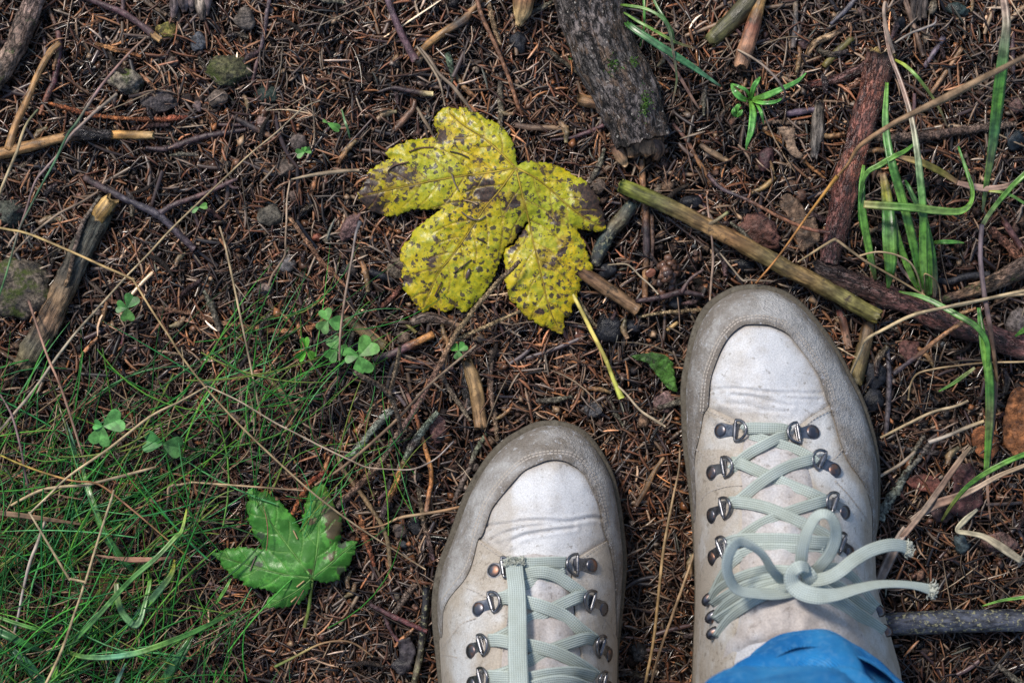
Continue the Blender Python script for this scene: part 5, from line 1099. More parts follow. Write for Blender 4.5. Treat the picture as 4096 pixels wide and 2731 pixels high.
oneblade('dry brown blade running under the flecked green blade', [(3978, 1400), (3985, 1520), (3975, 1650), (3958, 1800), (3950, 1950), (3962, 2080)], [10, 16, 18, 18, 12, 6], [(.2, .12, .06), DRP, (.17, .11, .09), BN], [24, 24, 20, 14, 10, 8], mat=M_straw)
oneblade('arching green blade entering the right edge at the lower right', [(4180, 1790), (4096, 1818), (4010, 1855), (3922, 1905), (3855, 1960), (3800, 2030), (3765, 2085)], [20, 22, 22, 20, 16, 8], [G3, G1, G3, G2, (.16, .2, .04), (.14, .15, .04)], [40, 42, 42, 38, 30, 20, 10])
oneblade('pale dry blade below the arching green blade', [(4180, 1825), (4096, 1862), (3990, 1905), (3900, 1955), (3820, 1990), (3740, 2020), (3642, 2079)], [12, 16, 20, 22, 34, 38, 16], [DRY, DRY, (.36, .27, .2), DRP, (.36, .28, .22)], [30, 30, 28, 24, 20, 16, 12], mat=M_straw)
oneblade('dry brown blade crossing down towards the boot side', [(3885, 1785), (3840, 1840), (3761, 1952), (3690, 2050), (3608, 2150)], [12, 24, 26, 26, 24], [DRY, DRP, (.26, .2, .15), DRP], [16, 18, 18, 16, 14], mat=M_straw)
oneblade('wide pale dry blade against the boot at the lace ends', [(3625, 2110), (3590, 2170), (3555, 2240), (3515, 2330), (3500, 2400)], [30, 40, 44, 34, 14], [(.32, .25, .2), (.26, .2, .16), (.34, .26, .2)], [14, 14, 12, 10, 8], mat=M_straw)
oneblade('bent bleached dry blade in the lower right litter', [(3910, 2036), (3860, 2080), (3829, 2121), (3880, 2132), (3939, 2147), (4010, 2190), (4090, 2245)], [12, 24, 18, 20, 24, 34, 26], [(.4, .37, .26), (.42, .38, .26), (.36, .3, .2), (.46, .40, .28)], [14, 16, 14, 16, 16, 14, 10], mat=M_straw)
oneblade('thin green blade at the right edge near the speckled stick', [(4180, 2370), (4096, 2387), (4010, 2400), (3930, 2422)], [14, 14, 12, 5], [G3, G1, G3], [20, 18, 14, 10])
oneblade('short green blade in the right litter beside the olive stick', [(3900, 1470), (3860, 1500), (3810, 1535), (3755, 1565)], [10, 16, 14, 6], [(.3, .28, .14), (.12, .24, .04), G1], [12, 14, 14, 12])
oneblade('brown and yellow streaked blade crossing behind the tuft', [(3585, 627), (3640, 638), (3698, 655), (3770, 692), (3833, 732)], [10, 24, 28, 26, 18], [BN, (.28, .22, .06), (.16, .16, .03), BN], [16, 18, 20, 20, 18], mat=M_straw)
oneblade('pinkish dry blade lying right of the tuft', [(3830, 732), (3900, 748), (3970, 755), (4042, 742)], [20, 28, 26, 20], [DRP, PK, (.34, .22, .16)], [22, 22, 24, 24], mat=M_straw)
oneblade('yellow green arched blade right of the pine branch top', [(3575, 238), (3620, 262), (3670, 310), (3726, 384), (3765, 450), (3790, 510)], [8, 14, 14, 12, 10, 6], [(.3, .32, .04), (.12, .24, .05), (.2, .2, .05), BN], [18, 26, 30, 26, 20, 12])
oneblade('yellow tipped curled blade at the right edge', [(3955, 765), (4010, 770), (4060, 790), (4120, 830)], [8, 12, 12, 10], [YE, G3, (.12, .24, .05), G1], [26, 28, 28, 24])
oneblade('bright blade at the very right below the tall blade', [(4180, 1250), (4110, 1310), (4060, 1345)], [24, 26, 8], [G1, G3, G2], [18, 18, 12])
oneblade('fresh short green shoot right of the tuft', [(3730, 970), (3770, 968), (3820, 968), (3858, 972)], [10, 18, 14, 4], [G3, (.12, .34, .05), G3], [12, 18, 18, 14])
for lab, pts, r, cols, z in [
    ('long pale straw slanting from the right edge over the branch', [(4180, 1150), (4096, 1163), (3922, 1200), (3800, 1225), (3651, 1261), (3540, 1315), (3464, 1359), (3440, 1410), (3400, 1500)], [6, 7, 6, 7, 7, 6, 6, 5], [ST, (.34, .27, .17), ST, (.40, .33, .22)], [44, 46, 46, 46, 44, 42, 38, 30, 16]),
    ('second straw running just under the long pale one', [(4180, 1170), (4096, 1178), (3980, 1190), (3870, 1215), (3780, 1232), (3660, 1252)], [5, 6, 5, 5], [(.34, .26, .16), ST], [36, 38, 38, 36, 34, 30]),
    ('bent tan straw arching left of the tuft', [(3192, 1048), (3260, 1005), (3330, 962), (3348, 962), (3400, 1000), (3464, 1046), (3560, 1100), (3698, 1182)], [3, 5, 6, 6, 5, 5, 4], [ST, (.36, .26, .15), STD, ST], [14, 24, 34, 34, 32, 28, 20, 12]),
    ('thin tan straw arched across the tuft base', [(3440, 1023), (3490, 1010), (3534, 1009), (3590, 1022), (3640, 1050), (3669, 1098), (3690, 1172)], [4, 4, 4, 4, 3], [ST, (.34, .26, .16)], [24, 30, 32, 32, 28, 22, 12]),
    ('small arched brown straw right of the tuft base', [(3694, 1185), (3698, 1130), (3700, 1095), (3735, 1115), (3756, 1150), (3762, 1200)], [3, 3, 3, 3], [STD, ST], [10, 20, 26, 24, 18, 10]),
    ('fluffy blurred grass stalk sweeping down from the right edge', [(4180, 190), (4096, 229), (4025, 266), (3910, 325), (3791, 388), (3670, 445), (3557, 505), (3440, 585), (3394, 655), (3355, 700)], [6, 9, 10, 13, 15, 12, 10, 9, 6, 5], [(.24, .17, .12), (.30, .2, .12), (.30, .2, .12), (.26, .16, .09), (.28, .15, .06)], [150, 140, 130, 115, 100, 86, 74, 62, 52, 44]),
    ('orange lower stem of the fluffy stalk ending at the boot', [(3350, 706), (3323, 740), (3230, 864), (3113, 1027), (3024, 1132)], [9, 7, 5, 4, 4], [(.42, .22, .05), (.34, .16, .05), (.34, .15, .05)], [44, 42, 34, 28, 22]),
    ('thin straw loop over the right litter', [(4180, 1440), (4096, 1447), (3939, 1451), (3800, 1466), (3735, 1476), (3670, 1495), (3642, 1540), (3634, 1598)], [4, 4, 4, 4, 4, 4], [ST, STD, ST], [26, 28, 28, 26, 26, 24, 18, 10]),
    ('pale straw curving down to the right boot side', [(3871, 1604), (3820, 1625), (3735, 1646), (3640, 1690), (3523, 1750)], [6, 6, 6, 5], [(.36, .28, .18), ST], [18, 20, 20, 18, 14]),
    ('knobbly pale straw ending at the flecked green blade', [(3935, 1684), (3860, 1712), (3790, 1742), (3718, 1768)], [7, 8, 8, 9], [ST, (.30, .25, .19), (.36, .31, .26)], [18, 18, 16, 14]),
    ('short pale straw touching the right boot side', [(3659, 1807), (3600, 1858), (3523, 1902)], [6, 7, 6], [(.34, .27, .2)], [14, 14, 12]),
    ('grey leaning straw at the top right grass', [(3590, -30), (3555, 30), (3540, 10), (3536, 60), (3552, 140), (3575, 210)], [5, 5, 6, 8, 8, 6], [(.3, .22, .16), (.26, .2, .16)], [24, 24, 26, 26, 24, 18]),
    ('grey arched stalk leading to the seedling', [(2952, 200), (3010, 232), (3060, 268), (3110, 320), (3140, 372), (3130, 400)], [4, 5, 5, 5, 4], [(.36, .28, .2), (.24, .17, .16)], [16, 24, 28, 28, 22, 14]),
    ('grey thin stalk bridging right from the pine branch top', [(3580, 172), (3640, 135), (3700, 112), (3738, 95), (3745, 70)], [4, 5, 5, 3], [(.36, .3, .24), (.2, .18, .18)], [18, 20, 20, 18, 14]),
    ('purple and green grass stalk in the left upper corner region', [(585, 150), (530, 200), (490, 243), (440, 300), (397, 355), (350, 425), (304, 496), (271, 538), (220, 645), (173, 729), (120, 830), (78, 915), (51, 1004), (19, 1116), (-20, 1230)], [4, 5, 5, 6, 6, 6, 5, 5, 4, 4, 4, 4, 4], [(.28, .18, .12), (.26, .15, .12), (.24, .15, .14), BG, BG, BG, (.14, .12, .10), (.10, .2, .08), GN], [26, 30, 34, 36, 38, 40, 40, 38, 36, 34, 32, 30, 30, 26, 20]),
    ('grey straw parallel to the purple and green stalk', [(465, 378), (415, 420), (374, 454), (320, 505), (281, 545), (230, 620), (187, 669), (140, 730), (105, 840), (78, 915)], [7, 6, 6, 5, 5, 5], [(.30, .24, .18), (.26, .19, .16), (.2, .14, .13), (.16, .10, .09)], [24, 28, 30, 32, 34, 32, 32, 32, 30, 28]),
    ('bent dry straw hanging at the left edge near the forked stick', [(150, 440), (110, 490), (86, 545), (70, 600), (45, 660), (10, 745), (-20, 830)], [4, 5, 6, 6, 6, 6], [(.12, .15, .08), ST, (.42, .33, .2), ST], [18, 26, 30, 32, 30, 26, 20]),
    ('very long thin straw from upper middle to the left edge', [(1281, 402), (1210, 435), (1108, 528), (1000, 617), (912, 700), (790, 815), (678, 924), (590, 1020), (505, 1107), (383, 1242), (299, 1336), (224, 1433), (150, 1540), (94, 1610), (-20, 1745)], [2.5, 3, 3, 3.5, 3.5, 4, 4, 4, 5, 5, 6, 6, 6], [(.36, .29, .2), ST, ST, (.34, .28, .2), (.30, .24, .18)], [12, 16, 20, 24, 28, 30, 32, 32, 32, 32, 30, 28, 26, 24, 18]),
    ('tan bent straw crossing from the left edge to the left boot', [(-40, 905), (30, 918), (121, 938), (299, 1013), (420, 1068), (528, 1116), (536, 1125), (608, 1242), (680, 1350), (730, 1430), (823, 1550), (950, 1690), (1100, 1835), (1234, 1956), (1340, 2040), (1453, 2120), (1580, 2200), (1701, 2276)], [5, 5, 5, 5, 5, 4.5, 4, 4, 4, 4, 4, 4, 4, 3.5, 3, 3], [(.44, .32, .13), (.42, .28, .12), (.42, .29, .14), (.38, .27, .14), (.42, .31, .18), (.36, .26, .16)], [24, 28, 32, 38, 40, 42, 42, 42, 42, 40, 38, 36, 34, 34, 32, 28, 22, 16]),
    ('upright pale straw left of the sorrel clump', [(879, 908), (893, 955), (907, 1009), (928, 1105), (949, 1205), (975, 1330), (996, 1430), (1020, 1550), (1043, 1660)], [4, 4.5, 4.5, 4, 4], [(.34, .25, .16), ST, (.42, .32, .2), ST], [10, 18, 24, 28, 30, 30, 28, 24, 16]),
    ('pinkish straw slanting down through the left grass', [(115, 1203), (150, 1310), (192, 1430), (240, 1540), (290, 1690), (337, 1845)], [6, 5, 5, 5, 5, 4], [(.26, .15, .11), (.32, .18, .12), (.30, .2, .14)], [16, 24, 28, 30, 28, 20]),
    ('greyish straw left of the rotten branch top', [(390, 768), (320, 812), (243, 850), (180, 895), (126, 938), (85, 980), (45, 1025)], [4, 5, 5, 5, 5, 5], [(.24, .17, .12), (.30, .22, .15)], [10, 16, 20, 22, 22, 22, 18]),
    ('folded straw zigzag over the grass at the lower left', [(828, 1545), (720, 1605), (599, 1667), (440, 1790), (330, 1865), (262, 1915), (190, 1985), (124, 2048), (122, 2056), (190, 2170), (274, 2310), (282, 2314), (338, 2326), (344, 2318), (395, 2150), (444, 2000), (455, 1962)], [3, 4, 5, 5, 5, 4, 4, 4, 4.5, 5, 5, 5, 5, 5, 5, 5], [(.44, .34, .2), ST, ST, (.46, .36, .22), (.44, .33, .18), ST, (.46, .37, .22)], [40, 44, 46, 48, 48, 48, 50, 50, 50, 50, 48, 48, 48, 48, 46, 44, 40]),
    ('straw running off the bottom edge from the zigzag straw', [(336, 2335), (322, 2385), (299, 2449), (262, 2560), (225, 2650), (170, 2760)], [5, 5, 5, 6, 6], [(.44, .34, .19), (.40, .3, .16), ST], [44, 44, 42, 40, 36, 30]),
    ('fine straw with a grass spikelet leading to the left boot', [(828, 1543), (960, 1606), (1100, 1690), (1192, 1737), (1300, 1792), (1402, 1840), (1468, 1868), (1560, 1876), (1641, 1877), (1700, 1858), (1748, 1830), (1785, 1795), (1814, 1765)], [3, 3.5, 3.5, 3.5, 3, 3, 3, 3], [(.46, .36, .24), (.42, .32, .22), (.36, .26, .18), (.3, .26, .24)], [40, 42, 42, 42, 40, 38, 36, 34, 34, 36, 38, 42, 46]),
    ('pale curved straw over the lower left grass', [(45, 2020), (110, 1985), (178, 1956), (260, 1945), (346, 1938), (480, 1905), (622, 1868)], [5, 6, 6, 6, 6, 5], [ST, (.44, .34, .2), (.40, .28, .16)], [22, 28, 30, 32, 32, 30, 24]),
    ('thin orange straw above the green leaf', [(767, 1928), (880, 1936), (1000, 1945), (1110, 1953), (1215, 1961)], [4, 4, 4, 3], [ST, (.36, .25, .14), (.30, .19, .12)], [22, 24, 24, 22, 18]),
    ('bleached straw at the far lower left', [(180, 2085), (150, 2170), (117, 2257), (90, 2370), (75, 2450), (52, 2550)], [7, 7, 6, 5, 5], [(.38, .3, .22), (.34, .28, .24), (.42, .36, .3)], [24, 26, 26, 24, 22, 16]),
    ('dark purple stem at the left edge in the grass', [(-10, 1560), (47, 1662), (84, 1797), (100, 1890), (122, 1985)], [4, 4.5, 5, 5, 4], [(.14, .09, .09), (.16, .11, .10)], [16, 24, 28, 26, 18]),
    ('orange curved grass stem across the lower left', [(-20, 1810), (80, 1855), (178, 1891), (290, 1922), (397, 1938), (520, 2030), (641, 2133), (760, 2235)], [3, 4, 4, 4, 4, 3, 3], [(.40, .33, .05), (.34, .18, .06), (.30, .14, .08), (.28, .22, .05)], [26, 32, 34, 36, 36, 34, 30, 22]),
    ('straw curl in the grass left of the green leaf', [(770, 1928), (720, 1938), (678, 1946), (672, 1990), (660, 2055)], [4, 5, 6, 5, 4], [ST, (.36, .25, .15), (.3, .2, .12)], [22, 24, 22, 18, 12]),
    ('long straw standing between the two boots', [(2720, 1790), (2715, 1880), (2690, 2000), (2655, 2192), (2634, 2380), (2612, 2574), (2575, 2760)], [4, 4, 5, 6, 6, 6, 6], [(.3, .2, .12), (.36, .25, .13), (.34, .22, .10), (.38, .26, .13)], [12, 16, 20, 22, 22, 20, 16]),
    ('second straw between the boots near the right boot', [(2785, 2190), (2740, 2320), (2690, 2460), (2640, 2600), (2600, 2750)], [5, 6, 6, 5], [(.34, .23, .13), (.26, .17, .10)], [12, 14, 14, 12, 10]),
    ('thin pale stem pointing at the right boot toe from above', [(2826, 780), (2836, 870), (2848, 960), (2852, 1050), (2846, 1120), (2840, 1200)], [3, 4, 4, 5, 5, 4], [(.24, .16, .12), (.3, .2, .15), (.34, .24, .17)], [12, 16, 18, 18, 18, 16]),
    ('bent straw over the dark gap left of the boot toe', [(2432, 1060), (2508, 1058), (2560, 1105), (2600, 1140), (2632, 1176)], [3, 3.5, 3.5, 3], [(.3, .23, .14), (.4, .32, .22)], [12, 18, 18, 16, 14]),
    ('thin straw left of the right boot toe top', [(2878, 1010), (2920, 1062), (2970, 1120), (3000, 1120), (3090, 1125)], [3, 4, 4, 3], [(.36, .29, .2), (.26, .2, .15)], [14, 16, 18, 18, 16]),
    ('long flat brown blade straw left of the yellow leaf top', [(1165, 718), (1230, 704), (1300, 693), (1380, 684), (1435, 682)], [3, 6, 8, 8, 6], [(.36, .28, .18), (.30, .22, .14)], [14, 16, 16, 16, 14]),
    ('vertical grey stem left of the pinkish stone', [(1160, 722), (1148, 800), (1146, 880), (1142, 960), (1140, 1020), (1118, 1060), (1090, 1100), (1075, 1140)], [3.5, 4, 4, 4, 5, 5, 4], [(.3, .22, .15), (.26, .18, .12)], [16, 18, 20, 20, 18, 16, 14, 12]),
    ('straight grey stem passing the sorrel clump', [(1440, 890), (1422, 940), (1410, 1020), (1395, 1100), (1380, 1190), (1366, 1290), (1360, 1360), (1358, 1440)], [9, 4.5, 4.5, 5, 5, 4.5, 4], [(.10, .10, .11), (.24, .18, .14), (.3, .2, .14), (.26, .17, .13)], [20, 24, 28, 30, 32, 32, 30, 26]),
    ('pointed grey stem touching the upper yellow leaf lobe', [(1680, 190), (1720, 240), (1760, 300), (1810, 345), (1850, 395), (1890, 448)], [4, 6, 6, 7, 7, 3], [(.24, .18, .13), (.3, .22, .15)], [14, 18, 20, 20, 20, 18]),
    ('thin bent grey stem beside the pointed stem', [(1665, 185), (1700, 230), (1745, 300), (1765, 350), (1780, 425)], [4, 5, 5, 4, 3], [(.26, .2, .14)], [12, 14, 16, 16, 14]),
    ('straw in the leaf gap pointing left of the leaf top', [(1668, 430), (1690, 470), (1715, 510), (1735, 548)], [6, 7, 6, 4], [(.34, .25, .16), (.26, .18, .12)], [12, 14, 14, 12]),
    ('olive thin twig joining the left boot litter', [(1890, 2015), (1780, 2040), (1690, 2055), (1600, 2070), (1530, 2100), (1430, 2118)], [5, 6, 6, 6, 3, 3], [(.3, .15, .07), (.27, .19, .11), (.3, .15, .07)], [12, 14, 14, 14, 14, 12]),
    ('curved brown grass stem at the bottom left of the boot', [(1100, 2665), (1180, 2625), (1280, 2575), (1370, 2562), (1430, 2580), (1490, 2625)], [6, 5, 4, 4, 3], [(.14, .2, .05), (.3, .18, .09), (.26, .16, .09)], [12, 16, 18, 18, 16, 12]),
    ('pale thin stem below the left boot toe litter', [(2484, 1590), (2450, 1530), (2500, 1570), (2560, 1640), (2620, 1680), (2660, 1705)], [3, 4, 4, 5, 6, 4], [(.36, .28, .18), (.42, .34, .23)], [10, 12, 14, 14, 14, 12])]:
    single('straw', lab, 'straw', pts, r, M_straw, cols, z=z, sides=6, jag=.4, rough=.03, n_per=6)
t = empty('grass_tuft', P(2510, 60, 0), 'few green grass blades fanning out right of the bark log', 'grass tuft')
for lab, pts, w, cols, z in [
    ('broad dark green blade pointing right from behind the log', [(2505, 85), (2519, 103), (2608, 164), (2748, 253), (2884, 347)], [14, 26, 30, 26, 8], [G2, (.04, .13, .05), (.05, .15, .06), (.10, .22, .12)], [16, 22, 26, 26, 18]),
    ('bowed thin green blade right of the log top', [(2480, 20), (2520, 24), (2585, 37), (2645, 70), (2678, 122), (2690, 190), (2703, 270), (2706, 330), (2688, 420)], [8, 12, 12, 12, 10, 9, 6], [(.12, .22, .04), G3, (.12, .22, .09), (.2, .16, .10), (.10, .14, .05), DRP], [24, 30, 34, 36, 34, 30, 24, 18, 12]),
    ('yellow green blade crossing the broad blade by the log', [(2495, 50), (2550, 85), (2608, 117), (2700, 168), (2772, 192), (2790, 198)], [8, 12, 12, 10, 5], [(.14, .26, .05), G3, (.16, .24, .06), (.3, .12, .08)], [20, 26, 28, 26, 22, 18]),
    ('thin blade running up beside the log top', [(2575, -40), (2577, 40), (2576, 110), (2560, 190)], [8, 10, 8, 5], [G1, G2, G1], [20, 22, 20, 14]),
    ('long brown grass blade below the broad blade', [(2625, 185), (2670, 235), (2720, 310), (2770, 395), (2800, 440)], [8, 14, 12, 8], [DRP, (.22, .13, .10), BN], [16, 18, 18, 16, 12]),
    ('top edge green blade between log and olive stick', [(2600, -40), (2625, 20), (2655, 70), (2690, 130), (2695, 180)], [8, 12, 10, 8], [G1, G2, (.08, .14, .05)], [18, 20, 22, 20, 16])]:
    blade('blade', pts, w, cols, z, t)
t = empty('seedling', P(3002, 395, 0), 'bright green star shaped grass seedling above the dark soil', 'seedling')
for pts, w in (([(3002, 398), (3015, 350), (3030, 325), (3042, 308)], [14, 22, 18, 5]), ([(3002, 398), (3060, 385), (3130, 355), (3190, 325), (3225, 292)], [12, 26, 22, 16, 4]), ([(3004, 402), (3050, 412), (3100, 408), (3138, 388)], [10, 16, 14, 5]),
               ([(3000, 400), (3012, 450), (3005, 520), (2990, 570), (2984, 602)], [12, 28, 26, 14, 4]), ([(2998, 402), (2965, 392), (2938, 365), (2924, 335)], [12, 26, 22, 5]), ([(3000, 392), (2985, 362), (2950, 345), (2926, 335)], [8, 14, 12, 4]), ([(3022, 410), (3045, 450), (3055, 500)], [8, 14, 4])):
    blade('blade', pts, w, [(.16, .36, .05), (.10, .32, .06), (.14, .38, .08)], [9, 16, 20, 18, 14], t)
t = empty('seedling', P(2945, 440, 0), 'tiny clover like seedling under the star shaped one', 'seedling')
for pts in ([(2945, 470), (2950, 430), (2965, 420)], [(2945, 470), (2960, 455), (2970, 440)], [(2945, 470), (2935, 450), (2938, 430)]):
    blade('leaflet', pts, [6, 20, 6], [(.10, .30, .05)], [8, 12, 12], t)

# broad blades in the lower left grass
t = empty('grass_tuft', P(268, 2608, 0), 'broad bladed grass clump among the fine grass at the lower left', 'grass tuft')
for lab, pts, w, cols, z in [
    ('broad green blade standing in the middle of the left grass', [(325, 1850), (345, 1930), (372, 2010), (411, 2117), (468, 2210), (540, 2290)], [10, 22, 26, 28, 30, 20], [G2, G1, G1, (.04, .14, .03), (.06, .17, .03)], [10, 16, 20, 22, 20, 14]),
    ('folded green blade rising to the right in the left grass', [(262, 2610), (300, 2560), (374, 2482), (514, 2327), (631, 2224), (700, 2150), (725, 2126), (740, 2070), (750, 2015)], [12, 18, 20, 20, 20, 16, 10, 4], [(.08, .2, .04), G2, GB, G2, GB, (.14, .26, .05), (.3, .32, .04)], [14, 24, 30, 36, 38, 36, 34, 30, 24]),
    ('long arched green blade near the bottom left', [(265, 2605), (330, 2625), (421, 2628), (510, 2618), (585, 2599), (680, 2565), (772, 2528), (870, 2480), (962, 2432)], [16, 20, 22, 24, 24, 22, 18, 8], [G3, GB, (.09, .25, .14), G3, G2, G2, G1], [14, 24, 30, 34, 36, 34, 30, 24, 14]),
    ('curled pale green blade loop in the left grass', [(466, 2330), (470, 2390), (490, 2450), (535, 2498), (560, 2480), (578, 2420), (597, 2340), (600, 2300)], [20, 26, 28, 26, 18, 18, 12], [(.16, .2, .05), GB, (.16, .32, .14), (.12, .3, .05), (.12, .26, .04)], [24, 26, 26, 24, 24, 22, 18, 14]),
    ('pale blade with a yellow tip beside the curled loop', [(515, 2500), (560, 2450), (620, 2380), (670, 2320), (692, 2280), (698, 2236)], [30, 34, 28, 24, 18, 6], [G2, (.12, .24, .13), GB, (.10, .22, .09), (.14, .22, .03), (.34, .3, .04)], [12, 18, 22, 24, 22, 18]),
    ('dark green broad blade at the left edge bottom', [(-40, 2510), (40, 2545), (110, 2580), (190, 2608)], [36, 34, 26, 10], [(.03, .12, .03), (.04, .14, .03)], [20, 22, 20, 14]),
    ('green blade lying above the dark left edge blade', [(-40, 2455), (60, 2490), (150, 2515), (262, 2528)], [12, 16, 14, 6], [G1, (.05, .16, .03)], [22, 24, 24, 18]),
    ('wide green blade leaving the bottom edge', [(770, 2540), (735, 2600), (690, 2670), (620, 2770)], [18, 36, 38, 34], [G2, (.05, .17, .06), G1], [12, 14, 14, 10]),
    ('broad blade low in the bottom left corner', [(50, 2600), (110, 2660), (180, 2740)], [30, 44, 36], [(.04, .14, .06), (.05, .17, .07)], [12, 14, 12]),
    ('bright yellow green blade at the bottom edge', [(215, 2650), (222, 2700), (235, 2770)], [24, 34, 36], [(.14, .34, .04), (.10, .28, .03)], [16, 16, 12]),
    ('grey green blade at the bottom of the left grass', [(505, 2650), (480, 2700), (450, 2770)], [6, 16, 22], [(.10, .2, .14), (.08, .2, .12)], [16, 16, 14]),
    ('small green blade left of the green leaf', [(925, 2310), (905, 2350), (880, 2390), (862, 2415)], [6, 14, 12, 4], [G1, (.10, .24, .04)], [14, 16, 14, 12])]:
    blade('blade', pts, w, cols, z, t)
oneblade('flat brown dry blade in the left grass', [(380, 2218), (460, 2232), (540, 2238), (620, 2236), (700, 2228)], [5, 14, 22, 16, 6], [BN, (.26, .13, .08), (.28, .15, .10)], [20, 24, 26, 26, 22], mat=M_straw)
oneblade('broad brown dry blade at the left edge of the grass', [(-40, 2048), (60, 2058), (180, 2075), (337, 2097)], [22, 22, 18, 8], [(.22, .14, .08), (.16, .10, .06)], [26, 26, 24, 18], mat=M_straw)
oneblade('green and brown blade sliver by the heart shaped sorrel', [(235, 1620), (265, 1700), (290, 1770), (308, 1830)], [6, 14, 18, 14], [DRP, (.08, .16, .10), (.05, .14, .04)], [16, 20, 20, 14])
print('grass blades done')

# ------------------------------------------------------------------ wood sorrel
def sorrel(label, x, y, leaves, h=16, col=(.09, .24, .055), stalk=None, width=1.05, name='wood_sorrel'):
    t = empty(name, P(x, y, 0), label, 'wood sorrel')
    c0 = P(x, y, h * .001)
    for (deg, L, *rest) in leaves:
        tilt = rest[0] if rest else 0.0
        fold = rest[1] if len(rest) > 1 else .12
        L = L * S
        a = math.radians(deg)
        ux = Vector((math.cos(a), math.sin(a), tilt)).normalized(); uy = Vector((-math.sin(a), math.cos(a), 0))
        out = [(.02, .03), (.18, .2), (.42, .40), (.66, .53), (.84, .52), (.96, .40), (1.0, .25), (.95, .1), (.86, 0)]
        V = []; F = []; Cc = []
        rows = 6
        def pt(px, py):
            q = c0 + ux * px * L + uy * py * L * width
            q.z += abs(py) * L * fold * 2 - .12 * L * px * px + .0003 * noise.noise((q.x * 300, q.y * 300, 0))
            return q
        cl = tuple(q * random.uniform(.85, 1.15) for q in col)
        for sgn in (1, -1):
            base = len(V)
            for i, (px, py) in enumerate(out):
                for j in range(rows + 1):
                    f = j / rows
                    mx = min(px, .86) * (1 - 0) if j == 0 else px
                    qx = (min(px, .86)) * (1 - f) + px * f
                    V.append(pt(qx, sgn * py * f)); k = 1.12 if j == 0 else 1
                    Cc.append(tuple(min(1, q * k) for q in cl))
            for i in range(len(out) - 1):
                for j in range(rows):
                    a0 = base + i * (rows + 1) + j
                    q = (a0, a0 + rows + 1, a0 + rows + 2, a0 + 1)
                    F.append(q if sgn > 0 else q[::-1])
        n = len(V)
        V2 = V + [v - Vector((0, 0, .0002)) for v in V]
        F2 = F + [tuple(i + n for i in f[::-1]) for f in F]
        mk('leaflet', np.array(V2), F2, M_sorrel, t, Cc + Cc)
    sx, sy = stalk or (x + random.uniform(-20, 20), y + random.uniform(20, 50))
    stick('stalk', [(x, y), ((x + sx) / 2 + 5, (y + sy) / 2), (sx, sy)], 2.6, M_straw, [(.12, .2, .08), (.3, .1, .14)], z=[h - .5, h * .6, 4], sides=5, parent=t, jag=0)
    return t
sorrel('lone four lobed looking sorrel right of the rotten branch', 509, 1232, [(62, 58), (-88, 52), (170, 46, -.1)], h=20, stalk=(485, 1375))
sorrel('upper sorrel of the clump left of the yellow leaf', 1312, 1283, [(108, 50), (-12, 54), (232, 52)], h=24, stalk=(1330, 1350))
sorrel('middle sorrel of the clump', 1347, 1397, [(115, 52), (228, 54), (-5, 42)], h=20)
sorrel('lowest and largest sorrel of the clump by the purple stick', 1436, 1424, [(48, 84), (-72, 76), (176, 56)], h=26, col=(.095, .25, .055))
sorrel('folded yellow green sorrel at the left of the clump', 1226, 1400, [(98, 52, .1, .5), (-42, 46, 0, .4), (228, 52, 0, .5)], h=18, col=(.10, .27, .04), width=.7)
sorrel('small sorrel alone above the dark twigs', 1834, 1402, [(42, 38), (140, 32, 0, .4), (-90, 34)], h=16)
sorrel('tiny sorrel beside the brown angular stone', 1219, 608, [(195, 36), (18, 26, 0, .4), (100, 20, 0, .4)], h=16)
sorrel('two leaved sorrel by the long thin straw', 796, 829, [(205, 34), (12, 34)], h=14, width=.75)
sorrel('shiny sorrel with a large heart leaf in the left grass', 412, 1704, [(22, 84, .05), (-106, 78, -.05), (165, 38, 0, .4)], h=34, col=(.10, .29, .07))
sorrel('dim spread sorrel in the shade of the left grass', 651, 1776, [(168, 78, 0, .2), (-12, 78, 0, .2)], h=24, col=(.05, .16, .04))
sorrel('narrow leaved seedling above the left arm of the yellow leaf', 1310, 492, [(-28, 56), (150, 22)], h=14, width=.55, name='seedling')
for lab, x, y, L, a in [('small green needle leaf right of the seedling', 1384, 505, 0, 0)]:
    oneblade(lab, [(1366, 435), (1378, 480), (1392, 520), (1400, 560)], [4, 9, 9, 4], [(.10, .2, .08)], [10, 16, 16, 10])

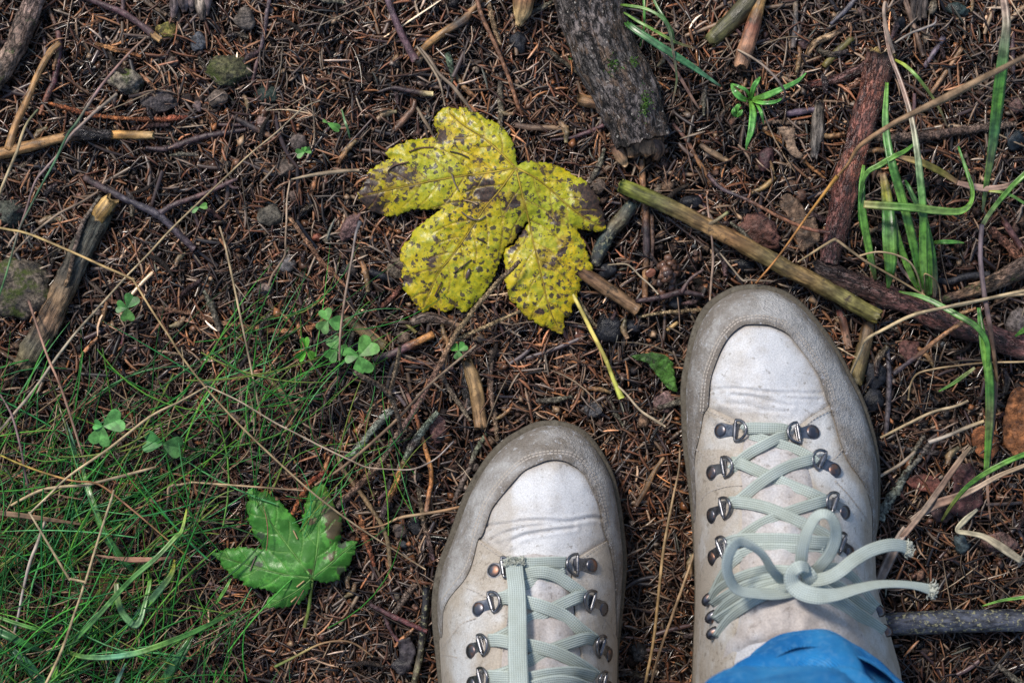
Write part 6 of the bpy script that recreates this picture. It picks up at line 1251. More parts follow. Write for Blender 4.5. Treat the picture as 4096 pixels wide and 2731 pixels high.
# ------------------------------------------------------------------ boots
class Boot:
    def __init__(s, label, out_l, out_r, up_l, up_r, toe_y, ht, creases, mirror=1):
        s.sole = spline(out_l + out_r[::-1] + out_l[:1], 4)[:-1]
        s.upper = spline(up_l + up_r[::-1] + up_l[:1], 4)[:-1]
        s.toe_y = toe_y; s.ht = ht
        s.creases = creases
        mn = s.upper.min(0) - 30; mx = s.upper.max(0) + 30
        s.g = 7.0
        s.x0, s.y0 = mn
        nx = int((mx[0] - mn[0]) / s.g) + 2; ny = int((mx[1] - mn[1]) / s.g) + 2
        X, Y = np.meshgrid(s.x0 + np.arange(nx) * s.g, s.y0 + np.arange(ny) * s.g)
        d = dist_poly(s.upper, X, Y); ins = inside(s.upper, X, Y)
        d = np.where(ins, d, 0)
        t = Y - toe_y
        H = np.interp(t, [a for a, _ in ht], [b for _, b in ht]) * .001
        # across: straight distance to the sides beats the medial ridge
        Dm = np.interp(t, [0, 300, 700, 1200, 1600], [250, 330, 370, 350, 330])
        q = np.clip(d / Dm, 0, 1)
        prof = (1 - (1 - q) ** 2.3) ** .62
        Z = .021 + (H - .021) * prof
        Zi = np.where(ins, Z, .021)
        for _ in range(6):   # soften
            Zp = np.pad(Zi, 1, mode='edge')
            Zb = (Zp[:-2, 1:-1] + Zp[2:, 1:-1] + Zp[1:-1, :-2] + Zp[1:-1, 2:] + 2 * Zi) / 6
            w = np.clip((d - 10) / 30, 0, 1)
            Zi = Zi * (1 - w) + Zb * w
        for _ in range(30):
            Zp = np.pad(Zi, 1, mode='edge')
            Zb = (Zp[:-2, 1:-1] + Zp[2:, 1:-1] + Zp[1:-1, :-2] + Zp[1:-1, 2:] + 2 * Zi) / 6
            w = np.clip((d - 130) / 100, 0, 1)
            Zi = Zi * (1 - w) + Zb * w
        for line, dep, wid in creases:
            dd = dist_poly(spline(line, 6), X, Y, False)
            Zi = Zi - dep * .001 * np.exp(-(dd / wid) ** 2) + dep * .0005 * np.exp(-((dd - wid * 2.1) / (wid * 1.1)) ** 2)
        s.Z = Zi; s.label = label
    def z(s, X, Y):
        X = np.asarray(X, float); Y = np.asarray(Y, float)
        fx = np.clip((X - s.x0) / s.g, 0, s.Z.shape[1] - 1.001); fy = np.clip((Y - s.y0) / s.g, 0, s.Z.shape[0] - 1.001)
        ix = fx.astype(int); iy = fy.astype(int); ax = fx - ix; ay = fy - iy
        Z = s.Z
        return (Z[iy, ix] * (1 - ax) * (1 - ay) + Z[iy, ix + 1] * ax * (1 - ay) + Z[iy + 1, ix] * (1 - ax) * ay + Z[iy + 1, ix + 1] * ax * ay)
    def panel(s, name, poly, mat, off, root, step=9, wall=-.003, roll=12, dirtf=None, puff=0.0, wav=0.0003):
        # round off the drawn corners, keep real corners
        p = np.array(poly, float); out = []; n = len(p)
        for i in range(n):
            a, b_, c_ = p[i - 1], p[i], p[(i + 1) % n]; d_ = p[(i + 2) % n]
            u = (b_ - a) / (np.linalg.norm(b_ - a) + 1e-9); v = (c_ - b_) / (np.linalg.norm(c_ - b_) + 1e-9); w_ = (d_ - c_) / (np.linalg.norm(d_ - c_) + 1e-9)
            ta = b_ + (b_ - c_) if u @ v < .45 else a
            td = c_ + (c_ - b_) if v @ w_ < .45 else d_
            for t in (0, .25, .5, .75):
                out.append(0.5 * ((2 * b_) + (-ta + c_) * t + (2 * ta - 5 * b_ + 4 * c_ - td) * t ** 2 + (-ta + 3 * b_ - 3 * c_ + td) * t ** 3))
        poly = out
        V2, F = cdt(poly, step, step)
        X, Y = V2[:, 0], V2[:, 1]
        de = dist_poly(resample(poly, 20), X, Y)
        z = s.z(X, Y) + off - .0011 * np.exp(-(de / roll) ** 2) + wav * vnoise(X, Y, .016, off * 1000)
        if puff: z = z + puff * (1 - np.exp(-de / 50))
        dirt = np.exp(-de / 16) if dirtf is None else dirtf(X, Y, de)
        return solid_sheet(name, V2, F, z, mat, root, cols=None, extra={'dirt': dirt}, wall_to=wall)
    def stitches(s, name, line, off, root, gap=15, ln=11, r=2.5, double=0):
        V = []; F = []
        for dd in ([0] if not double else [0, double]):
            q = resample(spline(line, 8), gap, closed=False)
            tg = np.gradient(q, axis=0); tg /= np.linalg.norm(tg, axis=1)[:, None]
            nm = np.stack([-tg[:, 1], tg[:, 0]], -1)
            q = q + nm * dd
            for p, t_, n_ in zip(q, tg, nm):
                a = p - t_ * ln / 2; b = p + t_ * ln / 2
                base = len(V)
                for e, k in ((a, .2), (p, 1.0), (b, .2)):
                    for u, h in ((-1, 0), (0, .9), (1, 0)):
                        pp = e + n_ * u * r
                        V.append(P(pp[0], pp[1], float(s.z(pp[0], pp[1])) + off + h * r * S * 1.3 * k))
                for i in range(2):
                    for j in range(2):
                        c0 = base + i * 3 + j; F.append((c0, c0 + 3, c0 + 4, c0 + 1))
        return mk(name, np.array(V), F, M_thread, root)

def ribbon(name, pts, w, zs, root, mat=None, roll=None, thick=.0010, n_per=8, fray=False):
    """flat woven lace: pts in photograph pixels, zs heights in mm, roll in radians (0 lies flat)"""
    n = len(pts)
    zz = np.interp(np.linspace(0, 1, n), np.linspace(0, 1, len(zs)), zs) * .001
    rl = np.zeros(n) if roll is None else np.interp(np.linspace(0, 1, n), np.linspace(0, 1, len(roll)), roll)
    ww = np.interp(np.linspace(0, 1, n), np.linspace(0, 1, np.size(w)), np.atleast_1d(w))
    sp = spline(np.column_stack([np.array(pts, float), zz, rl, ww]), n_per)
    Cn = Pa(sp[:, 0], sp[:, 1], sp[:, 2])
    T = np.gradient(Cn, axis=0); T /= np.linalg.norm(T, axis=1)[:, None]
    B = np.cross(T, [0, 0, 1.0]); B /= np.linalg.norm(B, axis=1)[:, None] + 1e-9
    N = np.cross(B, T)
    c, s_ = np.cos(sp[:, 3])[:, None], np.sin(sp[:, 3])[:, None]
    B, N = B * c + N * s_, N * c - B * s_
    W = (sp[:, 4] * S * .5)[:, None]
    s = np.concatenate([[0], np.cumsum(np.linalg.norm(np.diff(Cn, axis=0), axis=1))])
    h = thick / 2
    prof = [(-1, 0), (-.93, .8), (-.6, 1), (-.2, 1.06), (.2, 1.06), (.6, 1), (.93, .8), (1, 0), (.93, -.8), (.5, -1), (-.5, -1), (-.93, -.8)]
    V = np.stack([Cn + B * W * a + N * h * b for a, b in prof], 1); k, m = V.shape[:2]
    SU = np.zeros((k, m, 3))
    for j, (a, b) in enumerate(prof):
        SU[:, j, 0] = s; SU[:, j, 1] = (a * W[:, 0]); SU[:, j, 2] = b
    F = []
    for i in range(k - 1):
        for j in range(m):
            j2 = (j + 1) % m
            F.append((i * m + j, i * m + j2, (i + 1) * m + j2, (i + 1) * m + j)[::-1])
    F.append(tuple(range(m))[::-1] if False else tuple(range(m))); F.append(tuple(range((k - 1) * m, k * m))[::-1])
    o = mk(name, V.reshape(-1, 3), F, mat or M_lace, root, None, SU.reshape(-1, 3))
    if fray:
        Vf = []; Ff = []; rr = random.Random(int(pts[-1][0]))
        e = Cn[-1]; Te = T[-1]; Be = B[-1]; Ne = N[-1]; w_ = W[-1, 0]
        for i in range(170):
            u = rr.uniform(-1.15, 1.15); p0 = e - Te * rr.uniform(0.0, .0042) + Be * u * w_ + Ne * rr.uniform(-.0012, .0018)
            d = (Te * rr.uniform(.1, 1.1) + Be * rr.gauss(0, .8) + Ne * rr.gauss(0.2, .8)); d /= np.linalg.norm(d)
            d2 = np.cross(d, [rr.gauss(0, 1), rr.gauss(0, 1), 1.0]); d2 /= np.linalg.norm(d2) + 1e-9
            ln = rr.uniform(.0010, .0026); th = .00028
            q1 = p0 + d * ln * .5 + d2 * ln * .25; q2 = p0 + d * ln
            up = np.cross(d, d2); base = len(Vf)
            for q in (p0, q1, q2):
                Vf += [q + d2 * th, q - d2 * th * .5 + up * th, q - d2 * th * .5 - up * th]
            for i2 in range(2):
                for j in range(3):
                    j2 = (j + 1) % 3; Ff.append((base + i2 * 3 + j, base + i2 * 3 + j2, base + i2 * 3 + 3 + j2, base + i2 * 3 + 3 + j))
        fo = mk('frayed_end', np.array(Vf), Ff, M_fray, root)
    return o

def wire(name, P3, r, parent, mat=None, sides=8, closed=False):
    Cn = np.array(P3, float); k = len(Cn)
    T, N, B = frames(Cn)
    a = np.linspace(0, 2 * math.pi, sides, endpoint=False)
    V = np.array([[Cn[i] + r * (math.cos(x) * B[i] + math.sin(x) * N[i]) for x in a] for i in range(k)]).reshape(-1, 3)
    F = [(i * sides + j, i * sides + (j + 1) % sides, (i + 1) * sides + (j + 1) % sides, (i + 1) * sides + j) for i in range(k - 1) for j in range(sides)]
    F += [tuple(range(sides))[::-1], tuple(range((k - 1) * sides, k * sides))]
    return mk(name, V, F, mat or M_metal, parent)

def eyelet(boot, root, rx, ry, gx, gy):
    """rivet at (rx,ry), ring reaching towards (gx,gy)"""
    zr = float(boot.z(rx, ry)) + .0022; zg = float(boot.z(gx, gy)) + .0030
    A = np.array(P(rx, ry, zr)); G = np.array(P(gx, gy, max(zg, zr - .004)))
    U = G - A; L = np.linalg.norm(U); U /= L
    # surface normal estimate
    e = 16
    pu = np.array(P(rx + e, ry, float(boot.z(rx + e, ry)))) - np.array(P(rx - e, ry, float(boot.z(rx - e, ry))))
    pv = np.array(P(rx, ry - e, float(boot.z(rx, ry - e)))) - np.array(P(rx, ry + e, float(boot.z(rx, ry + e))))
    N = np.cross(pu, pv); N /= np.linalg.norm(N)
    if N[2] < 0: N = -N
    N = N * .6 + np.array([0, 0, 1]) * .4
    N -= U * np.dot(N, U); N /= np.linalg.norm(N)
    W = np.cross(N, U)
    R = 31 * S
    # tear shaped plate from the rivet to the barrel
    out = [(R * math.cos(a), R * math.sin(a)) for a in np.linspace(math.radians(75), math.radians(285), 14)]
    out += [(L * .45, -R * .74), (L * .78, -R * .78), (L * .78, R * .78), (L * .45, R * .74)]
    V = []; n = len(out); F = []
    for h, sc in ((-.0012, 1), (.0004, 1), (.0008, .93)):
        for (a, b) in out: V.append(A + U * a * sc + W * b * sc + N * h)
    for l in range(2):
        for j in range(n):
            j2 = (j + 1) % n; F.append((l * n + j, l * n + j2, (l + 1) * n + j2, (l + 1) * n + j))
    F.append(tuple(range(2 * n, 3 * n)))
    plate = mk('lace_eyelet', np.array(V), F, M_metal, root, smooth=False)
    # rivet dome
    V = [A + N * .0017]; F = []; seg = 18
    for r_, h in ((.35, .00165), (.68, .0014), (.88, .0010), (.93, .0004)):
        for j in range(seg):
            a = 2 * math.pi * j / seg; V.append(A + (U * math.cos(a) + W * math.sin(a)) * R * r_ * .92 + N * h)
    for j in range(seg):
        j2 = (j + 1) % seg; F.append((0, 1 + j, 1 + j2))
        for l in range(3): F.append((1 + l * seg + j, 1 + (l + 1) * seg + j, 1 + (l + 1) * seg + j2, 1 + l * seg + j2))
    mk('rivet', np.array(V), F, M_rivet, plate)
    # barrel hinge across
    ctr = A + U * L * .70 + N * .0018
    wire('barrel', [ctr + W * x for x in (-R * .85, -R * .8, R * .8, R * .85)], .0013, plate, sides=12)
    # D ring
    pts = []
    for a in np.linspace(-math.pi / 2, math.pi / 2, 13):
        pts.append(ctr + U * (L * .50 * math.cos(a) + .0002) + W * R * 1.3 * math.sin(a) + N * (.0006 * math.cos(a)))
    pts = [ctr + W * -R * .5] + [ctr + W * -R * 1.1] + pts + [ctr + W * R * 1.1] + [ctr + W * R * .5]
    wire('ring', pts, .00085, plate, sides=8)
    return plate

def hook(boot, root, x, y, ang, z=None):
    zb = (float(boot.z(x, y)) + .003) if z is None else z * .001
    A = np.array(P(x, y, zb)); a = math.radians(ang)
    U = np.array([math.cos(a), math.sin(a), .1]); N = np.array([0, 0, 1.0])
    V = []; F = []; seg = 16; R = 30 * S
    W = np.cross(N, U)
    rows = ((0.0, .0022), (.4, .0020), (.75, .0014), (1.0, 0.0), (.9, -.001))
    for r_, h in rows:
        for j in range(seg):
            t_ = 2 * math.pi * j / seg; V.append(A + (U * math.cos(t_) * 1.15 + W * math.sin(t_) * .8) * R * r_ + N * h)
    for l in range(len(rows) - 1):
        for j in range(seg):
            j2 = (j + 1) % seg; F.append((l * seg + j, (l + 1) * seg + j, (l + 1) * seg + j2, l * seg + j2))
    o = mk('lace_hook', np.array(V), F, M_rivet, root)
    wire('hook_shank', [A - N * .002 + U * x_ for x_ in (0, R * .6, R * 1.2)], .0018, o, sides=8)
    return o

def inset_curve(pts, dx, dy): return [(x + dx, y + dy) for x, y in pts]

def build_sole(b, root):
    poly = resample(b.sole, 18)
    n = len(poly); ctr = poly.mean(0)
    V = []; F = []
    prof = [(0.003, -.012), (.006, 0.0), (.0105, .0), (.0112, -.006), (.0120, -.006), (.0128, 0.0), (.0175, .0), (.0195, -.004), (.0203, -.02), (.0203, -.2)]
    for h, insf in prof:
        for p in poly:
            q = ctr + (p - ctr) * (1 + insf)
            V.append(P(q[0], q[1], h))
    m = len(prof)
    for l in range(m - 1):
        for j in range(n):
            j2 = (j + 1) % n; F.append((l * n + j, l * n + j2, (l + 1) * n + j2, (l + 1) * n + j))
    F.append(tuple(range(n))[::-1]); F.append(tuple(range((m - 1) * n, m * n)))
    V = np.array(V)
    # polygons run clockwise in world space or not: let Blender sort normals by area sign
    dirt = np.tile(np.abs(np.sin(np.arange(n) * .9)) * .5 + .5, m)
    return mk('sole', V, F, M_sole, root, extra={'dirt': dirt})

# ---------- right boot
RL = [(3002,1136),(2936,1146),(2875,1177),(2823,1217),(2783,1279),(2757,1355),(2742,1427),(2727,1498),(2721,1575),(2724,1646),(2727,1738),(2734,1814),(2746,1900),(2766,2090),(2778,2351),(2772,2560),(2766,2731),(2768,2900),(2800,3080),(2880,3230),(3010,3310)]
RR = [(3068,1141),(3135,1161),(3186,1192),(3237,1238),(3303,1319),(3354,1396),(3405,1493),(3451,1585),(3487,1687),(3512,1789),(3522,1900),(3518,2070),(3503,2164),(3490,2333),(3480,2550),(3470,2750),(3440,2950),(3370,3150),(3250,3280),(3130,3325)]
RUL = [(3003,1158),(2945,1168),(2888,1197),(2842,1238),(2806,1296),(2780,1366),(2765,1435),(2752,1505),(2746,1575),(2748,1646),(2750,1738),(2755,1814),(2764,1900),(2776,2090),(2784,2351),(2778,2560),(2772,2731),(2776,2900),(2810,3070),(2890,3210),(3010,3290)]
RUR = [(3068,1161),(3128,1180),(3176,1209),(3226,1254),(3290,1333),(3341,1409),(3390,1503),(3436,1594),(3470,1692),(3497,1793),(3511,1900),(3512,2070),(3502,2164),(3508,2333),(3540,2460),(3576,2588),(3606,2710),(3610,2900),(3520,3100),(3350,3250),(3150,3310)]
crR = [([(2842, 1560), (2920, 1552), (3000, 1560), (3080, 1568), (3180, 1572), (3290, 1570)], 1.0, 5), ([(2845, 1575), (2900, 1568), (2935, 1552), (3010, 1556)], .6, 4), ([(2925, 1580), (3010, 1586), (3080, 1605), (3170, 1625)], .8, 5),
       ([(2890, 1612), (2980, 1618), (3060, 1640), (3150, 1648)], .5, 6), ([(3090, 1578), (3170, 1592), (3280, 1598)], .6, 4), ([(2850, 1538), (2930, 1535), (2990, 1545)], .4, 4), ([(2880, 1650), (2920, 1672), (2950, 1700)], 1.2, 14)]
htR = [(0, 44), (120, 52), (350, 60), (560, 62), (700, 72), (900, 90), (1100, 106), (1250, 118), (1400, 126), (2200, 128)]
RB_ = Boot('', RL, RR, RUL, RUR, 1140, htR, crR)
rb = empty('hiking_boot', P(3120, 2200, 0), 'right boot with tied lace bow, reaching higher in the picture', 'boot', 'pair of pale leather lace up boots')
build_sole(RB_, rb)
innR_l = [(3028,1296),(2990,1297),(2966,1304),(2926,1335),(2890,1386),(2864,1447),(2844,1508),(2836,1559),(2831,1625)]
innR_r = [(3060,1297),(3084,1302),(3145,1330),(3191,1381),(3237,1442),(3272,1498),(3293,1549),(3308,1600),(3318,1612)]
rl2 = [(2813,1656),(2803,1712),(2793,1763),(2780,1814),(2778,1900),(2782,1990),(2782,2060)]
rr2 = [(3318,1612),(3339,1682),(3369,1789),(3400,1855),(3446,1920),(3476,1990),(3490,2060),(3490,2170)]
rand_poly = RUL[::-1][7:] if False else None
def cut(side, ymax): return [p for p in side if p[1] <= ymax]
randR = cut(RUL, 2090)[::-1] + cut(RUR, 2164) + [(3500, 2200), (3488, 2190)] + rr2[::-1] + innR_r[::-1] + innR_l + rl2 + [(2780, 2088)]
edge_dirt = lambda X, Y, de: np.exp(-de / 22) * .9
RB_.panel('toe_rand', randR, M_suede, .0034, rb, step=9, wall=-.004, roll=9, dirtf=lambda X, Y, de: np.exp(-de / 22) * .8 + .25 * (X < 2850), wav=.0005)
vampR = innR_l[::-1] + innR_r
def grow(poly, k):
    p = np.array(poly, float); c_ = p.mean(0); return [tuple(c_ + (q - c_) * (1 + k / max(1, np.linalg.norm(q - c_)))) for q in p]
vampR = [(2948, 1690), (2930, 1685), (2822, 1632)] + [tuple(np.array(p) + np.array([-10, -4])) for p in innR_l[:-1][::-1]] + [tuple(np.array(p) + np.array([10, -2])) for p in innR_r[:-1]] + [(3328, 1622), (3215, 1700), (3200, 1790), (3080, 1800), (2960, 1785)]
RB_.panel('vamp', vampR, M_white, .0005, rb, step=8, wall=-.002, roll=8, dirtf=lambda X, Y, de: np.exp(-de / 18) * .9 + .35 * np.exp(-((Y - 1590) / 60) ** 2) * np.random.rand(len(X)) + .3 * (Y > 1650), wav=.0007)
tongR_old = [(2975, 1735), (3080, 1728), (3185, 1738), (3235, 1850), (3270, 2000), (3300, 2150), (3345, 2330), (3400, 2420), (3440, 2470), (3395, 2455), (3330, 2412), (3250, 2388), (3190, 2383), (3130, 2395), (3060, 2420), (3000, 2460), (2965, 2500), (2945, 2450), (2945, 2330), (2955, 2200), (2958, 2050), (2955, 1850)]
tongR = [(2975, 1735), (3080, 1728), (3185, 1738), (3235, 1850), (3270, 2000), (3300, 2150), (3345, 2330), (3400, 2420), (3460, 2510), (3500, 2620), (3380, 2590), (3300, 2570), (3190, 2562), (3080, 2565), (2990, 2590), (2870, 2660), (2900, 2560), (2940, 2500), (2945, 2330), (2955, 2200), (2958, 2050), (2955, 1850)]
RB_.panel('tongue', tongR, M_tongue, .0018, rb, step=10, wall=-.006, roll=14, puff=.003, dirtf=lambda X, Y, de: .5 + 0 * X, wav=.0016)
liR = [(2860, 2640), (2880, 2560), (2960, 2520), (3060, 2500), (3190, 2495), (3330, 2510), (3440, 2550), (3560, 2640), (3560, 2950), (3400, 3120), (3100, 3160), (2880, 3000), (2830, 2760)]
RB_.panel('lining', liR, M_tongue, .0012, rb, step=22, wall=-.002)
quLR = [(2832, 1628), (2945, 1684), (2985, 1745), (2975, 1850), (2978, 2050), (2970, 2200), (2965, 2330), (2964, 2430), (2955, 2530), (2940, 2650), (2890, 2800), (2880, 2980), (2980, 3130), (3080, 3180), (3060, 3290)] + [p for p in RUL[::-1] if p[1] > 2060] + [(2776, 2090), (2774, 2040)] + rl2[::-1][1:] 
RB_.panel('quarter', quLR, M_cream, .0020, rb, step=10, wall=-.003, roll=9, dirtf=lambda X, Y, de: np.exp(-de / 25) * .7 + .25 + .35 * np.exp(-((X - 2850) / 60) ** 2) * (Y > 1800), wav=.0009)
quRR = [(3320, 1620), (3205, 1695), (3178, 1745), (3215, 1850), (3250, 2000), (3282, 2150), (3330, 2330), (3385, 2410), (3430, 2520), (3475, 2650), (3520, 2850), (3450, 3080), (3250, 3180), (3080, 3180), (3085, 3290)] + [p for p in RUR[::-1] if p[1] > 2164 and p[1] < 3300] + [(3500, 2172)] + rr2[::-1][:-1]
RB_.panel('quarter', quRR, M_cream, .0020, rb, step=10, wall=-.003, roll=9, dirtf=lambda X, Y, de: np.exp(-de / 25) * .7 + .2, wav=.0009)
RB_.stitches('toe_stitching', [(2812, 1640), (2818, 1560), (2826, 1500), (2846, 1440), (2874, 1376), (2912, 1322), (2960, 1284), (3030, 1272), (3095, 1282), (3160, 1312), (3210, 1366), (3255, 1428), (3292, 1486), (3316, 1545), (3330, 1600)], .0036, rb, double=-11)
RB_.stitches('seam_stitching', [(2842, 1648), (2900, 1676), (2955, 1706)], .0026, rb)
RB_.stitches('seam_stitching', [(3318, 1640), (3260, 1672), (3210, 1712)], .0026, rb)
RB_.stitches('seam_stitching', [(2788, 1800), (2830, 1832), (2880, 1858)], .0026, rb)
RB_.stitches('seam_stitching', [(3368, 1800), (3340, 1832), (3318, 1842)], .0026, rb)
RB_.stitches('seam_stitching', [(2795, 2010), (2830, 1970), (2900, 1945), (2960, 1940)], .0026, rb)
RB_.stitches('seam_stitching', [(3345, 1925), (3400, 1985), (3450, 2050), (3478, 2090)], .0026, rb)
RB_.stitches('seam_stitching', [(2790, 2290), (2815, 2235), (2870, 2180), (2935, 2160)], .0026, rb)
for a in ((2885, 1722, 2975, 1722), (3249, 1729, 3164, 1735), (2849, 1890, 2925, 1862), (3336, 1881, 3262, 1832), (2848, 2062, 2920, 2022), (3376, 2048, 3312, 2000), (2851, 2232, 2907, 2175), (3396, 2212, 3345, 2160)):
    eyelet(RB_, rb, *a)
for x, y, an in ((2838, 2395, 40), (2852, 2465, 35), (2858, 2530, 30)): hook(RB_, rb, x, y, an)
for x, y, an in ((3510, 2440, 150), (3540, 2520, 150)): hook(RB_, rb, x, y, an)
def rz(x, y, o=3.0): return float(RB_.z(x, y)) * 1000 + o
def lace_on(boot, root, name, pts, w=42, o=3.4, roll=None, over=None, **kw):
    zs = [float(boot.z(x, y)) * 1000 + (o if np.ndim(o) == 0 else np.interp(i / (len(pts) - 1), np.linspace(0, 1, len(o)), o)) for i, (x, y) in enumerate(pts)]
    return ribbon(name, pts, w, zs, root, roll=roll, **kw)
L = lambda *a, **k: lace_on(RB_, rb, 'lace', *a, **k)
L([(2978, 1722), (2992, 1712), (3060, 1712), (3130, 1716), (3158, 1728)], 44, o=[4, 6, 6.5, 6, 4])
L([(3150, 1742), (3110, 1752), (3058, 1779), (3005, 1808), (2962, 1840), (2925, 1880)], 40, o=[3.5, 6, 7, 7, 6, 4])
L([(3000, 1740), (3050, 1755), (3109, 1772), (3180, 1796), (3232, 1822), (3268, 1850)], 38, o=[3, 4, 4.2, 4.5, 5, 4])
L([(2925, 1848), (2960, 1852), (3010, 1874), (3080, 1905), (3160, 1940), (3240, 1972), (3300, 2000)], 44, o=[5, 6, 7, 5, 5, 6, 5])
L([(3266, 1832), (3225, 1842), (3160, 1862), (3090, 1898), (3030, 1940), (2970, 1990), (2930, 2020)], 44, o=[5, 6.5, 7, 8.5, 7, 5, 5])
L([(2918, 2008), (2960, 2008), (3040, 2022), (3110, 2045), (3180, 2078), (3250, 2110), (3330, 2155)], 44, o=[5, 6.5, 7, 8, 7, 6, 5])
L([(3312, 2000), (3270, 2010), (3190, 2035), (3110, 2066), (3030, 2105), (2965, 2150), (2920, 2185)], 44, o=[5, 6.5, 6, 5.5, 5, 5, 4])
L([(2912, 2172), (2960, 2160), (3060, 2158), (3160, 2160), (3260, 2168), (3340, 2172)], 52, o=[5, 7, 7, 7, 7, 5])
L([(2905, 2255), (2960, 2215), (3040, 2192), (3120, 2190), (3200, 2195), (3300, 2200)], 36, o=[4, 5, 5, 5, 5, 4])
L([(2846, 2400), (2880, 2350), (2960, 2305), (3060, 2278), (3170, 2280)], 36, o=[4, 5, 7, 10, 16])
L([(2850, 2420), (2900, 2385), (2980, 2340), (3080, 2310), (3180, 2300)], 38, o=[5, 6, 8, 11, 15])
L([(2860, 2475), (2900, 2420), (2980, 2370), (3080, 2335), (3180, 2318)], 38, o=[4, 5, 8, 10, 13])
L([(2862, 2480), (2940, 2430), (3020, 2385), (3110, 2350), (3200, 2330)], 34, o=[7, 8, 9, 10, 12])
L([(2866, 2545), (2920, 2470), (2990, 2420), (3070, 2375), (3150, 2345)], 36, o=[4, 5, 7, 9, 10])
L([(2850, 2380), (2890, 2300), (2930, 2250), (2980, 2210)], 36, o=[5, 5, 5, 4])
L([(3200, 2350), (3290, 2365), (3360, 2410), (3440, 2470), (3530, 2530)], 62, o=[10, 9, 7, 6, 5])
L([(3240, 2310), (3340, 2340), (3420, 2400), (3490, 2450)], 50, o=[9, 8, 6, 5])
L([(3250, 2290), (3330, 2270), (3400, 2300), (3480, 2400), (3520, 2440)], 40, o=[8, 7, 5, 5, 4])
k6 = lambda p: [(2700 + x * .5299, 1900 + y * .5299) for x, y in p]
kn = 122
ribbon('lace_loop', k6([(900, 780), (820, 790), (740, 720), (670, 610), (590, 540), (500, 500), (425, 555), (390, 680), (420, 800), (490, 870), (620, 890), (760, 895), (900, 870)]), 46,
       [kn, kn + 4, kn + 12, kn + 18, kn + 20, kn + 20, kn + 22, kn + 20, kn + 16, kn + 12, kn + 8, kn + 4, kn], rb, roll=[.3, .6, .9, 1.0, .9, .5, .5, .5, .6, .7, .6, .5, .2])
ribbon('lace_loop', k6([(930, 740), (950, 660), (965, 540), (1000, 420), (1050, 330), (1110, 290), (1170, 310), (1210, 390), (1210, 490), (1170, 590), (1110, 670), (1040, 740)]), 46,
       [kn, kn + 8, kn + 14, kn + 18, kn + 20, kn + 22, kn + 22, kn + 20, kn + 16, kn + 12, kn + 8, kn], rb, roll=[.2, .2, .4, .6, .7, .8, .7, .4, .2, .2, .1, 0])
ribbon('lace_end', k6([(960, 770), (1060, 790), (1160, 770), (1250, 720), (1350, 640), (1470, 570), (1600, 530), (1700, 530), (1770, 560)]), 48,
       [kn + 2, kn + 8, kn + 12, kn + 14, kn + 12, kn + 6, kn, kn - 6, kn - 12], rb, roll=[0, .2, .3, .3, .3, .3, .3, .4, .6], fray=True)
ribbon('lace_end', k6([(1010, 700), (940, 690), (880, 740), (890, 820), (960, 880), (1080, 910), (1220, 900), (1360, 860), (1520, 825), (1680, 820), (1820, 835), (1960, 870)]), [40, 46, 50, 58, 62, 60, 50, 46, 42, 40, 40, 42],
       [kn + 12, kn + 16, kn + 14, kn + 12, kn + 14, kn + 16, kn + 14, kn + 10, kn + 4, kn - 2, kn - 8, kn - 14], rb, roll=[-.5, -.4, -.3, -.2, 0, .2, .5, .7, .9, 1.0, .9, .3], fray=True)
ribbon('lace_knot', k6([(905, 665), (960, 700), (1015, 760), (1030, 830), (1010, 880)]), [44, 50, 54, 50, 46], [kn - 6, kn + 7, kn + 10, kn + 6, kn - 4], rb, roll=[.1, .2, .1, 0, 0])

# ---------- left boot
LL = [(2220,1679),(2141,1687),(2068,1723),(2011,1759),(1953,1816),(1903,1889),(1859,1968),(1823,2062),(1787,2163),(1758,2235),(1737,2314),(1726,2408),(1729,2502),(1740,2610),(1752,2731),(1770,2950),(1780,3200),(1790,3450),(1840,3650),(1950,3790),(2090,3850)]
LR = [(2285,1694),(2343,1723),(2393,1780),(2436,1853),(2465,1925),(2487,2033),(2501,2141),(2509,2249),(2501,2358),(2487,2502),(2476,2610),(2473,2731),(2470,2950),(2475,3200),(2470,3450),(2430,3650),(2330,3790),(2190,3855)]
LUL = [(2222,1702),(2150,1710),(2080,1744),(2026,1779),(1970,1834),(1922,1904),(1880,1982),(1845,2074),(1808,2174),(1780,2246),(1760,2322),(1750,2410),(1752,2502),(1760,2610),(1768,2731),(1784,2950),(1792,3200),(1804,3450),(1856,3630),(1960,3770),(2090,3830)]
LUR = [(2282,1714),(2332,1742),(2380,1796),(2420,1864),(2448,1932),(2470,2038),(2484,2144),(2492,2250),(2486,2360),(2476,2502),(2470,2610),(2468,2731),(2466,2950),(2468,3200),(2460,3450),(2418,3630),(2320,3770),(2190,3835)]
c13 = lambda p: [(1650 + x * .7215, 1600 + y * .7215) for x, y in p]
crL = [(c13([(400, 700), (500, 690), (640, 670), (760, 670), (880, 670), (1000, 650), (1050, 660)]), 1.3, 7), (c13([(440, 770), (520, 735), (620, 705), (760, 690), (900, 680)]), 1.0, 6), (c13([(520, 810), (600, 760), (700, 735), (800, 720), (900, 705)]), 1.0, 7), (c13([(480, 800), (560, 770), (640, 740)]), .7, 6), (c13([(450, 790), (500, 830), (560, 850)]), .8, 14)]
htL = [(0, 44), (120, 52), (350, 62), (540, 66), (700, 76), (900, 92), (1100, 108), (1250, 118), (1400, 126), (2200, 128)]
LB_ = Boot('', LL, LR, LUL, LUR, 1680, htL, crL)
lb = empty('hiking_boot', P(2120, 2700, 0), 'left boot with one loose lace end hanging straight down', 'boot', 'pair of pale leather lace up boots')
build_sole(LB_, lb)
innL_l = [(2206,1838),(2180,1843),(2155,1853),(2097,1881),(2054,1925),(2011,1975),(1967,2033),(1946,2091),(1928,2141)]
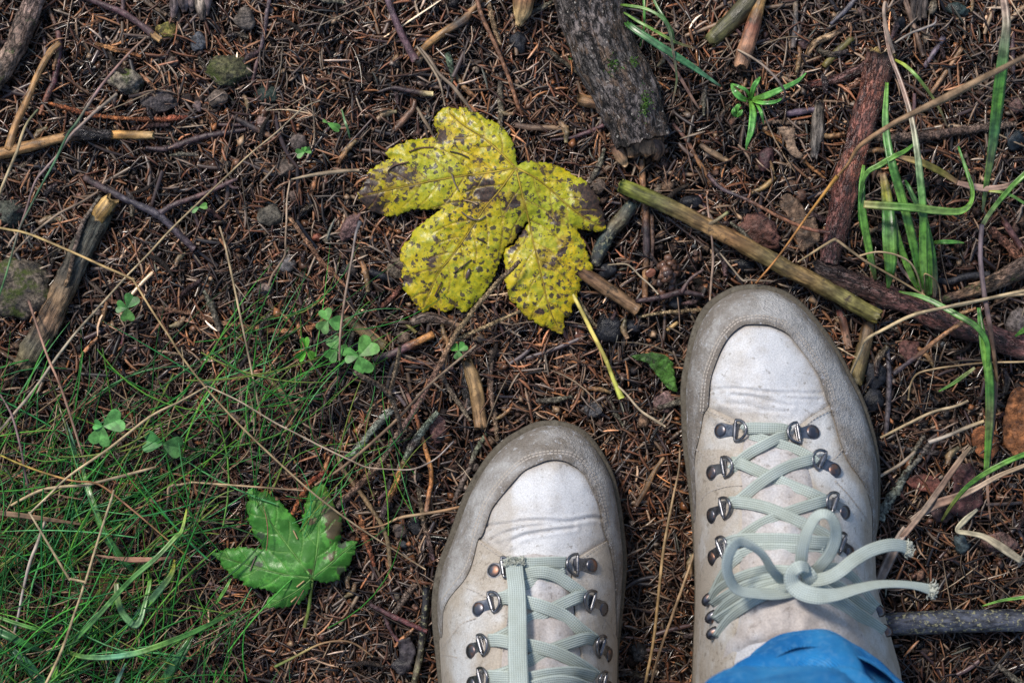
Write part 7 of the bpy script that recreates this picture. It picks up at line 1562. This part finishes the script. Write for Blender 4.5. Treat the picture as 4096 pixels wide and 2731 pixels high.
innL_r = [(2235,1839),(2263,1845),(2314,1874),(2350,1917),(2379,1975),(2400,2033),(2411,2105),(2426,2148)]
ll2 = [(1910,2160),(1888,2249),(1859,2314),(1816,2365),(1785,2410),(1770,2460),(1768,2540)]
lr2 = [(2436,2177),(2452,2249),(2462,2358),(2466,2450),(2467,2540)]
randL = cut(LUL, 2560)[::-1] + cut(LUR, 2560) + [(2472, 2552), ] + lr2[::-1] + innL_r[::-1] + innL_l + ll2 + [(1760, 2552)]
LB_.panel('toe_rand', randL, M_suede, .0034, lb, step=9, wall=-.004, roll=9, dirtf=lambda X, Y, de: np.exp(-de / 22) * .8 + .25 * (Y < 1850), wav=.0005)
vampL = c13([(520, 880), (360, 765)]) + [tuple(np.array(p) + np.array([-9, -4])) for p in innL_l[:-1][::-1]] + [tuple(np.array(p) + np.array([9, -2])) for p in innL_r[:-1]] + c13([(1082, 772), (920, 880), (900, 960), (700, 980), (520, 960)])
LB_.panel('vamp', vampL, M_white, .0005, lb, step=8, wall=-.002, roll=8, dirtf=lambda X, Y, de: np.exp(-de / 20) * 1.0 + .3 * np.exp(-((Y - 2110) / 60) ** 2) + .25 * (X < 2050), wav=.0008)
tongL = c13([(560, 860), (720, 850), (880, 870), (880, 1000), (900, 1200), (930, 1400), (960, 1600), (980, 1900), (930, 1960), (760, 1900), (600, 1920), (480, 1980), (470, 1700), (490, 1400), (520, 1200), (540, 1000)])
LB_.panel('tongue', tongL, M_tongue, .0014, lb, step=10, wall=-.006, roll=14, puff=.003, dirtf=lambda X, Y, de: .5 + 0 * X, wav=.0016)
quLL = c13([(362, 768), (520, 868), (560, 930), (545, 1050), (535, 1200), (505, 1400), (490, 1600), (480, 1900), (400, 2050), (380, 2500), (600, 2900), (640, 3050)]) + [p for p in LUL[::-1] if p[1] > 2610] + [(1760, 2610), (1758, 2560), (1764, 2550)] + ll2[::-1][:-1]
LB_.panel('quarter', quLL, M_cream, .0020, lb, step=10, wall=-.003, roll=9, dirtf=lambda X, Y, de: np.exp(-de / 25) * .7 + .3 + .35 * np.exp(-((X - 1950) / 70) ** 2), wav=.0009)
quRL = c13([(1086, 775), (925, 868), (885, 930), (890, 1050), (905, 1200), (930, 1400), (955, 1600), (990, 1900), (1060, 2050), (1060, 2500), (800, 2900), (680, 3050)]) + [p for p in LUR[::-1] if p[1] > 2610] + [(2471, 2570)] + lr2[::-1][:-1]
LB_.panel('quarter', quRL, M_cream, .0020, lb, step=10, wall=-.003, roll=9, dirtf=lambda X, Y, de: np.exp(-de / 25) * .7 + .2, wav=.0009)
LB_.panel('lining', c13([(420, 1950), (760, 1850), (1040, 1950), (1040, 2500), (760, 2850), (420, 2500)]), M_lining, .0002, lb, step=24, wall=-.002)
LB_.stitches('toe_stitching', c13([(345, 745), (375, 660), (410, 570), (470, 480), (540, 400), (620, 335), (700, 305), (790, 295), (870, 303), (940, 345), (995, 410), (1035, 500), (1062, 600), (1080, 690)]), .0036, lb, double=-11)
LB_.stitches('toe_stitching', c13([(335, 770), (310, 880), (270, 960), (215, 1030), (165, 1100)]), .0036, lb)
for ln in ([(375, 790), (440, 835), (505, 880)], [(1070, 790), (1000, 830), (930, 880)], [(300, 1040), (350, 1060), (395, 1085)], [(165, 1370), (210, 1310), (270, 1240), (340, 1210)], [(1125, 1050), (1080, 1075), (1035, 1100)], [(165, 1410), (200, 1415), (240, 1425)], [(1060, 1205), (1100, 1250), (1125, 1310)], [(540, 1060), (525, 1200), (500, 1380)], [(905, 1200), (930, 1330), (950, 1450)]):
    LB_.stitches('seam_stitching', c13(ln), .0026, lb)
for a in ((455, 945, 530, 925), (990, 916, 868, 910), (370, 1157, 472, 1110), (1055, 1157, 958, 1098), (330, 1390, 412, 1345), (1085, 1412, 1018, 1345), (330, 1575, 415, 1530), (1085, 1600, 1030, 1545)):
    q = c13([(a[0], a[1]), (a[2], a[3])]); eyelet(LB_, lb, *q[0], *q[1])
L = lambda p, *a, **k: lace_on(LB_, lb, 'lace', c13(p), *a, **k)
L([(530, 905), (570, 900), (660, 905), (770, 900), (850, 900)], 46, o=[5, 7, 8, 7, 5])
L([(560, 985), (640, 962), (720, 952), (800, 975), (870, 1020), (930, 1065), (955, 1090)], 46, o=[4, 6, 8, 7, 6, 5, 4])
L([(840, 930), (790, 955), (720, 992), (650, 1020), (560, 1060), (490, 1100)], 42, o=[4, 4, 4, 4, 4, 5])
L([(480, 1100), (530, 1095), (640, 1120), (740, 1150), (840, 1195), (930, 1270), (1010, 1330)], 50, o=[5, 6, 8, 8, 6, 5, 5])
L([(965, 1085), (920, 1090), (840, 1125), (740, 1175), (640, 1225), (530, 1290), (430, 1340)], 48, o=[5, 7, 6, 5, 4, 5, 4])
L([(425, 1330), (480, 1330), (560, 1345), (680, 1365), (800, 1400), (920, 1460), (1020, 1530)], 50, o=[5, 6.5, 8, 8, 7, 6, 5])
L([(1010, 1330), (960, 1320), (860, 1350), (740, 1395), (640, 1450), (540, 1500), (420, 1540)], 48, o=[5, 7, 6, 5, 5, 5, 4])
L([(420, 1530), (520, 1535), (640, 1540), (760, 1520), (900, 1510), (1010, 1535)], 50, o=[5, 7, 8, 8, 7, 5])
L([(400, 1720), (520, 1650), (660, 1590), (800, 1560), (920, 1575), (1040, 1640)], 50, o=[5, 7, 8, 8, 7, 5])
lace_on(LB_, lb, 'lace_end', c13([(585, 1750), (590, 1600), (583, 1400), (582, 1200), (578, 1050), (568, 960), (562, 880)]), [70, 72, 72, 70, 66, 66, 68],
       o=[13, 14, 15, 14, 12, 11, 11], roll=[0, 0, -.05, .05, 0, 0, 0], fray=True)
print('boots done')

# ------------------------------------------------------------------ person (jeans)
def trouser_leg(root, cx, cy, z0, r0, ztop, name, lean=(0, 0)):
    base = P(cx, cy, z0)
    nz, na = 110, 120
    V = []; SU = []
    zs = np.concatenate([np.linspace(z0, z0 + .16, 70), np.linspace(z0 + .165, ztop, nz - 70)])
    for i, z in enumerate(zs):
        t = (z - z0) / (ztop - z0)
        r = r0 * (1 + .12 * t + .3 * t * t)
        for j in range(na):
            a = 2 * math.pi * j / na
            ca, sa = math.cos(a), math.sin(a)
            fold = .0055 * noise.noise((ca * 1.4 + cx * .01, sa * 1.4, z * 26 + a * .9)) * 2 + .0011 * noise.noise((ca * 4, sa * 4, z * 60 - a * 2))
            dz = .004 * noise.noise((ca * 1.2 + 3, sa * 1.2, 0)) if i == 0 else 0
            diag = .0085 * math.exp(-((((z - z0) * 1000 - 30) - 26 * math.sin(a * 1.0 + .5)) / 7) ** 2) * (sa > -.3)
            diag += .0065 * math.exp(-((((z - z0) * 1000 - 62) - 30 * math.sin(a + 1.4)) / 8) ** 2)
            hem = .0012 * (math.exp(-((z - z0 - .006) / .006) ** 2))
            # the hem dips at the back of the heel and rides up over the instep
            tilt = .012 * sa * max(0, 1 - (z - z0) / .05)
            rr = r + fold - diag + hem
            V.append((base.x + lean[0] * (z - z0) + rr * ca * 1.0, base.y + lean[1] * (z - z0) + rr * sa * 1.08, z + tilt + dz)); SU.append((z, a * r0, 0))
    F = []
    for i in range(nz - 1):
        for j in range(na):
            j2 = (j + 1) % na; F.append((i * na + j, i * na + j2, (i + 1) * na + j2, (i + 1) * na + j))
    # turned-in hem and inner wall
    b = len(V)
    for k, (dr, dz) in enumerate(((-.0006, -.0012), (-.002, -.0004), (-.003, .03))):
        for j in range(na):
            a = 2 * math.pi * j / na; p = V[j]
            V.append((p[0] + dr * math.cos(a), p[1] + dr * math.sin(a), p[2] + dz)); SU.append((z0, a * r0, 0))
    for j in range(na):
        j2 = (j + 1) % na
        F.append((j2, j, b + j, b + j2)); F.append((b + j2, b + j, b + na + j, b + na + j2)); F.append((b + na + j2, b + na + j, b + 2 * na + j, b + 2 * na + j2))
    F.append(tuple(range((nz - 1) * na, nz * na)))
    return mk(name, V, F, M_denim, root, None, SU)
pr = empty('person', P(2650, 3000, 0), 'person standing in bright blue jeans, only the lower legs built', 'person')
pr['label'] = 'standing person in bright blue jeans, seen at the ankle above the right boot'
trouser_leg(pr, 3240, 2990, .122, .0545, .52, 'trouser_leg', (-.20, -.10))
trouser_leg(pr, 2130, 3400, .128, .058, .52, 'trouser_leg', (.10, -.12))

# ------------------------------------------------------------------ needle litter (uncountable)
def tubes(n, x, y, z, ang, L, r, curv, tilt, cols, rings=4, sides=3, rf=(.5, 1, .95, .3), bend2=None):
    """n little tapered rods as one array mesh"""
    t = np.linspace(0, 1, rings) - .5
    ca, sa = np.cos(ang), np.sin(ang)
    cx = x[:, None] + ca[:, None] * t * L[:, None] - sa[:, None] * (curv[:, None] * (4 * t ** 2 - .5) * L[:, None])
    cy = y[:, None] + sa[:, None] * t * L[:, None] + ca[:, None] * (curv[:, None] * (4 * t ** 2 - .5) * L[:, None])
    cz = z[:, None] + tilt[:, None] * t * L[:, None]
    if bend2 is not None: cz = cz + bend2[:, None] * (1 - 4 * t ** 2) * L[:, None]
    V = np.zeros((n, rings, sides, 3), np.float32)
    rr = r[:, None] * np.interp(np.linspace(0, 1, rings), np.linspace(0, 1, len(rf)), rf)
    a0 = RNG.uniform(0, 6.28, n)
    for j in range(sides):
        a = a0 + 2 * math.pi * j / sides
        V[:, :, j, 0] = cx - sa[:, None] * rr * np.cos(a)[:, None]
        V[:, :, j, 1] = cy + ca[:, None] * rr * np.cos(a)[:, None]
        V[:, :, j, 2] = cz + rr * np.sin(a)[:, None]
    idx = np.arange(n * rings * sides).reshape(n, rings, sides)
    F = []
    for j in range(sides):
        j2 = (j + 1) % sides
        F.append(np.stack([idx[:, :-1, j], idx[:, :-1, j2], idx[:, 1:, j2], idx[:, 1:, j]], -1).reshape(-1, 4))
    F = np.concatenate(F)
    Cc = np.repeat(cols.astype(np.float32), rings * sides, 0)
    return V.reshape(-1, 3), F, Cc

PAL = np.array([(.19, .078, .036), (.25, .12, .058), (.14, .055, .027), (.29, .19, .12), (.08, .042, .028), (.04, .024, .018), (.22, .16, .12), (.15, .11, .085), (.28, .12, .045), (.022, .016, .015), (.36, .27, .19), (.12, .12, .09)])
PW = np.array([.16, .15, .13, .09, .12, .10, .09, .05, .04, .07, .03, .01]); PW = PW / PW.sum()

def litter(name, label, n, box, zr, Lr, rr, pal, pw, mask=None, **kw):
    x = RNG.uniform(box[0], box[1], n); y = RNG.uniform(box[2], box[3], n)
    if mask is not None:
        k = RNG.uniform(0, 1, n) < mask(x, y); x, y = x[k], y[k]; n = len(x)
    # neighbouring needles keep loosely the same lie
    ang = RNG.uniform(0, math.pi * 2, n)
    L = np.clip(RNG.normal(Lr[0], Lr[1], n), Lr[0] * .3, Lr[0] * 1.9)
    r = RNG.uniform(rr[0], rr[1], n)
    z = ground_h(x, y) + RNG.uniform(zr[0], zr[1], n)
    curv = RNG.normal(0, .05, n); tilt = RNG.normal(0, .13, n)
    c = pal[RNG.choice(len(pal), n, p=pw)] * np.exp(RNG.normal(-.30, .55, n))[:, None]
    # damp and dry patches of the forest floor
    patch = sum(np.sin(x * a_ + b_) * np.sin(y * c_ + d_) for a_, b_, c_, d_ in ((38, 1, 45, 2), (75, 3, 62, 0), (130, 2, 150, 4), (240, 5, 210, 1)))
    c = c * np.clip(.80 + .26 * patch, .4, 1.5)[:, None]
    # colours darkened where dark_mask is low, most strongly right of the yellow leaf
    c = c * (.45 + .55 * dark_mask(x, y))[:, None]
    V, F, Cc = tubes(n, x, y, z, ang, L, r, curv, tilt, c, **kw)
    o = mk(name, V, F, M_needle, None, Cc)
    return tag(o, label, None, None, 'stuff')

def nx_of(x, y): return x / S + 2048, 1365.5 - y / S
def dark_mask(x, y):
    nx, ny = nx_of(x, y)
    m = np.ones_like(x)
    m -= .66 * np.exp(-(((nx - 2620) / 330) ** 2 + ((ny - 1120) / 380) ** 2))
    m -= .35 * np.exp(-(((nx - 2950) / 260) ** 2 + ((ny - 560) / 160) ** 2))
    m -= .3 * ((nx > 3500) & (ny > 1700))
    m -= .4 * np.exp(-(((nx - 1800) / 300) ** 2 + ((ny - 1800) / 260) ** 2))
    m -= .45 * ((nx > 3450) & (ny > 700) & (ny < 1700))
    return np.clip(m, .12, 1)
FRX, FRY = .295, .2
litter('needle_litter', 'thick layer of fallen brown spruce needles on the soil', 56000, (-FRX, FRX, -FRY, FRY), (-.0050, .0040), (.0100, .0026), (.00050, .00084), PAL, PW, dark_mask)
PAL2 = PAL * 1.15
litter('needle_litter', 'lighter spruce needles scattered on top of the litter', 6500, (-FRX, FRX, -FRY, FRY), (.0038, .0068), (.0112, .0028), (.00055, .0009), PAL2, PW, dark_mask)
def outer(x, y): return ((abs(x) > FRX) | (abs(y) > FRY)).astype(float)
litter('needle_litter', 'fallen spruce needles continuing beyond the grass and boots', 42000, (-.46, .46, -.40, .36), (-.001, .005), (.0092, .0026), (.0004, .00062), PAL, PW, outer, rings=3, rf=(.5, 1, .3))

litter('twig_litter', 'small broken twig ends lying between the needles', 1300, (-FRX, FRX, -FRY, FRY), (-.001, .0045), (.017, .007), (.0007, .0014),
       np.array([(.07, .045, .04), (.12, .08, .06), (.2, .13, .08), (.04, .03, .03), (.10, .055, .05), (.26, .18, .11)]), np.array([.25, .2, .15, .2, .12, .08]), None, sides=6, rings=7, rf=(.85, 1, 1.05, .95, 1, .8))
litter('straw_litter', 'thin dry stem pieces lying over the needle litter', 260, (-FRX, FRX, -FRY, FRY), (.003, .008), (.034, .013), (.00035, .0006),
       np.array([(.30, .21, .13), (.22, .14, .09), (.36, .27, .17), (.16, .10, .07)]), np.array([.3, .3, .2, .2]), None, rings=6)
# dark crumbs of bark and humus
def crumbs(name, label, n, box, size, zr, pal, mask=None, flat=.5, mat=None):
    ico = np.array([(1, 0, 0), (-1, 0, 0), (0, 1, 0), (0, -1, 0), (0, 0, 1), (0, 0, -1)], np.float32)
    tri = np.array([(0, 2, 4), (2, 1, 4), (1, 3, 4), (3, 0, 4), (2, 0, 5), (1, 2, 5), (3, 1, 5), (0, 3, 5)])
    x = RNG.uniform(box[0], box[1], n); y = RNG.uniform(box[2], box[3], n)
    if mask is not None:
        k = RNG.uniform(0, 1, n) < mask(x, y); x, y = x[k], y[k]; n = len(x)
    s = RNG.uniform(size[0], size[1], (n, 1, 1)) * RNG.uniform(.45, 1.2, (n, 1, 3)); s[:, :, 2] *= flat
    v = ico[None] * s * RNG.uniform(.7, 1.3, (n, 6, 1))
    a = RNG.uniform(0, 6.28, n); ca, sa = np.cos(a)[:, None], np.sin(a)[:, None]
    vx = v[:, :, 0] * ca - v[:, :, 1] * sa; vy = v[:, :, 0] * sa + v[:, :, 1] * ca
    V = np.stack([vx + x[:, None], vy + y[:, None], v[:, :, 2] + (ground_h(x, y) + RNG.uniform(zr[0], zr[1], n))[:, None]], -1)
    F = (np.arange(n)[:, None, None] * 6 + tri[None]).reshape(-1, 3)
    c = pal[RNG.integers(0, len(pal), n)] * RNG.uniform(.6, 1.4, n)[:, None]
    o = mk(name, V.reshape(-1, 3).astype(np.float32), F, mat or M_stone, None, np.repeat(c, 6, 0), smooth=False)
    return tag(o, label, None, None, 'stuff')
CP = np.array([(.03, .02, .018), (.05, .03, .022), (.09, .05, .035), (.02, .018, .02), (.13, .08, .05), (.07, .055, .045), (.2, .08, .035)])
crumbs('bark_crumbs', 'dark crumbs of bark, humus and bud scales among the needles', 11000, (-.3, .3, -.2, .2), (.0006, .0024), (-.002, .004), CP)
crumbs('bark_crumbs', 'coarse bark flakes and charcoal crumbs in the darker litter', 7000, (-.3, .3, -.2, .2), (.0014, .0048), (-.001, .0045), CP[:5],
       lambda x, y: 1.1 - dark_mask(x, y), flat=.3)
crumbs('bark_scales', 'thin brown bud scales and wood chips lying flat on the needles', 900, (-.3, .3, -.2, .2), (.0014, .0034), (.002, .0055),
       np.array([(.22, .09, .035), (.14, .07, .04), (.26, .17, .10), (.10, .05, .035), (.17, .13, .10)]), flat=.14, mat=M_scaly)

# small loose twigs and pebbles, one by one
tw_lab = 'short dark twig bit lost in the needle litter'
protos = []
for i in range(10):
    L_ = random.uniform(60, 150); bow = random.uniform(-14, 14)
    colr = random.choice([PUD, (.09, .06, .05), (.15, .10, .07), (.22, .13, .07), BK, (.11, .06, .06), (.17, .14, .11), (.26, .12, .05)])
    o = stick('twig_bit', [(2048 - L_ / 2, 1365), (2048, 1365 + bow), (2048 + L_ / 2, 1365 + random.uniform(-8, 8))], [random.uniform(5, 9), random.uniform(6, 11), random.uniform(4, 8)],
              random.choice([M_spruce, M_twig, M_scaly]), [colr, tuple(q * random.uniform(.6, 1.4) for q in colr)], z=[0, 0, 0], sides=8, pegs=random.choice([0, .5, .8]))
    protos.append(o)
placed = 0
def place_copy(o, first, x, y, z, rz_, label, cat, group, scale=1):
    c_ = o if first else o.copy()
    if not first: C.objects.link(c_)
    p = P(x, y, 0); c_.location = (p.x, p.y, float(ground_h(p.x, p.y)) + z)
    c_.rotation_euler = (random.uniform(-.1, .1), random.uniform(-.12, .12), rz_)
    c_.scale = (scale,) * 3
    tag(c_, label, cat, group)
    return c_
LAND = [('the bark log', 2450, 250), ('the yellow leaf top', 1880, 380), ('the yellow leaf tip', 1400, 760), ('the lower yellow leaf lobe', 2200, 1350), ('the big mossy stone', 912, 285), ('the pale mossy stone', 505, 327),
        ('the cut purple twig', 560, 90), ('the forked tan stick', 300, 560), ('the Y shaped twig', 640, 850), ('the rotten branch', 260, 1120), ('the mottled rock', 90, 1145), ('the lone sorrel', 509, 1232),
        ('the sorrel clump', 1390, 1370), ('the orange spruce twig', 1270, 1010), ('the olive stick', 2900, 950), ('the pine branch', 3430, 560), ('the star shaped seedling', 3002, 398), ('the brown oak leaf', 3220, 900),
        ('the grass tuft', 3600, 950), ('the winged seed', 3150, 560), ('the tall right blade', 4000, 380), ('the dark red branch', 3750, 1260), ('the right boot toe', 3000, 1250), ('the left boot toe', 2200, 1760),
        ('the split tan stick', 1895, 1560), ('the three coloured twig', 1640, 1850), ('the green leaf', 1220, 2200), ('the red forked twig', 1590, 2480), ('the left boot side', 1760, 2400), ('the orange brown leaf', 4050, 1690),
        ('the maroon leaf', 3700, 1930), ('the speckled stick', 3800, 2490), ('the bleached blade', 3900, 2130), ('the lace ends', 3640, 2250), ('the bramble leaf', 2640, 1490), ('the charcoal block', 2440, 1318),
        ('the snapped orange stick', 2090, 40), ('the crooked twig', 3260, 180), ('the flecked green blade', 3955, 1600), ('the brown mushroom', 3045, 925), ('the ridged dark twig', 790, 550), ('the upright pale straw', 940, 1150),
        ('the straws between the boots', 2640, 2300), ('the bottom edge of the left grass', 900, 2650), ('the smooth purple twig', 1600, 120), ('the thorny dark twig', 3550, 1560)]
def where(x, y):
    best = min(LAND, key=lambda l: (l[1] - x) ** 2 + (l[2] - y) ** 2)
    dx, dy = x - best[1], y - best[2]
    if abs(dx) > 2.2 * abs(dy): d = 'right of' if dx > 0 else 'left of'
    elif abs(dy) > 2.2 * abs(dx): d = 'below' if dy > 0 else 'above'
    else: d = ('below and ' if dy > 0 else 'above and ') + ('right of' if dx > 0 else 'left of')
    return d + ' ' + best[0]
seen_spots = set()
TWN = ['short', 'short', 'short', 'short', 'short', 'short', 'short', 'short', 'short', 'short']
used = set()
leafpolys = [np.array(YL, float), np.array(GL, float), RB_.sole, LB_.sole]
def free(x, y):
    if math.hypot(x - 3770, y - 2350) < 190: return False
    for q in leafpolys:
        if inside(q, np.array([x]), np.array([y]))[0]: return False
    return True
cnt = 0; tries = 0
while cnt < 170:
    x, y = random.uniform(-20, 4110), random.uniform(-20, 2740)
    if not free(x, y): continue
    if x < 1300 and y > 1450 and random.random() < .7: continue
    if x < 2300 and random.random() < .35: continue
    i = cnt % 10
    tries += 1
    if tries > 60000: break
    wh = where(x, y)
    if ('t', wh) in seen_spots: continue
    seen_spots.add(('t', wh))
    tw_lab = 'short loose twig bit ' + wh
    place_copy(protos[i], i not in used, x, y, random.uniform(.004, .008), random.uniform(0, 6.28), tw_lab, 'twig', 'small loose twig bits', random.uniform(.7, 1.25))
    used.add(i); cnt += 1
pp = []
for i in range(8):
    o = blob('pebble', 2048, 1365, random.uniform(12, 22), random.uniform(12, 20), random.uniform(8, 13), random.choice([(.13, .10, .085), (.17, .12, .11), (.07, .06, .06), (.2, .16, .12), (.05, .055, .06), (.12, .07, .055)]), M_stone, z=0, sub=2)
    pp.append(o)
used = set(); cnt = 0; tries = 0
while cnt < 60:
    x, y = random.uniform(-20, 4110), random.uniform(-20, 2740)
    if not free(x, y): continue
    i = cnt % 8
    tries += 1
    if tries > 60000: break
    wh = where(x, y)
    if ('p', wh) in seen_spots: continue
    seen_spots.add(('p', wh))
    place_copy(pp[i], i not in used, x, y, random.uniform(.001, .0035), random.uniform(0, 6.28), 'small half sunk pebble ' + wh, 'pebble', 'small pebbles in the litter', random.uniform(.6, 1.3))
    used.add(i); cnt += 1

# ------------------------------------------------------------------ fine grass (uncountable)
def grass_density(nx, ny):
    d = np.exp(-(np.clip(nx - 620, 0, None) / 420) ** 2) * np.clip((ny - 1380) / 620, 0, 1)
    d = np.maximum(d, .45 * np.exp(-(((nx - 1050) / 260) ** 2 + ((ny - 1560) / 190) ** 2)))
    d = d * (1 - .75 * np.exp(-(((nx - 1150) / 300) ** 2 + ((ny - 2560) / 260) ** 2)))
    return d
def fine_grass(name, label, n, pal, Lr, rr, zr, keep_leaf=.12):
    nx = RNG.uniform(-350, 1500, n * 4); ny = RNG.uniform(1200, 3100, n * 4)
    k = RNG.uniform(0, 1, n * 4) < grass_density(nx, ny); nx, ny = nx[k][:n], ny[k][:n]; n = len(nx)
    inl = inside(np.array(GL, float) , nx, ny) | (dist_poly(np.array(GL, float), nx, ny) < 90)
    kk = ~inl | (RNG.uniform(0, 1, n) < keep_leaf); nx, ny = nx[kk], ny[kk]; n = len(nx)
    x = (nx - 2048) * S; y = -(ny - 1365.5) * S
    ang = np.where(RNG.uniform(0, 1, n) < .6, RNG.normal(.9, .45, n), RNG.uniform(0, 3.14, n)) + RNG.choice([0, math.pi], n)
    L = np.clip(RNG.normal(Lr[0], Lr[1], n), .012, .08)
    r = RNG.uniform(rr[0], rr[1], n)
    z = ground_h(x, y) + RNG.uniform(zr[0], zr[1], n)
    curv = RNG.normal(0, .065, n); tilt = RNG.normal(0, .16, n)
    c = pal[RNG.integers(0, len(pal), n)] * RNG.uniform(.65, 1.35, n)[:, None]
    V, F, Cc = tubes(n, x, y, z, ang, L, r, curv, tilt, c, rings=8, sides=3, rf=(.8, 1, 1, .9, .6, .15), bend2=RNG.uniform(0, .08, n))
    return tag(mk(name, V, F, M_gblade, None, Cc), label, None, None, 'stuff')
GP = np.array([(.03, .21, .03), (.02, .14, .02), (.06, .29, .035), (.035, .22, .06), (.10, .33, .11), (.10, .28, .03), (.012, .08, .014), (.16, .22, .04), (.02, .11, .02)])
fine_grass('grass', 'fine green grass growing over the needles at the lower left', 930, GP * .88, (.052, .019), (.00028, .00066), (.006, .026))
fine_grass('dry_grass', 'thin dry brown grass mixed into the green grass', 420, np.array([(.30, .20, .11), (.22, .13, .08), (.36, .27, .16), (.25, .12, .07)]), (.028, .010), (.00025, .0005), (.004, .018))
# longer single fine blades leaving the tuft over the litter
n = 70
bx = []; 
pts_n = RNG.uniform(0, 1, (n, 2)) * np.array([700, 900]) + np.array([950, 1150])
x = (pts_n[:, 0] - 2048) * S; y = -(pts_n[:, 1] - 1365.5) * S
c = GP[RNG.integers(0, len(GP), n)]
V, F, Cc = tubes(n, x, y, ground_h(x, y) + RNG.uniform(.008, .02, n), RNG.uniform(.2, 1.9, n), RNG.uniform(.03, .075, n), RNG.uniform(.00025, .0004, n), RNG.normal(0, .12, n), RNG.normal(0, .08, n), c, rings=9, rf=(.8, 1, 1, .9, .6, .15), bend2=RNG.uniform(.02, .08, n))
tag(mk('grass', V, F, M_gblade, None, Cc), 'stray long fine grass blades reaching past the sorrel clump', None, None, 'stuff')
print('all done', len(bpy.data.objects), sum(len(m.polygons) for m in bpy.data.meshes))
